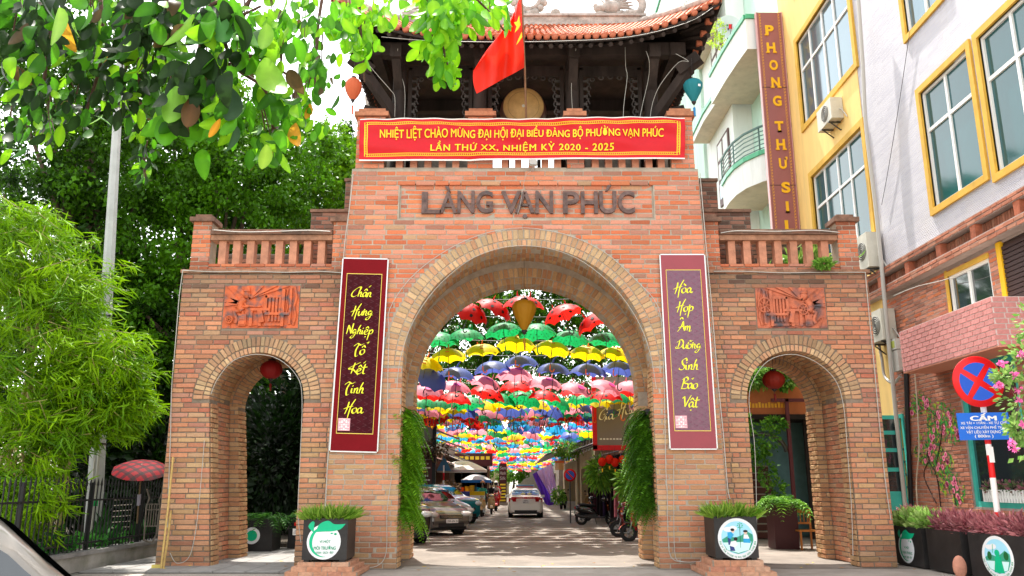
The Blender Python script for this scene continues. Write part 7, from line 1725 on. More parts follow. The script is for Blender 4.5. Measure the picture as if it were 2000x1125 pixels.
tree('tall far tree rising behind the others at the upper left', (-20, 52, 0), [(A(250, 330, 52), (7, 4, 6)), (A(120, 250, 52), (6, 4, 6)), (A(380, 300, 52), (6, 4, 5)), (A(60, 500, 50), (6, 4, 6)), (A(300, 600, 50), (6, 4, 6))], 30000, .34, dk, br, limbs=5, r=.5, group='far tall trees')
tree('tall far tree rising behind the left wing of the gate', (-13, 54, 0), [(A(520, 400, 54), (5, 4, 5)), (A(600, 480, 54), (5, 4, 5)), (A(440, 560, 50), (5, 4, 6)), (A(540, 760, 46), (3.5, 3, 5)), (A(480, 860, 45), (4, 3, 4)), (A(690, 430, 54), (3.5, 3, 3.5))], 30000, .32, dk, br, limbs=5, r=.45, group='far tall trees')
# understorey behind the fence and behind the left small arch
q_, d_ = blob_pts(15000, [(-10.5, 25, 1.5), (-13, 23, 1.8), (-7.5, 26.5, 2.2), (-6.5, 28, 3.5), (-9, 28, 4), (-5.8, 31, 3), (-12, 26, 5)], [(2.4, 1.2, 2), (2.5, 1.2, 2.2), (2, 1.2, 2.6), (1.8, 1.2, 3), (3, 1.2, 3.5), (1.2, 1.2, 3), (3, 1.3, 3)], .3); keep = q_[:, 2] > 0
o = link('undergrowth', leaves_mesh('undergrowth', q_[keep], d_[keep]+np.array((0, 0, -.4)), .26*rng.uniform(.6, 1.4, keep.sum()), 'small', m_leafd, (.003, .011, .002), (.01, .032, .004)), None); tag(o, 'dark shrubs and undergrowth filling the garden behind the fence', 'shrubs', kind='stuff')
b = MB(); b.bb(-16, -8.6, 15, 40, -.01, .16, m_soil); b.bb(-8.6, -6, 22.6, 40, -.01, .1, m_soil); b.build('garden_soil', kind='structure')
gw = thing('garden_wall', 'dark mossy garden wall deep behind the left small arch', 'wall', (-10, 31.5, 0)); q = MB(); q.bb(-7, 4.3, 0, .3, 0, 5.0, M('dark mossy wall', (.025, .028, .02), rough=.95, vary=.5, scale=1.5)); q.build('wall', gw)
# bamboo
def bamboo():
    t = thing('bamboo', 'bright feathery bamboo clump spilling over the fence at the left', 'bamboo', (-10.2, 17.6, 0)); o = np.array((-10.2, 17.6, 0))
    cl = [(A(60, 560, 16.5), (1.7, 1.3, 1.6)), (A(135, 670, 16.8), (1.4, 1.3, 1.1)), (A(195, 730, 17), (1.1, 1.0, .9)), (A(90, 780, 16.5), (1.7, 1.2, 1.0)), (A(20, 470, 16.5), (1.1, 1.1, 1.0)), (A(110, 560, 17), (1.0, 1, .7)), (A(235, 780, 17.2), (.6, .7, .6)), (A(30, 880, 16), (1.3, 1, .9)), (A(170, 800, 17), (1.2, 1, .7)), (A(20, 980, 15.5), (1, .8, .6))]
    k = 900; C_ = np.array([c[0] for c in cl]); tw, _ = blob_pts(k, C_, [c[1] for c in cl], .5); n = 27000; j = rng.integers(0, k, n)
    dirs = rng.normal(size=(k, 3))*np.array((.7, .7, .25)); dirs[:, 0] += .35; dirs[:, 2] -= .25
    P = tw[j]+dirs[j]*(rng.random((n, 1))-.5)*.7+rng.normal(size=(n, 3))*.06; D = dirs[j]*.8+rng.normal(size=(n, 3))*.55+np.array((0, 0, -.45))
    link('foliage', leaves_mesh('foliage', P-o, D, rng.uniform(.14, .4, n), 'bam', m_leaf, (.035, .13, .001), (.25, .46, .004), colf=np.clip(rng.random(k)[j]*.7+rng.random(n)*.3, 0, 1)), t)
    m_cane = M('bamboo cane', (.30, .24, .09), rough=.5, vary=.3, scale=9)
    for i in range(16):
        x = random.uniform(-.7, .7); y = random.uniform(-.5, .5); c = C_[i % len(C_)]-o; q = MB(); pts = catmull([(x, y, 0), (x*.9+c[0]*.15, y, 2.2), (c[0]*.6, c[1]*.5, c[2]*.85), (c[0], c[1], c[2]+.5)], 7)
        q.tube(pts, [.07*(1-.035*a) for a in range(len(pts))], m_cane, 7)
        for a in range(1, len(pts)-4, 2): q.lathe([(.078*(1-.035*a), -.015), (.085*(1-.035*a), 0), (.078*(1-.035*a), .015)], pts[a], m_cane, 8)
        q.build('cane', t)
    q = MB()
    for i in range(0, k, 2):
        p = Vector(tw[i]-o); d = Vector(dirs[i]).normalized(); q.tube([p-d*.35, p, p+d*.35], [.008, .006, .003], m_cane, 3, caps=False)
    o2 = q.build('twigs', t); o2['kind'] = 'stuff'
bamboo()
# fence, low wall, plants at its foot
fw_ = thing('low_wall', 'low mossy concrete kerb wall carrying the iron fence', 'wall', (-8.3, 18, 0)); m_conc = M('mossy concrete', (.30, .28, .25), rough=.9, vary=.25, scale=1.5, bump=.4, dirt=.6, dirtcol=(.12, .12, .05), tint2=((.17, .165, .14), 1.2))
q = MB(); q.bb(-.28, 0, -6, 3.4, 0, .3, m_conc); q.build('wall', fw_); q = MB(); q.bb(-.34, .05, -6, 3.42, .3, .37, M('kerb cap', (.2, .19, .18), rough=.9, vary=.3, scale=3, bump=.4)); q.build('cap', fw_)
fe = thing('iron_fence', 'black spiked iron fence along the garden at the left', 'fence', (-8.45, 18, .37)); m_iron = M('black iron', (.012, .012, .012), rough=.55)
bar_me = None
for i in range(62):
    y = 3.3-.15*i
    if bar_me is None: q = MB(); q.tube([(0, 0, 0), (0, 0, 1.22)], .013, m_iron, 6); q.tube([(0, 0, 1.22), (0, 0, 1.26), (0, 0, 1.4)], [.013, .024, .002], m_iron, 6); o = q.build('bar', fe); bar_me = o.data
    else: o = link('bar', bar_me, fe)
    o.location = (0, y, 0)
for z in (.12, .94): q = MB(); q.bb(-.02, .02, -6, 3.4, z, z+.035, m_iron); q.build('rail', fe)
for y in (-5.9, -3.5, -1.1, 1.2): q = MB(); q.bb(-.05, .03, y-.03, y+.03, -.35, 1.3, m_iron); q.build('fence_post', fe)
P, D = blob_pts(1500, [(-8.75, 15.2, .35), (-8.8, 16.2, .4), (-8.7, 17.4, .38), (-8.75, 14.2, .4), (-8.8, 18.6, .35)], [(.35, .7, .3)]*5, .3)
o = link('creeper', leaves_mesh('creeper', P, D+np.array((.6, -.5, .3)), .11*rng.uniform(.7, 1.5, 1500), 'small', m_leafd, (.03, .14, .02), (.06, .24, .03)), None); tag(o, 'round leaved creeper growing along the foot of the iron fence', 'creeper', kind='stuff')
for i, (x, y, s_) in enumerate(((-8.9, 18.2, 1.0), (-9.2, 19.4, 1.2), (-8.8, 20.4, .9), (-9.1, 16.7, .9))):
    n = 26; an = rng.uniform(0, 6.28, n); D = np.stack([np.cos(an)*.5, np.sin(an)*.5, rng.uniform(.7, 1.4, n)], 1); P = np.tile((x, y, .15), (n, 1))+rng.normal(size=(n, 3))*.04
    o = link('shrub', leaves_mesh('shrub', P-np.array((x, y, .15)), D, s_*rng.uniform(.5, .9, n), 'lance', m_leafd, (.01, .05, .01), (.03, .12, .02)), None, (x, y, .15)); tag(o, ['strap leaved plant behind the fence near its middle', 'larger strap leaved plant behind the metal grille', 'strap leaved plant nearest the gate behind the fence', 'small strap leaved plant behind the near fence'][i], 'plant', 'strap leaved plants behind the fence')
rk_ = MB(); rk_.box((0, 0, .2), (.3, .25, .45), M('pale stone', (.36, .33, .27), rough=.9, vary=.3, bump=.5), rot=(.1, .2, .3), taper=.7); rk_.build('stone', None, (-8.95, 15.9, .16), 'pale upright stone behind the fence beside the pole foot', 'stone')
# concrete lamp pole
lp = thing('concrete_pole', 'tall tapering grey concrete pole leaning slightly left behind the fence', 'pole', (-9.55, 19.4, 0)); m_cpole = M('pole concrete', (.42, .43, .42), rough=.85, vary=.15, scale=2, bump=.3, dirt=.3, dirtcol=(.2, .2, .19))
q = MB(); q.tube([(0, 0, 0), (-.35, 0, 6), (-.76, 0, 13)], [.20, .145, .09], m_cpole, 8, smooth=False); q.build('shaft', lp)
q = MB()
for z in (2.55, 5.6, 6.6): k = z/9.6; q.tube([(-.56*k, 0, z-.02), (-.56*k, 0, z+.02)], .19-.05*k+.01, m_steel, 12)
q.build('steel_band', lp)
q = MB(); put_text(q, 'KH 1', (-.13, -.19, 2.95), (1, 0, 0), (0, 0, 1), .16, .1, m_black); put_text(q, 'L1.7', (-.12, -.195, 2.75), (1, 0, 0), (0, 0, 1), .16, .1, m_black); q.build('stencil', lp)
q = MB(); q.tube([(.12, -.35, 0), (.05, -.3, 2.4)], .035, m_cab, 6); q.tube([(.0, -.34, 0), (-.03, -.3, 2.2)], .02, m_cab, 6); q.bb(.1, .19, -.39, -.37, 1.15, 1.28, UM['green']); q.build('conduit', lp)
# plaid umbrella and folded metal frame
pu = thing('plaid_umbrella', 'red and black plaid umbrella fixed on a stick by the fence', 'umbrella', at(275, 930, 18.6)); pu.rotation_euler = (R(20), R(8), 0)
m_plaid = bpy.data.materials.new('red plaid'); m_plaid.use_nodes = True; n = m_plaid.node_tree.nodes; l = m_plaid.node_tree.links
tc = n.new('ShaderNodeTexCoord'); mp = n.new('ShaderNodeMapping'); mp.inputs['Scale'].default_value = (5, 5, 5); mp.inputs['Rotation'].default_value = (0, 0, .5); sx = n.new('ShaderNodeSeparateXYZ'); l.new(tc.outputs['Object'], mp.inputs[0]); l.new(mp.outputs[0], sx.inputs[0]); fr_ = []
for ax in ('X', 'Y'):
    a = n.new('ShaderNodeMath'); a.operation = 'FRACT'; l.new(sx.outputs[ax], a.inputs[0]); b_ = n.new('ShaderNodeMath'); b_.operation = 'GREATER_THAN'; b_.inputs[1].default_value = .58; l.new(a.outputs[0], b_.inputs[0]); fr_.append(b_)
s_ = n.new('ShaderNodeMath'); s_.operation = 'ADD'; l.new(fr_[0].outputs[0], s_.inputs[0]); l.new(fr_[1].outputs[0], s_.inputs[1]); h_ = n.new('ShaderNodeMath'); h_.operation = 'MULTIPLY'; h_.inputs[1].default_value = .5; l.new(s_.outputs[0], h_.inputs[0])
cr = n.new('ShaderNodeValToRGB'); n['Principled BSDF'].inputs['Specular IOR Level'].default_value = .1; cr.color_ramp.elements[0].color = (.2, .003, .008, 1); cr.color_ramp.elements[1].color = (.03, .01, .012, 1); e_ = cr.color_ramp.elements.new(.5); e_.color = (.07, .006, .01, 1); l.new(h_.outputs[0], cr.inputs[0]); l.new(cr.outputs[0], n['Principled BSDF'].inputs['Base Color']); n['Principled BSDF'].inputs['Roughness'].default_value = .7
q = MB(); q.grid([[(1.0*k/5*math.cos(a)*(1-.07*abs(math.sin(a*4))*k/5)*.62, .62*k/5*math.sin(a), .2*math.sqrt(max(0, 1-(k/5)**2*.95))+.08) for a in [2*math.pi*i/32 for i in range(33)]] for k in range(6)], m_plaid); q.build('canopy', pu)
q = MB(); q.tube([(0, 0, .28), (.0, 0, -1.1)], .018, M('stick', (.2, .13, .07), rough=.7), 7); q.box((0, 0, -.55), (.06, .06, .25), M('tape', (.35, .32, .4), rough=.5)); q.build('stick', pu)
for i in range(8): a = 2*math.pi*i/8; q = MB(); q.bar((0, 0, .24), (.6*math.cos(a), .6*math.sin(a), .1), .008, m_steel); q.build('rib', pu)
mf = thing('metal_frame', 'folded rusty metal cart frame hung on the fence under the plaid umbrella', 'frame', at(292, 1060, 18.7)); m_rust = M('rusty steel', (.2, .17, .14), rough=.6, metal=.5, vary=.4, scale=10)
q = MB(); q.tube([(-.13, 0, .05), (-.15, 0, .75), (-.1, 0, .95), (-.18, 0, 1.15)], .018, m_rust, 6); q.tube([(.13, 0, .15), (.15, 0, .75), (.12, 0, .9), (.2, 0, 1.15)], .018, m_rust, 6); q.tube([(-.13, 0, .05), (.05, 0, 0), (.15, 0, .2), (.14, 0, .6)], .02, m_rust, 6); q.build('outline', mf)
for x in (-.08, -.03, .03, .08): q = MB(); q.tube([(x, 0, .35), (x, 0, .82)], .012, m_rust, 5); q.build('rung', mf)
for z in (.35, .82, .7): q = MB(); q.tube([(-.14, 0, z), (.14, 0, z)], .014, m_rust, 5); q.build('rung', mf)
gr_ = thing('wire_grille', 'dark wire ladder grille leaning on the fence beside the cart frame', 'grille', at(230, 1065, 18.8))
for k in range(9): q = MB(); q.tube([(-.2, 0, .12*k), (.22, .05, .12*k+.03)], .009, m_rust, 4); q.build('rung', gr_)
for x in (-.2, .22): q = MB(); q.tube([(x, 0, 0), (x, 0, 1.0)], .01, m_rust, 4); q.build('upright', gr_)
# bamboo sticks leaning on the pier
m_stick = M('dry bamboo stick', (.5, .33, .11), rough=.6, vary=.25, scale=9)
for (a, b_, lb) in (((314, 1114, 16.75), (338, 893, 17.2), 'long dry bamboo stick leaning on the left pier'), ((319, 1110, 16.85), (334, 998, 17.2), 'shorter bamboo stick leaning on the left pier')):
    A0, B0 = at(*a), at(*b_); A0.z = max(A0.z, .03); q = MB(); q.tube([(0, 0, 0), (B0-A0)*.5+Vector((.01, 0, 0)), B0-A0], .022, m_stick, 7)
    for k in (.2, .45, .7): q.lathe([(.022, -.01), (.028, 0), (.022, .01)], (B0-A0)*k, m_stick, 7)
    q.build('bamboo_stick', None, A0, lb, 'stick', 'sticks leaning on the left pier')
q = MB(); q.box((0, 0, .03), (.2, .1, .06), M('yellow scrap', (.6, .48, .12), rough=.7), rz=.3); q.build('yellow_scrap', None, (-7.0, 16.9, .03), 'small yellow scrap lying at the foot of the left pier', 'litter')

# ------------------------------------------------------------------ overhanging fig branches in the foreground
fg = thing('fig_branch', 'overhanging branches with big glossy green leaves across the top left', 'branch', (-2.5, 5, 6)); FO = np.array((-2.5, 5, 6.))
m_fig = M('fig leaf', attr=True, rough=.38, transl=.5, spec=.2, vary=.1, scale=9, pos=True)
T, Ft = leaf_tpl('oval'); T = T.copy(); T[:, 2] = -.2*(T[:, 1])**2+np.abs(T[:, 0])*.22
LM = []
for v in range(4):
    TT = T.copy(); TT[:, 2] += .07*v*np.sin(T[:, 1]*3.1); TT[:, 0] += .04*(v-1.5)*T[:, 1]**2; cc = np.ones((len(T), 3)); cc[1::3] = (1.5, 1.3, 1.6); LM.append(np_mesh('leaf', TT, Ft, m_fig, cc, smooth=True))
CL = [  # px, py, spread x, spread y, leaves, distance, length
 (40, 90, 60, 90, 16, 5.2, .19), (60, 200, 60, 60, 18, 5.4, .15), (120, 60, 60, 60, 20, 5.2, .2), (190, 120, 60, 80, 30, 5.6, .17), (150, 230, 60, 50, 24, 5.6, .14), (90, 250, 60, 40, 14, 5.8, .13), (260, 60, 50, 60, 26, 5.4, .18), (300, 150, 50, 70, 26, 5.6, .16), (240, 200, 50, 50, 22, 5.6, .14), (320, 40, 60, 40, 22, 5.3, .2),
 (410, 50, 55, 55, 20, 5.0, .25), (400, 140, 40, 40, 10, 5.0, .24), (340, 220, 30, 50, 9, 5.0, .22), (440, 220, 50, 60, 14, 5.0, .21), (380, 230, 30, 40, 7, 5.1, .2), (480, 90, 50, 60, 16, 5.2, .18), (530, 60, 40, 60, 16, 5.2, .18), (545, 170, 35, 60, 14, 5.2, .2), (570, 240, 30, 50, 12, 5.3, .17), (520, 290, 35, 45, 14, 5.3, .15), (600, 60, 40, 70, 22, 5.8, .14), (620, 160, 35, 60, 20, 5.8, .14), (600, 230, 30, 50, 12, 5.8, .12),
 (280, 270, 25, 70, 26, 6.0, .1), (285, 340, 18, 35, 12, 6.0, .1), (250, 240, 20, 30, 8, 6.0, .1),
 (680, 60, 35, 60, 24, 7.5, .17), (705, 105, 26, 35, 10, 7.6, .16), (740, 40, 40, 40, 16, 7.5, .16), (850, 30, 40, 40, 22, 7.5, .2), (900, 40, 40, 50, 20, 7.6, .18), (860, 90, 35, 45, 18, 7.6, .18), (870, 150, 22, 35, 14, 7.7, .16), (840, 120, 20, 25, 7, 7.7, .16), (955, 20, 30, 25, 8, 7.7, .17), (990, 45, 12, 25, 3, 7.8, .17), (1000, 10, 10, 15, 1, 7.8, .16), (30, 20, 60, 40, 14, 5.2, .17), (20, 270, 30, 40, 8, 6, .13)]
LP, LDir, LS, LC = [], [], [], []
for (x, y, sx_, sy_, n_, Yd, ln) in CL:
    for k_ in range(2):
        x2 = x+random.uniform(-.5, .5)*sx_; q = MB(); q.tube(catmull([at(x+random.uniform(-.3, .3)*sx_, y-1.3*sy_-20, Yd)-Vector(FO), at((x+x2)/2, y-.2*sy_-20, Yd+.1)-Vector(FO), at(x2, y+.8*sy_-20, Yd)-Vector(FO)], 5), [.006-.0004*j for j in range(11)], M('twig bark', (.09, .045, .03), rough=.8, vary=.3, scale=20), 4); q.build('twig', fg)
    for i in range(int(n_*2.6)):
        px_ = x+random.gauss(0, .55)*sx_; py_ = y+random.gauss(0, .5)*sy_-20; Yq = Yd+random.uniform(-.35, .35)
        p = at(px_, py_, Yq); d = Vector((random.gauss(0, .4), random.gauss(0, .35), -1)); d.normalize()
        if random.random() < .1: d = Vector((random.gauss(0, 1), random.gauss(0, .5), -.3)).normalized()
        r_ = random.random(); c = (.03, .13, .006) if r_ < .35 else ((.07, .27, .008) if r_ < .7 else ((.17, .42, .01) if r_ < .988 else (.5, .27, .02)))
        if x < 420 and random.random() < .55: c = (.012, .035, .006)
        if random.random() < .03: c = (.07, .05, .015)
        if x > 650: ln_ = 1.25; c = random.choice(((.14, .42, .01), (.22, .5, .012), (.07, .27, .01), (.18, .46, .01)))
        else: ln_ = 1
        LP.append(p); LDir.append(d); LS.append(ln*ln_*random.uniform(.55, 1.15)); LC.append(c)
ordr = sorted(range(len(LP)), key=lambda i: -LS[i]/LP[i].y*(1 if project(np.array(LP[i]))[1] > -20 else .1))
# a few leaves read singly off the photograph
SPEC = [((115, 15), (120, 95), .98, (.2, .42, .03)), ((255, 80), (240, 90), .8, (.18, .4, .03)), ((408, 12), (368, 95), 1.3, (.08, .26, .04)), ((432, 30), (437, 92), 1., (.07, .25, .05)), ((345, 168), (333, 250), 1.0, (.14, .34, .03)), ((378, 188), (368, 258), .9, (.09, .05, .015)), ((430, 232), (408, 274), .55, (.55, .27, .015)), ((452, 172), (450, 245), 1.0, (.03, .07, .03)), ((520, 112), (545, 195), 1.2, (.18, .4, .03)), ((520, 45), (520, 105), .9, (.18, .4, .03)), ((460, 245), (447, 305), 1.0, (.03, .08, .03)), ((520, 282), (518, 337), .9, (.22, .42, .03))]
for (x0, y0), (x1, y1), k, c in SPEC:
    a, b_ = at(x0, y0, 4.75), at(x1, y1, 4.7); 
    o = link('leaf', LM[rng.integers(4)], fg); d = (b_-a); Q = frames(np.array([d[:]]), roll=np.array([[random.gauss(0, .3), 1.0, random.gauss(.1, .2)]]))[0]; 
    o.matrix_local = Matrix.Translation(a-Vector(FO)) @ (Matrix(Q.tolist()).to_4x4() @ Matrix.Diagonal((d.length*k*.92, d.length, d.length*.8, 1))); o.color = (*c, 1)
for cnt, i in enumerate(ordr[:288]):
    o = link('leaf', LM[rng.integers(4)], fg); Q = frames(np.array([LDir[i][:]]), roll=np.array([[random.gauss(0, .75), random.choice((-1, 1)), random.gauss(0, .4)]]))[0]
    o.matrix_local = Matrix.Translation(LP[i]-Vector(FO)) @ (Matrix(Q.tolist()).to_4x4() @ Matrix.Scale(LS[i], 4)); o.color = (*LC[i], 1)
re_ = ordr[288:]; n = len(re_)
P = np.array([LP[i][:] for i in re_])-FO; D = np.array([LDir[i][:] for i in re_]); Q = frames(D, rng.normal(size=(n, 3))*.6+np.array((0, 1., 0))); sz = np.array([LS[i] for i in re_]); V = np.einsum('nij,kj->nki', Q, T)*sz[:, None, None]+P[:, None]
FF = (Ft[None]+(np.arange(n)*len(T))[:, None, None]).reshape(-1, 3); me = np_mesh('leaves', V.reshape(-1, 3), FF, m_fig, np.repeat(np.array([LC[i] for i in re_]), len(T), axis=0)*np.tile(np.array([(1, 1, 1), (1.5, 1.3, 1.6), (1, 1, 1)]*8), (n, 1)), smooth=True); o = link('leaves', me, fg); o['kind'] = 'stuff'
m_twig = M('twig bark', (.09, .045, .03), rough=.8, vary=.3, scale=20)
for pts in ([(540, -60, 5.3), (440, 0, 5.1), (452, 120, 5.1), (520, 180, 5.2), (535, 290, 5.3)], [(440, 0, 5.1), (400, 30, 5.1), (380, 190, 5.0)], [(250, -60, 5.6), (270, 120, 5.7), (278, 260, 6.0), (285, 350, 6)], [(120, -60, 5.4), (95, 90, 5.4), (80, 210, 5.5)], [(640, -60, 6), (620, 60, 5.9), (615, 200, 5.8)],
            [(820, -50, 7.6), (845, 30, 7.6), (862, 80, 7.6), (885, 170, 7.7)], [(700, -50, 7.6), (705, 60, 7.6), (712, 160, 7.6)], [(820, -50, 7.6), (920, -10, 7.6), (985, 60, 7.8)], [(452, 120, 5.1), (500, 110, 5.2), (560, 145, 5.2)], [(190, -60, 5.6), (200, 100, 5.6), (160, 240, 5.6)], [(540, -60, 5.3), (470, 25, 5.2), (510, 12, 5.2)], [(-60, -40, 5.2), (120, -35, 5.3), (320, -30, 5.3), (540, -60, 5.3), (700, -50, 6.6), (820, -50, 7.6)]):
    c = catmull([at(*p)-Vector(FO) for p in pts], 6); q = MB(); q.tube(c, [.014*(1-.6*i/len(c))+.003 for i in range(len(c))], m_twig, 6); q.build('twig', fg)
# ------------------------------------------------------------------ hanging ferns in the main arch
m_fern = M('fern leaf', attr=True, rough=.5, transl=.35)
def fern_mesh(P, D, L_, pin=17, cA=(.1, .26, .02), cB=(.22, .42, .04)):
    """fronds drooping from P in direction D: each is a string of leaflets"""
    n = len(P); T_ = np.linspace(.08, 1, pin); pos = []; dr = []; sz = []; cf = []; cl = rng.random(n)
    D = D/np.linalg.norm(D, axis=1, keepdims=True); side = np.cross(D, np.array((0, 0, 1.))); side /= np.linalg.norm(side, axis=1, keepdims=True)+1e-6
    for t in T_:
        c = P+D*L_[:, None]*t*(1-.25*t)+np.array((0, 0, -1.))*(L_*.75*t*t)[:, None]; tan = D*(1-.5*t)+np.array((0, 0, -1.5))*t
        for s in (-1, 1): pos.append(c); dr.append(side*s+tan*.45); sz.append(L_*.15*math.sin(math.pi*(.12+.8*(1-t)))); cf.append(cl)
    return leaves_mesh('fern', np.concatenate(pos), np.concatenate(dr), np.concatenate(sz)*1.25, 'lance', m_fern, cA, cB, colf=np.concatenate(cf), cvar=.15, roll=np.tile((0, .2, 1.), (len(np.concatenate(sz)), 1))+rng.normal(size=(len(np.concatenate(sz)), 3))*.35)
def fern_wall(label, c, ry, z0, z1, n, out, cA, cB, rx=.12):
    t = thing('hanging_fern', label, 'fern', (c[0], c[1], z0), 0, 'hanging ferns in the main arch'); o = np.array((c[0], c[1], z0))
    P = np.stack([c[0]+rng.uniform(-rx, rx, n), c[1]+rng.uniform(-ry, ry, n), rng.uniform(z0+.25, z1, n)], 1); D = np.stack([out*rng.uniform(.1, 1, n), rng.uniform(-1.1, .5, n), rng.uniform(-.2, .5, n)], 1)
    link('fronds', fern_mesh(P-o, D, rng.uniform(.45, .8, n), cA=cA, cB=cB), t)
    q = MB()
    for k in range(6): z = z0+.3+(z1-z0)*k/6; q.bb(c[0]-.16-o[0], c[0]+.16-o[0], -ry, ry, z-z0-.06, z-z0+.06, m_plas)
    q.build('planter_pockets', t); return t
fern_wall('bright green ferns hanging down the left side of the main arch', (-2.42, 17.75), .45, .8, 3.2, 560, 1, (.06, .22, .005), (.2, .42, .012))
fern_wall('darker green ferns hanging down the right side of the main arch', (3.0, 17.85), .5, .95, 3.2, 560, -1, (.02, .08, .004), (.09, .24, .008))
# ------------------------------------------------------------------ planters
m_pbox = M('black painted board', (.022, .02, .02), rough=.45, vary=.4, scale=3, dirt=.3, dirtcol=(.06, .055, .05)); m_em = M('emblem white', (.78, .78, .8), rough=.45); m_egr = M('emblem green', (.0, .45, .22), rough=.45); m_etx = M('emblem text green', (.02, .33, .17), rough=.45); m_sky = M('emblem sky blue', (.35, .68, .85), rough=.5); m_skin2 = M('print skin', (.75, .5, .4), rough=.6); m_navy = M('print navy', (.03, .05, .2), rough=.6); m_prb = M('print blue', (.03, .35, .65), rough=.6)
def disc(q, o, u, v, cx, cy, rx, ry, m, off, n=36):
    o, u, v = Vector(o), Vector(u).normalized(), Vector(v).normalized(); nn = u.cross(v)
    q.add([o+u*(cx+rx*math.cos(2*math.pi*i/n))+v*(cy+ry*math.sin(2*math.pi*i/n))+nn*off for i in range(n)], [tuple(range(n))], m)
def poly(q, o, u, v, pts, m, off, sc=1):
    o, u, v = Vector(o), Vector(u).normalized(), Vector(v).normalized(); nn = u.cross(v); q.add([o+u*a*sc+v*b_*sc+nn*off for a, b_ in pts], [tuple(range(len(pts)))], m)
def leaf_emblem(parent, o, u, v, r, line2, sx=1):
    q = MB(); disc(q, o, u, v, 0, 0, r, r, m_em, .004); e = q.build('emblem', parent); q = MB(); N = 24
    u_, v_ = Vector(u).normalized(), Vector(v).normalized(); nn = u_.cross(v_); o = Vector(o)
    V = []
    for i in range(N+1):      # crescent round the left side
        a = R(105+175*i/N); w_ = r*.2*math.sin(math.pi*(i/N)**.8)*(1-.35*i/N)+.004; 
        for k in (0, 1): rr = r*.86-w_*k; V.append(o+u_*rr*math.cos(a)+v_*rr*math.sin(a)+nn*.007)
    q.add(V, [(2*i, 2*i+1, 2*i+3, 2*i+2) for i in range(N)], m_egr)
    P = catmull([(-.5, .55, 0), (-.3, 1.0, 0), (.2, 1.2, 0), (.6, 1.0, 0), (1.25, 1.02, 0)], 5); P2 = catmull([(1.25, 1.02, 0), (.95, .72, 0), (.5, .6, 0), (0, .58, 0), (-.5, .55, 0)], 5)
    poly(q, o, u, v, [(p.x, p.y) for p in P+P2[1:-1]], m_egr, .008, r)
    P = catmull([(-.6, .5, 0), (-.95, .85, 0), (-.75, 1.15, 0), (-.6, 1.1, 0), (-.62, .8, 0), (-.6, .5, 0)], 4); poly(q, o, u, v, [(p.x, p.y) for p in P[:-1]], m_egr, .008, r)
    for a in (.35, -.1, 2.6): c = (.55+.12*math.cos(a), .42+.1*math.sin(a)); poly(q, o, u, v, [(c[0]-.1, c[1]), (c[0], c[1]+.05), (c[0]+.1, c[1]+.02), (c[0], c[1]-.04)], m_egr, .0085, r)
    q.build('leaf_mark', e)
    q = MB()
    put_text(q, 'VÌ MỘT', o+v_*r*.02+u_*r*.08, u, v, r*.66*sx, r*.23, m_etx, lift=.009, fat=.02); put_text(q, line2, o-v_*r*.32+u_*r*.08, u, v, r*1.3, r*.26, m_etx, lift=.009, fat=.025); put_text(q, 'XANH · SẠCH · ĐẸP', o-v_*r*.62+u_*r*.08, u, v, r*1.05, r*.17, m_etx, lift=.009, fat=.01)
    q.build('writing', e)
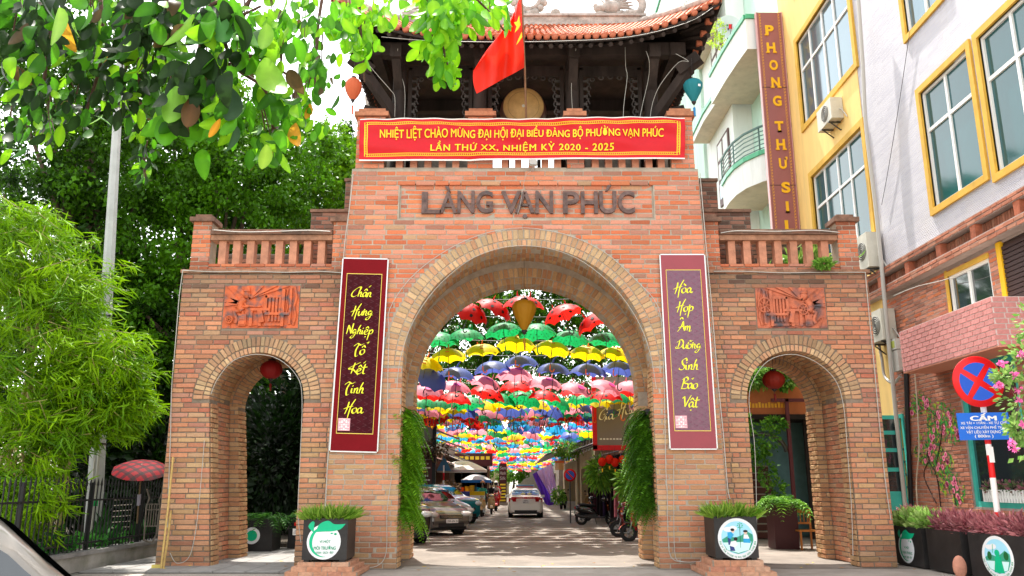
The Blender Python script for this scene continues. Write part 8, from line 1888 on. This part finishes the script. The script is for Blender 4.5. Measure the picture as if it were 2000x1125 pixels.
def picture_emblem(parent, o, u, v, r, kids=True):
    q = MB(); disc(q, o, u, v, 0, 0, r, r, m_em, .004); e = q.build('emblem', parent); q = MB()
    disc(q, o, u, v, 0, .05*r, .82*r, .8*r, m_sky, .006); P = [(-.8, -.05), (-.5, .12), (-.1, .05), (.2, .15), (.5, .35), (.78, .2), (.8, -.1), (.6, -.55), (0, -.75), (-.6, -.55)]
    poly(q, o, u, v, P, UM["teal"], .007, r); poly(q, o, u, v, [(-.75, -.2), (.7, -.15), (.55, -.55), (0, -.7), (-.55, -.55)], M('print pale ground', (.6, .85, .85), rough=.6), .008, r)
    disc(q, o, u, v, -.45*r, .45*r, .25*r, .12*r, m_em, .0075); disc(q, o, u, v, -.2*r, .5*r, .2*r, .12*r, m_em, .0076)
    if kids:
        disc(q, o, u, v, -.22*r, .38*r, .09*r, .1*r, m_skin2, .009, 16); disc(q, o, u, v, -.24*r, .43*r, .1*r, .07*r, m_black, .0095, 16); poly(q, o, u, v, [(-.5, .3), (-.3, .32), (-.18, .18), (-.35, -.02), (-.5, .05)], m_prb, .0092, r); poly(q, o, u, v, [(-.5, .04), (-.35, -.02), (-.38, -.32), (-.48, -.3)], m_navy, .0093, r)
        disc(q, o, u, v, -.1*r, -.02*r, .1*r, .09*r, m_black, .0098, 16); poly(q, o, u, v, [(-.35, -.15), (-.1, -.1), (0, -.3), (-.2, -.45), (-.42, -.35)], m_em, .0094, r); poly(q, o, u, v, [(-.42, -.35), (-.2, -.42), (-.15, -.6), (-.4, -.6)], m_navy, .0095, r)
        disc(q, o, u, v, .42*r, .3*r, .09*r, .09*r, m_skin2, .009, 16); disc(q, o, u, v, .42*r, .36*r, .12*r, .06*r, m_black, .0095, 16); poly(q, o, u, v, [(.33, .2), (.52, .2), (.6, 0), (.3, 0)], m_em, .0092, r); poly(q, o, u, v, [(.3, 0), (.62, 0), (.66, -.22), (.28, -.2)], m_prb, .0093, r)
        poly(q, o, u, v, [(.12, -.45), (.14, -.45), (.16, .7), (.13, .7)], m_dkgr, .0096, r)
        for i in range(8): a = i*.8; poly(q, o, u, v, [(.1+.12*math.cos(a), .62+.12*math.sin(a)), (.16+.12*math.cos(a), .67+.12*math.sin(a)), (.22+.12*math.cos(a), .62+.12*math.sin(a))], m_egr, .0097, r)
    else:
        disc(q, o, u, v, 0, .2*r, .16*r, .16*r, m_egr, .009, 16); poly(q, o, u, v, [(-.3, -.7), (-.15, .05), (.2, .05), (.35, -.7)], m_egr, .0092, r); disc(q, o, u, v, -.5*r, .05*r, .14*r, .2*r, m_dkgr, .0094, 14); disc(q, o, u, v, .55*r, .1*r, .15*r, .2*r, m_dkgr, .0094, 14); poly(q, o, u, v, [(-.3, .2), (-.27, .2), (-.2, .6), (-.24, .6)], m_egr, .0095, r)
    q.build('picture', e); u_, v_ = Vector(u).normalized(), Vector(v).normalized(); q = MB(); s_ = 'Bảo vệ môi trường vì một mẫu xanh tương lai'
    for i, ch in enumerate(s_):
        if ch == ' ': continue
        a = R(190+160*i/(len(s_)-1)); p = Vector(o)+u_*r*.9*math.cos(a)+v_*r*.9*math.sin(a); uu = u_*(-math.sin(a))+v_*math.cos(a); vv = -(u_*math.cos(a)+v_*math.sin(a)); put_text(q, ch, p, uu, vv, r*.045, r*.09, m_etx, lift=.009, fat=.01)
    q.build('writing', e)
def grass_plant(parent, w_, d_, z, n, ln, cA, cB, kind='blade', spread=1.0, name='foliage', droop=True, mat=None):
    P = np.stack([rng.uniform(-w_/2, w_/2, n), rng.uniform(-d_/2, d_/2, n), np.full(n, z)], 1); D = P*np.array((1.8, 1.8, 0))*spread+rng.normal(size=(n, 3))*.45; D[:, 2] = rng.uniform(.25, 1.1, n)
    Rl = np.cross(D, np.array((0, 0, 1.))); return link(name, leaves_mesh(name, P, D, ln*rng.uniform(.5, 1.15, n), kind, mat or m_fern, cA, cB, roll=Rl+rng.normal(size=(n, 3))*.3), parent)
m_pbr = M('pedestal brick', (.47, .22, .14), attr=True, rough=.8, vary=.3, scale=9, bump=.4)
for (x0, x1, yb, lb, fl_, side) in ((-3.89, -3.06, .236, 'black planter with green leaf emblem on brick steps left of the main arch', 1, 1), (3.77, 4.57, .27, 'black planter with round picture of children on brick steps right of the main arch', 0, -1)):
    cx = (x0+x1)/2; ped = thing('brick_pedestal', 'stepped brick pedestal under the '+('left' if fl_ else 'right')+' black planter', 'pedestal', (cx, 16.2, 0), 0, 'stepped brick pedestals'); W = x1-x0
    hs = [0, .08, .16, yb-.001]; 
    for k in range(3):
        e = .24-.09*k; q = MB(); q.bb(-W/2-e, W/2+e, -.4-e, .45+e, hs[k]+.001, hs[k+1]-.004, m_mortar); q.build('core', ped)
        nb = int((W+2*e)/.26); L_ = (W+2*e)/nb
        for i in range(nb):
            q = MB(); q.bb(-W/2-e+L_*i+.008, -W/2-e+L_*(i+1)-.008, -.4-e-.012, -.4-e+.1, hs[k]+.004, hs[k+1]+.002, m_pbr); o = q.build('brick', ped, col=(1, 1, 1)); c0 = random.choice(((.46, .22, .13), (.5, .27, .17), (.42, .19, .12), (.5, .3, .2))); o.color = (*c0, 1)
        ns = int((.85+2*e)/.26); Ls = (.85+2*e)/ns
        for i in range(ns):
            for s in (-1, 1): q = MB(); q.bb(s*(W/2+e-.1), s*(W/2+e+.012), -.4-e+.1*0+Ls*i+.108*(i == 0), -.4-e+Ls*(i+1)-.01, hs[k]+.004, hs[k+1]+.0015, m_pbr); o = q.build('brick', ped, col=(1, 1, 1)); o.color = (.47, .24, .15, 1)
    pl_ = thing('planter', lb, 'planter', (cx, 16.2, yb), 0, 'black box planters beside the main arch'); q = MB(); H = .78
    q.bb(-W/2, W/2, -.4, -.37, .04, H, m_pbox); q.bb(-W/2, W/2, .37, .4, .04, H, m_pbox); q.bb(-W/2, -W/2+.03, -.369, .369, .04, H-.001, m_pbox); q.bb(W/2-.03, W/2, -.369, .369, .04, H-.001, m_pbox); q.build('box', pl_)
    q = MB(); q.bb(-W/2+.03, W/2-.03, -.37, .37, .06, H-.05, m_soil); q.build('soil', pl_)
    for sx_ in (-1, 1):
        for sy_ in (-1, 1): q = MB(); q.bb(sx_*(W/2-.08)-.05, sx_*(W/2-.08)+.05, sy_*.32-.05, sy_*.32+.05, 0, .045, m_pbox); q.build('foot', pl_)
    if fl_: leaf_emblem(pl_, (-.02, -.4, .36), (1, 0, 0), (0, 0, 1), .315, 'MÔI TRƯỜNG')
    else: picture_emblem(pl_, (.02, -.4, .385), (1, 0, 0), (0, 0, 1), .365)
    grass_plant(pl_, W*.95, .75, H-.04, 760, .33, (.09, .24, .01), (.36, .52, .08))
# right-hand row of planters
rowp = [((8.13, 18.2), (8.2, 16.95), 'black planter nearest the gate with leaf emblem and pale green plants', 1), ((8.22, 16.8), (8.28, 15.65), 'plain black planter in the middle of the right row with purple plants', 0), ((8.34, 15.5), (8.6, 14.2), 'black planter with round green picture at the lower right corner', 2), ((8.7, 14.1), (9.1, 12.9), 'black planter cut by the right edge of the photo', 0)]
m_pur = M('purple leaf', attr=True, rough=.5, transl=.25)
for (a, b_, lb, e_) in rowp:
    a, b_ = Vector((*a, 0)), Vector((*b_, 0)); u = (b_-a); Ln = u.length; u.normalize(); c = (a+b_)/2; rz = math.atan2(u.y, u.x); n_ = Vector((u.y, -u.x, 0))   # outward to the street = -n
    t = thing('planter', lb, 'planter', c, rz, 'planters in a row before the right house'); H = .78; D_ = .55
    q = MB(); q.bb(-Ln/2, Ln/2, -.03, 0, .02, H, m_pbox); q.bb(-Ln/2, Ln/2, D_-.03, D_, .02, H, m_pbox); q.bb(-Ln/2, -Ln/2+.03, 0, D_-.03, .02, H-.001, m_pbox); q.bb(Ln/2-.03, Ln/2, 0, D_-.03, .02, H-.001, m_pbox); q.build('box', t)
    q = MB(); q.bb(-Ln/2+.03, Ln/2-.03, 0, D_-.03, .04, H-.04, m_soil); q.build('soil', t)
    if e_ == 1: leaf_emblem(t, (0, -.03, .36), (1, 0, 0), (0, 0, 1), .3, 'VẠN PHÚC')
    if e_ == 2: picture_emblem(t, (0, -.03, .4), (1, 0, 0), (0, 0, 1), .36, False)
    P, D = blob_pts(1300, [(-Ln/3, D_/2, H+.1), (0, D_/2, H+.12), (Ln/3, D_/2, H+.1)], [(.36, .3, .2)]*3, .2); D = D*.8+np.array((0, 0, .5)); cA, cB = ((.20, .05, .07), (.42, .17, .18)) 
    if e_ == 1: cA, cB = (.2, .42, .06), (.5, .62, .22)
    link('foliage', leaves_mesh('foliage', P, D, .13*rng.uniform(.6, 1.4, len(P)), 'lance' if e_ != 1 else 'small', m_pur, cA, cB), t)
    if e_ == 1: P, D = blob_pts(500, [(-Ln/3, D_*.7, H+.2)], [(.4, .2, .15)], .2); link('foliage', leaves_mesh('foliage', P, D+np.array((0, 0, .4)), .13, 'lance', m_pur, (.3, .1, .12), (.5, .25, .25)), t)
q = MB(); q.ell((0, 0, .18), (.13, .07, .2), M('terracotta shard', (.5, .22, .15), rough=.8, vary=.2, scale=9)); q.build('pot_shard', None, (8.1, 15.5, 0), 'curved terracotta shard standing before the middle planter', 'pot shard')
# ------------------------------------------------------------------ no stopping sign
ns = thing('road_sign', 'round red and blue no stopping sign above a blue board on a striped post', 'sign', (8.72, 15.1, 0)); X0 = Vector(ns.location)
c = at(1911, 745, 15.0)-X0; m_sr = M('sign red', (.7, .01, .012), rough=.4); m_sb = M('sign blue', (.02, .1, .55), rough=.4); TL_ = Matrix.Rotation(R(8), 3, 'Y')
q = MB(); q.lathe([(0, .0), (.47, .0), (.47, .02), (0, .02)], c, m_sr, 48, 'y'); q.build('disc', ns)
q = MB(); r = .35
for k in range(4):
    a0 = R(90*k+8)-R(-3); pts = [(r*math.cos(a0-R(37)+R(74)*i/12+R(0)), r*math.sin(a0-R(37)+R(74)*i/12)) for i in range(13)]; pts = pts+[(.085*math.cos(a0), .085*math.sin(a0))]; poly(q, c, (1, 0, 0), (0, 0, 1), pts, m_sb, .004)
q.build('blue_quarters', ns)
q = MB(); a0, b0 = at(1868, 806, 15.0)-X0, at(1976, 859, 15.0)-X0; w_ = b0.x-a0.x; h_ = a0.z-b0.z; cc = (a0+b0)/2; q.box(cc+Vector((0, .0, 0)), (w_, .02, h_), M('board blue bright', (.015, .14, .62), rough=.4), rot=(0, R(-1), 0)); q.build('blue_board', ns)
for tx, z, ww, hh, ft in (('CẤM', .34, .52, .19, .05), ('XE TẢI > 1TẤN - XE TỰ CHẾ', .13, .9, .11, .014), ('XE VẬN CHUYỂN PHẾ THẢI', -.04, .88, .11, .014), ('VẬT LIỆU XÂY DỰNG', -.21, .66, .11, .014), ('( 800m )', -.38, .36, .09, .014)):
    q = MB(); put_text(q, tx, cc+Vector((-.03 if z < 0 else .0, -.012, z*h_)), (1, 0, .012), (0, 0, 1), ww*w_, hh*h_*1.5, m_wh, lift=.003, fat=ft); q.build('writing', ns)
pz = [0, .55, 1.15, 1.75, 2.15, 2.35, 2.7, 3.2]
for i in range(7): q = MB(); q.tube([(0, .06, pz[i]), (0, .06, pz[i+1])], .05, (m_wh, m_sr)[i % 2], 14); q.build('post_band', ns)
q = MB(); q.bb(-.045, .045, .0, .008, 2.02, 2.3, m_wh); q.build('sticker', ns)
# ------------------------------------------------------------------ painted flowers on the brick wall
mu = thing('wall_painting', 'pink flowers on green leafy stems painted on the brick wall by the turquoise door', 'mural', (WX-.012, 20, 2)); MO_ = Vector(mu.location); m_ml = [M('mural green '+str(i), c, rough=.7) for i, c in enumerate(((.02, .14, .03), (.06, .3, .03), (.35, .45, .03)))]; m_mp = M('mural pink', (.75, .22, .32), rough=.7); m_md = M('mural deep pink', (.45, .03, .12), rough=.7); m_mb = M('mural branch', (.05, .025, .02), rough=.7)
mq = {'foliage': MB(), 'flower': None, 'branch': MB()}
flist = []
for (x, y, r_) in ((1800, 788, 20), (1779, 800, 12), (1840, 822, 30), (1866, 850, 17), (1812, 878, 27), (1838, 905, 24), (1855, 945, 20), (1872, 966, 16), (1822, 850, 14)):
    for i in range(int(r_*r_*.16)):
        a = random.uniform(0, 6.28); rr = r_*math.sqrt(random.random())*1.25; c = atx(x+rr*math.cos(a)*.8, y+rr*math.sin(a), WX-.008-.0006*random.random())-MO_; an = random.uniform(0, 6.28); s_ = random.uniform(.05, .09)
        mq['foliage'].add([c+Vector((0, s_*math.cos(an+t)*k, s_*math.sin(an+t)*k)) for t, k in ((0, 1), (1.4, .35), (3.14, 1), (-1.4, .35))], [(0, 1, 2, 3)], random.choices(m_ml, (4, 3, 2 if rr > r_*.8 else .6))[0])
    for i in range(int(r_*.3)):
        a = random.uniform(0, 6.28); rr = r_*math.sqrt(random.random())*.9; flist.append((x+rr*math.cos(a)*.7, y+rr*math.sin(a)))
mq['foliage'].build('painted_leaves', mu, kind='stuff')
for x, y in flist:
    c = atx(x, y, WX-.0115)-MO_; q = MB(); q.add([c+Vector((0, .065*math.cos(k*.7)*(1+.15*(k % 2)), .065*math.sin(k*.7)*(1+.15*(k % 2)))) for k in range(9)], [tuple(range(9))], m_mp); q.add([c+Vector((-.0008, .03*math.cos(k), .035*math.sin(k))) for k in range(6)], [tuple(range(6))], m_md); q.build('flower', mu)
for pts in ([(1838, 990), (1830, 930), (1815, 900), (1812, 880)], [(1830, 905), (1838, 860), (1842, 830)], [(1815, 900), (1805, 930), (1830, 985)], [(1800, 790), (1815, 800), (1830, 815)], [(1868, 988), (1862, 960), (1855, 945)]):
    c = catmull([atx(x, y, WX-.006)-MO_ for x, y in pts], 5); mq['branch'].tube(c, .022, m_mb, 5, flat=.2)
mq['branch'].build('painted_branches', mu)
# flower boxes in the teal window
fb = thing('window_box', 'small white picket window box with flowers in the turquoise window', 'flower box', (WX-.06, 17.6, 1.26)); 
for k in range(16): q = MB(); q.bb(-.02, 0, -.75+.1*k, -.69+.1*k, 0, .26, m_alu); q.build('picket', fb)
q = MB(); q.bb(0, .02, -.76, .85, .08, .14, m_alu); q.build('rail', fb); P, D = blob_pts(420, [(.05, y, .3) for y in (-.6, -.2, .2, .6)], [(.08, .25, .14)]*4, .1); link('flowers', leaves_mesh('flowers', P, D+np.array((-.5, 0, .5)), .08, 'small', m_pur, (.05, .2, .04), (.35, .08, .16)), fb)
# ------------------------------------------------------------------ bougainvillea at the right edge
bo = thing('bougainvillea', 'bougainvillea twigs with pink bracts reaching in at the right edge', 'plant', (6.9, 9.6, 0)); o_ = np.array((6.9, 9.6, 0))
cl = [(A(2000, 700, 10), (.25, .2, .3)), (A(1990, 790, 10), (.25, .2, .35)), (A(2015, 860, 10), (.2, .2, .4)), (A(1962, 735, 10), (.16, .12, .08)), (A(2020, 640, 10), (.2, .2, .3)), (A(1988, 840, 10), (.12, .1, .15))]
P, D = blob_pts(900, [c[0] for c in cl], [c[1] for c in cl], .1); link('foliage', leaves_mesh('foliage', P-o_, D+np.array((0, 0, -.3)), .075*rng.uniform(.6, 1.3, 900), 'small', m_fern, (.1, .26, .04), (.3, .45, .12)), bo)
for (x, y) in ((1948, 752), (1950, 756), (1982, 730), (1990, 762), (1975, 868), (1978, 872), (1960, 713), (1995, 690), (1986, 785), (1999, 830)):
    for k in range(3):
        c = at(x+random.uniform(-5, 5), y+random.uniform(-5, 5), 9.85); P = np.tile(np.array(c)-o_, (5, 1)); link('bract', leaves_mesh('bract', P, rng.normal(size=(5, 3)), .06, 'small', m_fern, (.75, .1, .4), (.8, .25, .5)), bo)
q = MB(); q.tube(catmull([Vector((.3, .3, 0)), Vector((.4, .3, 2)), Vector(A(2020, 760, 10))-Vector(o_), Vector(A(2000, 700, 10))-Vector(o_), Vector(A(1945, 742, 10))-Vector(o_)], 6), [.02-.0006*k for k in range(25)], m_bark, 5); q.tube(catmull([Vector(A(2020, 760, 10))-Vector(o_), Vector(A(1990, 800, 10))-Vector(o_), Vector(A(1978, 875, 10))-Vector(o_)], 6), .006, m_bark, 5); q.build('stem', bo)
# ------------------------------------------------------------------ things behind the small arches
def box_planter(label, c, w_, h, m, em=None, n=260, ln=.5, group=None, cA=(.03, .12, .02), cB=(.1, .3, .03)):
    t = thing('planter', label, 'planter', c, 0, group); q = MB(); q.bb(-w_/2, w_/2, -w_/2, w_/2, 0, h, m); q.build('box', t)
    nn = n; P = np.stack([rng.uniform(-w_*.4, w_*.4, nn), rng.uniform(-w_*.4, w_*.4, nn), np.full(nn, h-.02)], 1); D = P*np.array((3, 3, 0))+rng.normal(size=(nn, 3))*.5; D[:, 2] = rng.uniform(.3, 1.1, nn); link('foliage', fern_mesh(P, D, rng.uniform(.35, .75, nn)*ln/.5, pin=9, cA=cA, cB=cB), t)
    if em:
        for x in em: q = MB(); q.lathe([(0, 0), (.2, 0)], (x, -w_/2-.004, h*.5), m_em, 24, 'y'); q.lathe([(0, -.002), (.13, -.002)], (x, -w_/2-.004, h*.5), m_egr, 20, 'y'); q.build('emblem', t)
    return t
box_planter('dark planter with fern behind the left small arch, left of the motorbike', (-6.3, 21.3, 0), .8, .8, m_pbox, (-.1,), 150, .5, 'planters behind the left small arch')
box_planter('dark planter with fern deeper behind the left small arch', (-5.35, 22.2, 0), .8, .8, m_pbox, (0,), 150, .5, 'planters behind the left small arch')
box_planter('maroon box with a bushy fern behind the right small arch', (7.12, 22.3, 0), .62, 1.15, M('maroon box', (.05, .012, .014), rough=.5), None, 200, .6, None, (.06, .2, .02), (.2, .42, .04))
ch = thing('wooden_chair', 'orange brown wooden chair behind the right small arch', 'chair', (7.58, 21.9, 0)); m_chair = M('varnished wood', (.42, .15, .03), rough=.35, vary=.2, scale=5)
for x in (-.2, .2):
    for y in (-.2, .2): q = MB(); q.bb(x-.022, x+.022, y-.022, y+.022, 0, .45 if y < 0 else 1.0, m_chair); q.build('leg', ch)
q = MB(); q.bb(-.24, .24, -.24, .24, .451, .49, m_chair); q.build('seat', ch); q = MB(); q.bb(-.178, .178, .185, .215, .9, 1.0, m_chair); q.bb(-.178, .178, .185, .215, .62, .67, m_chair)
for k in range(4): q.bb(-.14+.09*k, -.12+.09*k, .19, .21, .67, .9, m_chair)
q.build('backrest', ch)
# climber on the maroon post and planting on the orange band
P, D = blob_pts(1500, [(6.9, 24.6, 3.3), (7.0, 24.6, 2.4), (7.6, 24.6, 3.0), (7.5, 24.6, 2.0), (7.8, 24.6, 1.4), (7.3, 24.6, 2.6), (7.9, 24.6, 3.4)], [(.3, .3, .4), (.2, .2, .4), (.35, .3, .5), (.3, .3, .5), (.25, .3, .4), (.3, .2, .25), (.3, .2, .2)], .2)
o = link('climber', leaves_mesh('climber', P, D+np.array((0, -.4, -.4)), .13*rng.uniform(.6, 1.3, 1500), 'small', m_leaf, (.04, .16, .02), (.16, .36, .04)), None); tag(o, 'leafy climber on the post behind the right small arch', 'climber')
P, D = blob_pts(2200, [(6.6, 25.2, 4.75), (7.4, 25.2, 4.8), (8.0, 25.2, 4.9), (8.5, 25.2, 4.8)], [(.5, .3, .3), (.5, .3, .3), (.5, .3, .35), (.4, .3, .3)], .2)
o = link('ledge_plants', leaves_mesh('ledge_plants', P, D+np.array((0, -.5, -.5)), .15*rng.uniform(.6, 1.3, 2200), 'small', m_leaf, (.06, .2, .02), (.3, .5, .1)), None); tag(o, 'mixed green plants trailing over the orange cafe band', 'plants', kind='stuff')
# little fern and palm leaves on the right balustrade, plants beyond it
P, D = blob_pts(420, [A(1608, 515, 17.15)], [(.2, .1, .1)], .1); o = link('ledge_fern', leaves_mesh('ledge_fern', P, D, .09, 'small', m_fern, (.1, .3, .03), (.3, .5, .08)), None); tag(o, 'small fern tuft growing on the ledge of the right balustrade', 'fern')
P = np.tile(A(1575, 520, 19.0), (260, 1))+rng.normal(size=(260, 3))*np.array((.35, .1, .2)); o = link('roof_plant', leaves_mesh('roof_plant', P, rng.normal(size=(260, 3))*.5+np.array((0, 0, .8)), .4, 'lance', m_fern, (.1, .25, .03), (.35, .45, .1)), None); tag(o, 'spiky plants behind the balusters of the right wing', 'plants')
# bushy plants and palm by the silk shop
for i, (c, rr, n_, lb) in enumerate(((A(1172, 925, 31), (.5, .4, .6), 1200, 'bushy bamboo-like plant below the silk sign'), (A(1235, 945, 28), (.5, .4, .8), 1200, 'dark palm leaves behind the right hanging ferns'), (A(1107, 880, 46), (.8, .6, .5), 900, 'light green plant on the ledge above the pale awning'), (A(1090, 968, 50), (.4, .4, .5), 600, 'yellow green shrub between the lilac sheet and the scooter'), (A(880, 960, 41.5), (.5, .4, .5), 700, 'reddish potted shrub by the menu tower'), (A(985, 928, 100), (1.5, 1, 1.2), 700, 'small green tree at the end of the street'), (A(843, 880, 38.8), (.8, .4, .5), 500, 'thin dark twigs over the orange brick house'))):
    P, D = blob_pts(n_, [c], [rr], .15); sh = 'lance' if i < 2 else 'small'; cA, cB = ((.05, .18, .02), (.22, .42, .04)) if i not in (4, 6) else ((.08, .05, .03), (.2, .12, .06)); o = link('street_plant', leaves_mesh('street_plant', P, D+np.array((0, 0, -.5)), (.22 if i < 2 else .14)*rng.uniform(.6, 1.3, n_), sh, m_leaf, cA, cB), None); tag(o, lb, 'plant')
# fallen leaves
for i in range(46):
    x = random.choice((random.uniform(-7, -2.5), random.uniform(3, 8), random.uniform(-2.4, 3))); y = random.uniform(16.3, 18.6); q = MB(); s_ = random.uniform(.035, .07); a = random.uniform(0, 6.28)
    q.add([(s_*math.cos(a+t)*k, s_*math.sin(a+t)*k, .004+h) for t, k, h in ((0, 1, .012), (1.4, .45, 0), (3.14, 1, .01), (-1.4, .45, 0))], [(0, 1, 2, 3)], M('fallen leaf '+'ab'[i % 2], ((.55, .38, .06), (.28, .14, .05))[i % 2], rough=.8)); q.build('fallen_leaf', None, (x, y, .036 if -8 < x < -3.75 else .003), 'dry fallen leaf lying on the paving at the gate foot', 'leaf', 'dry fallen leaves around the gate foot')
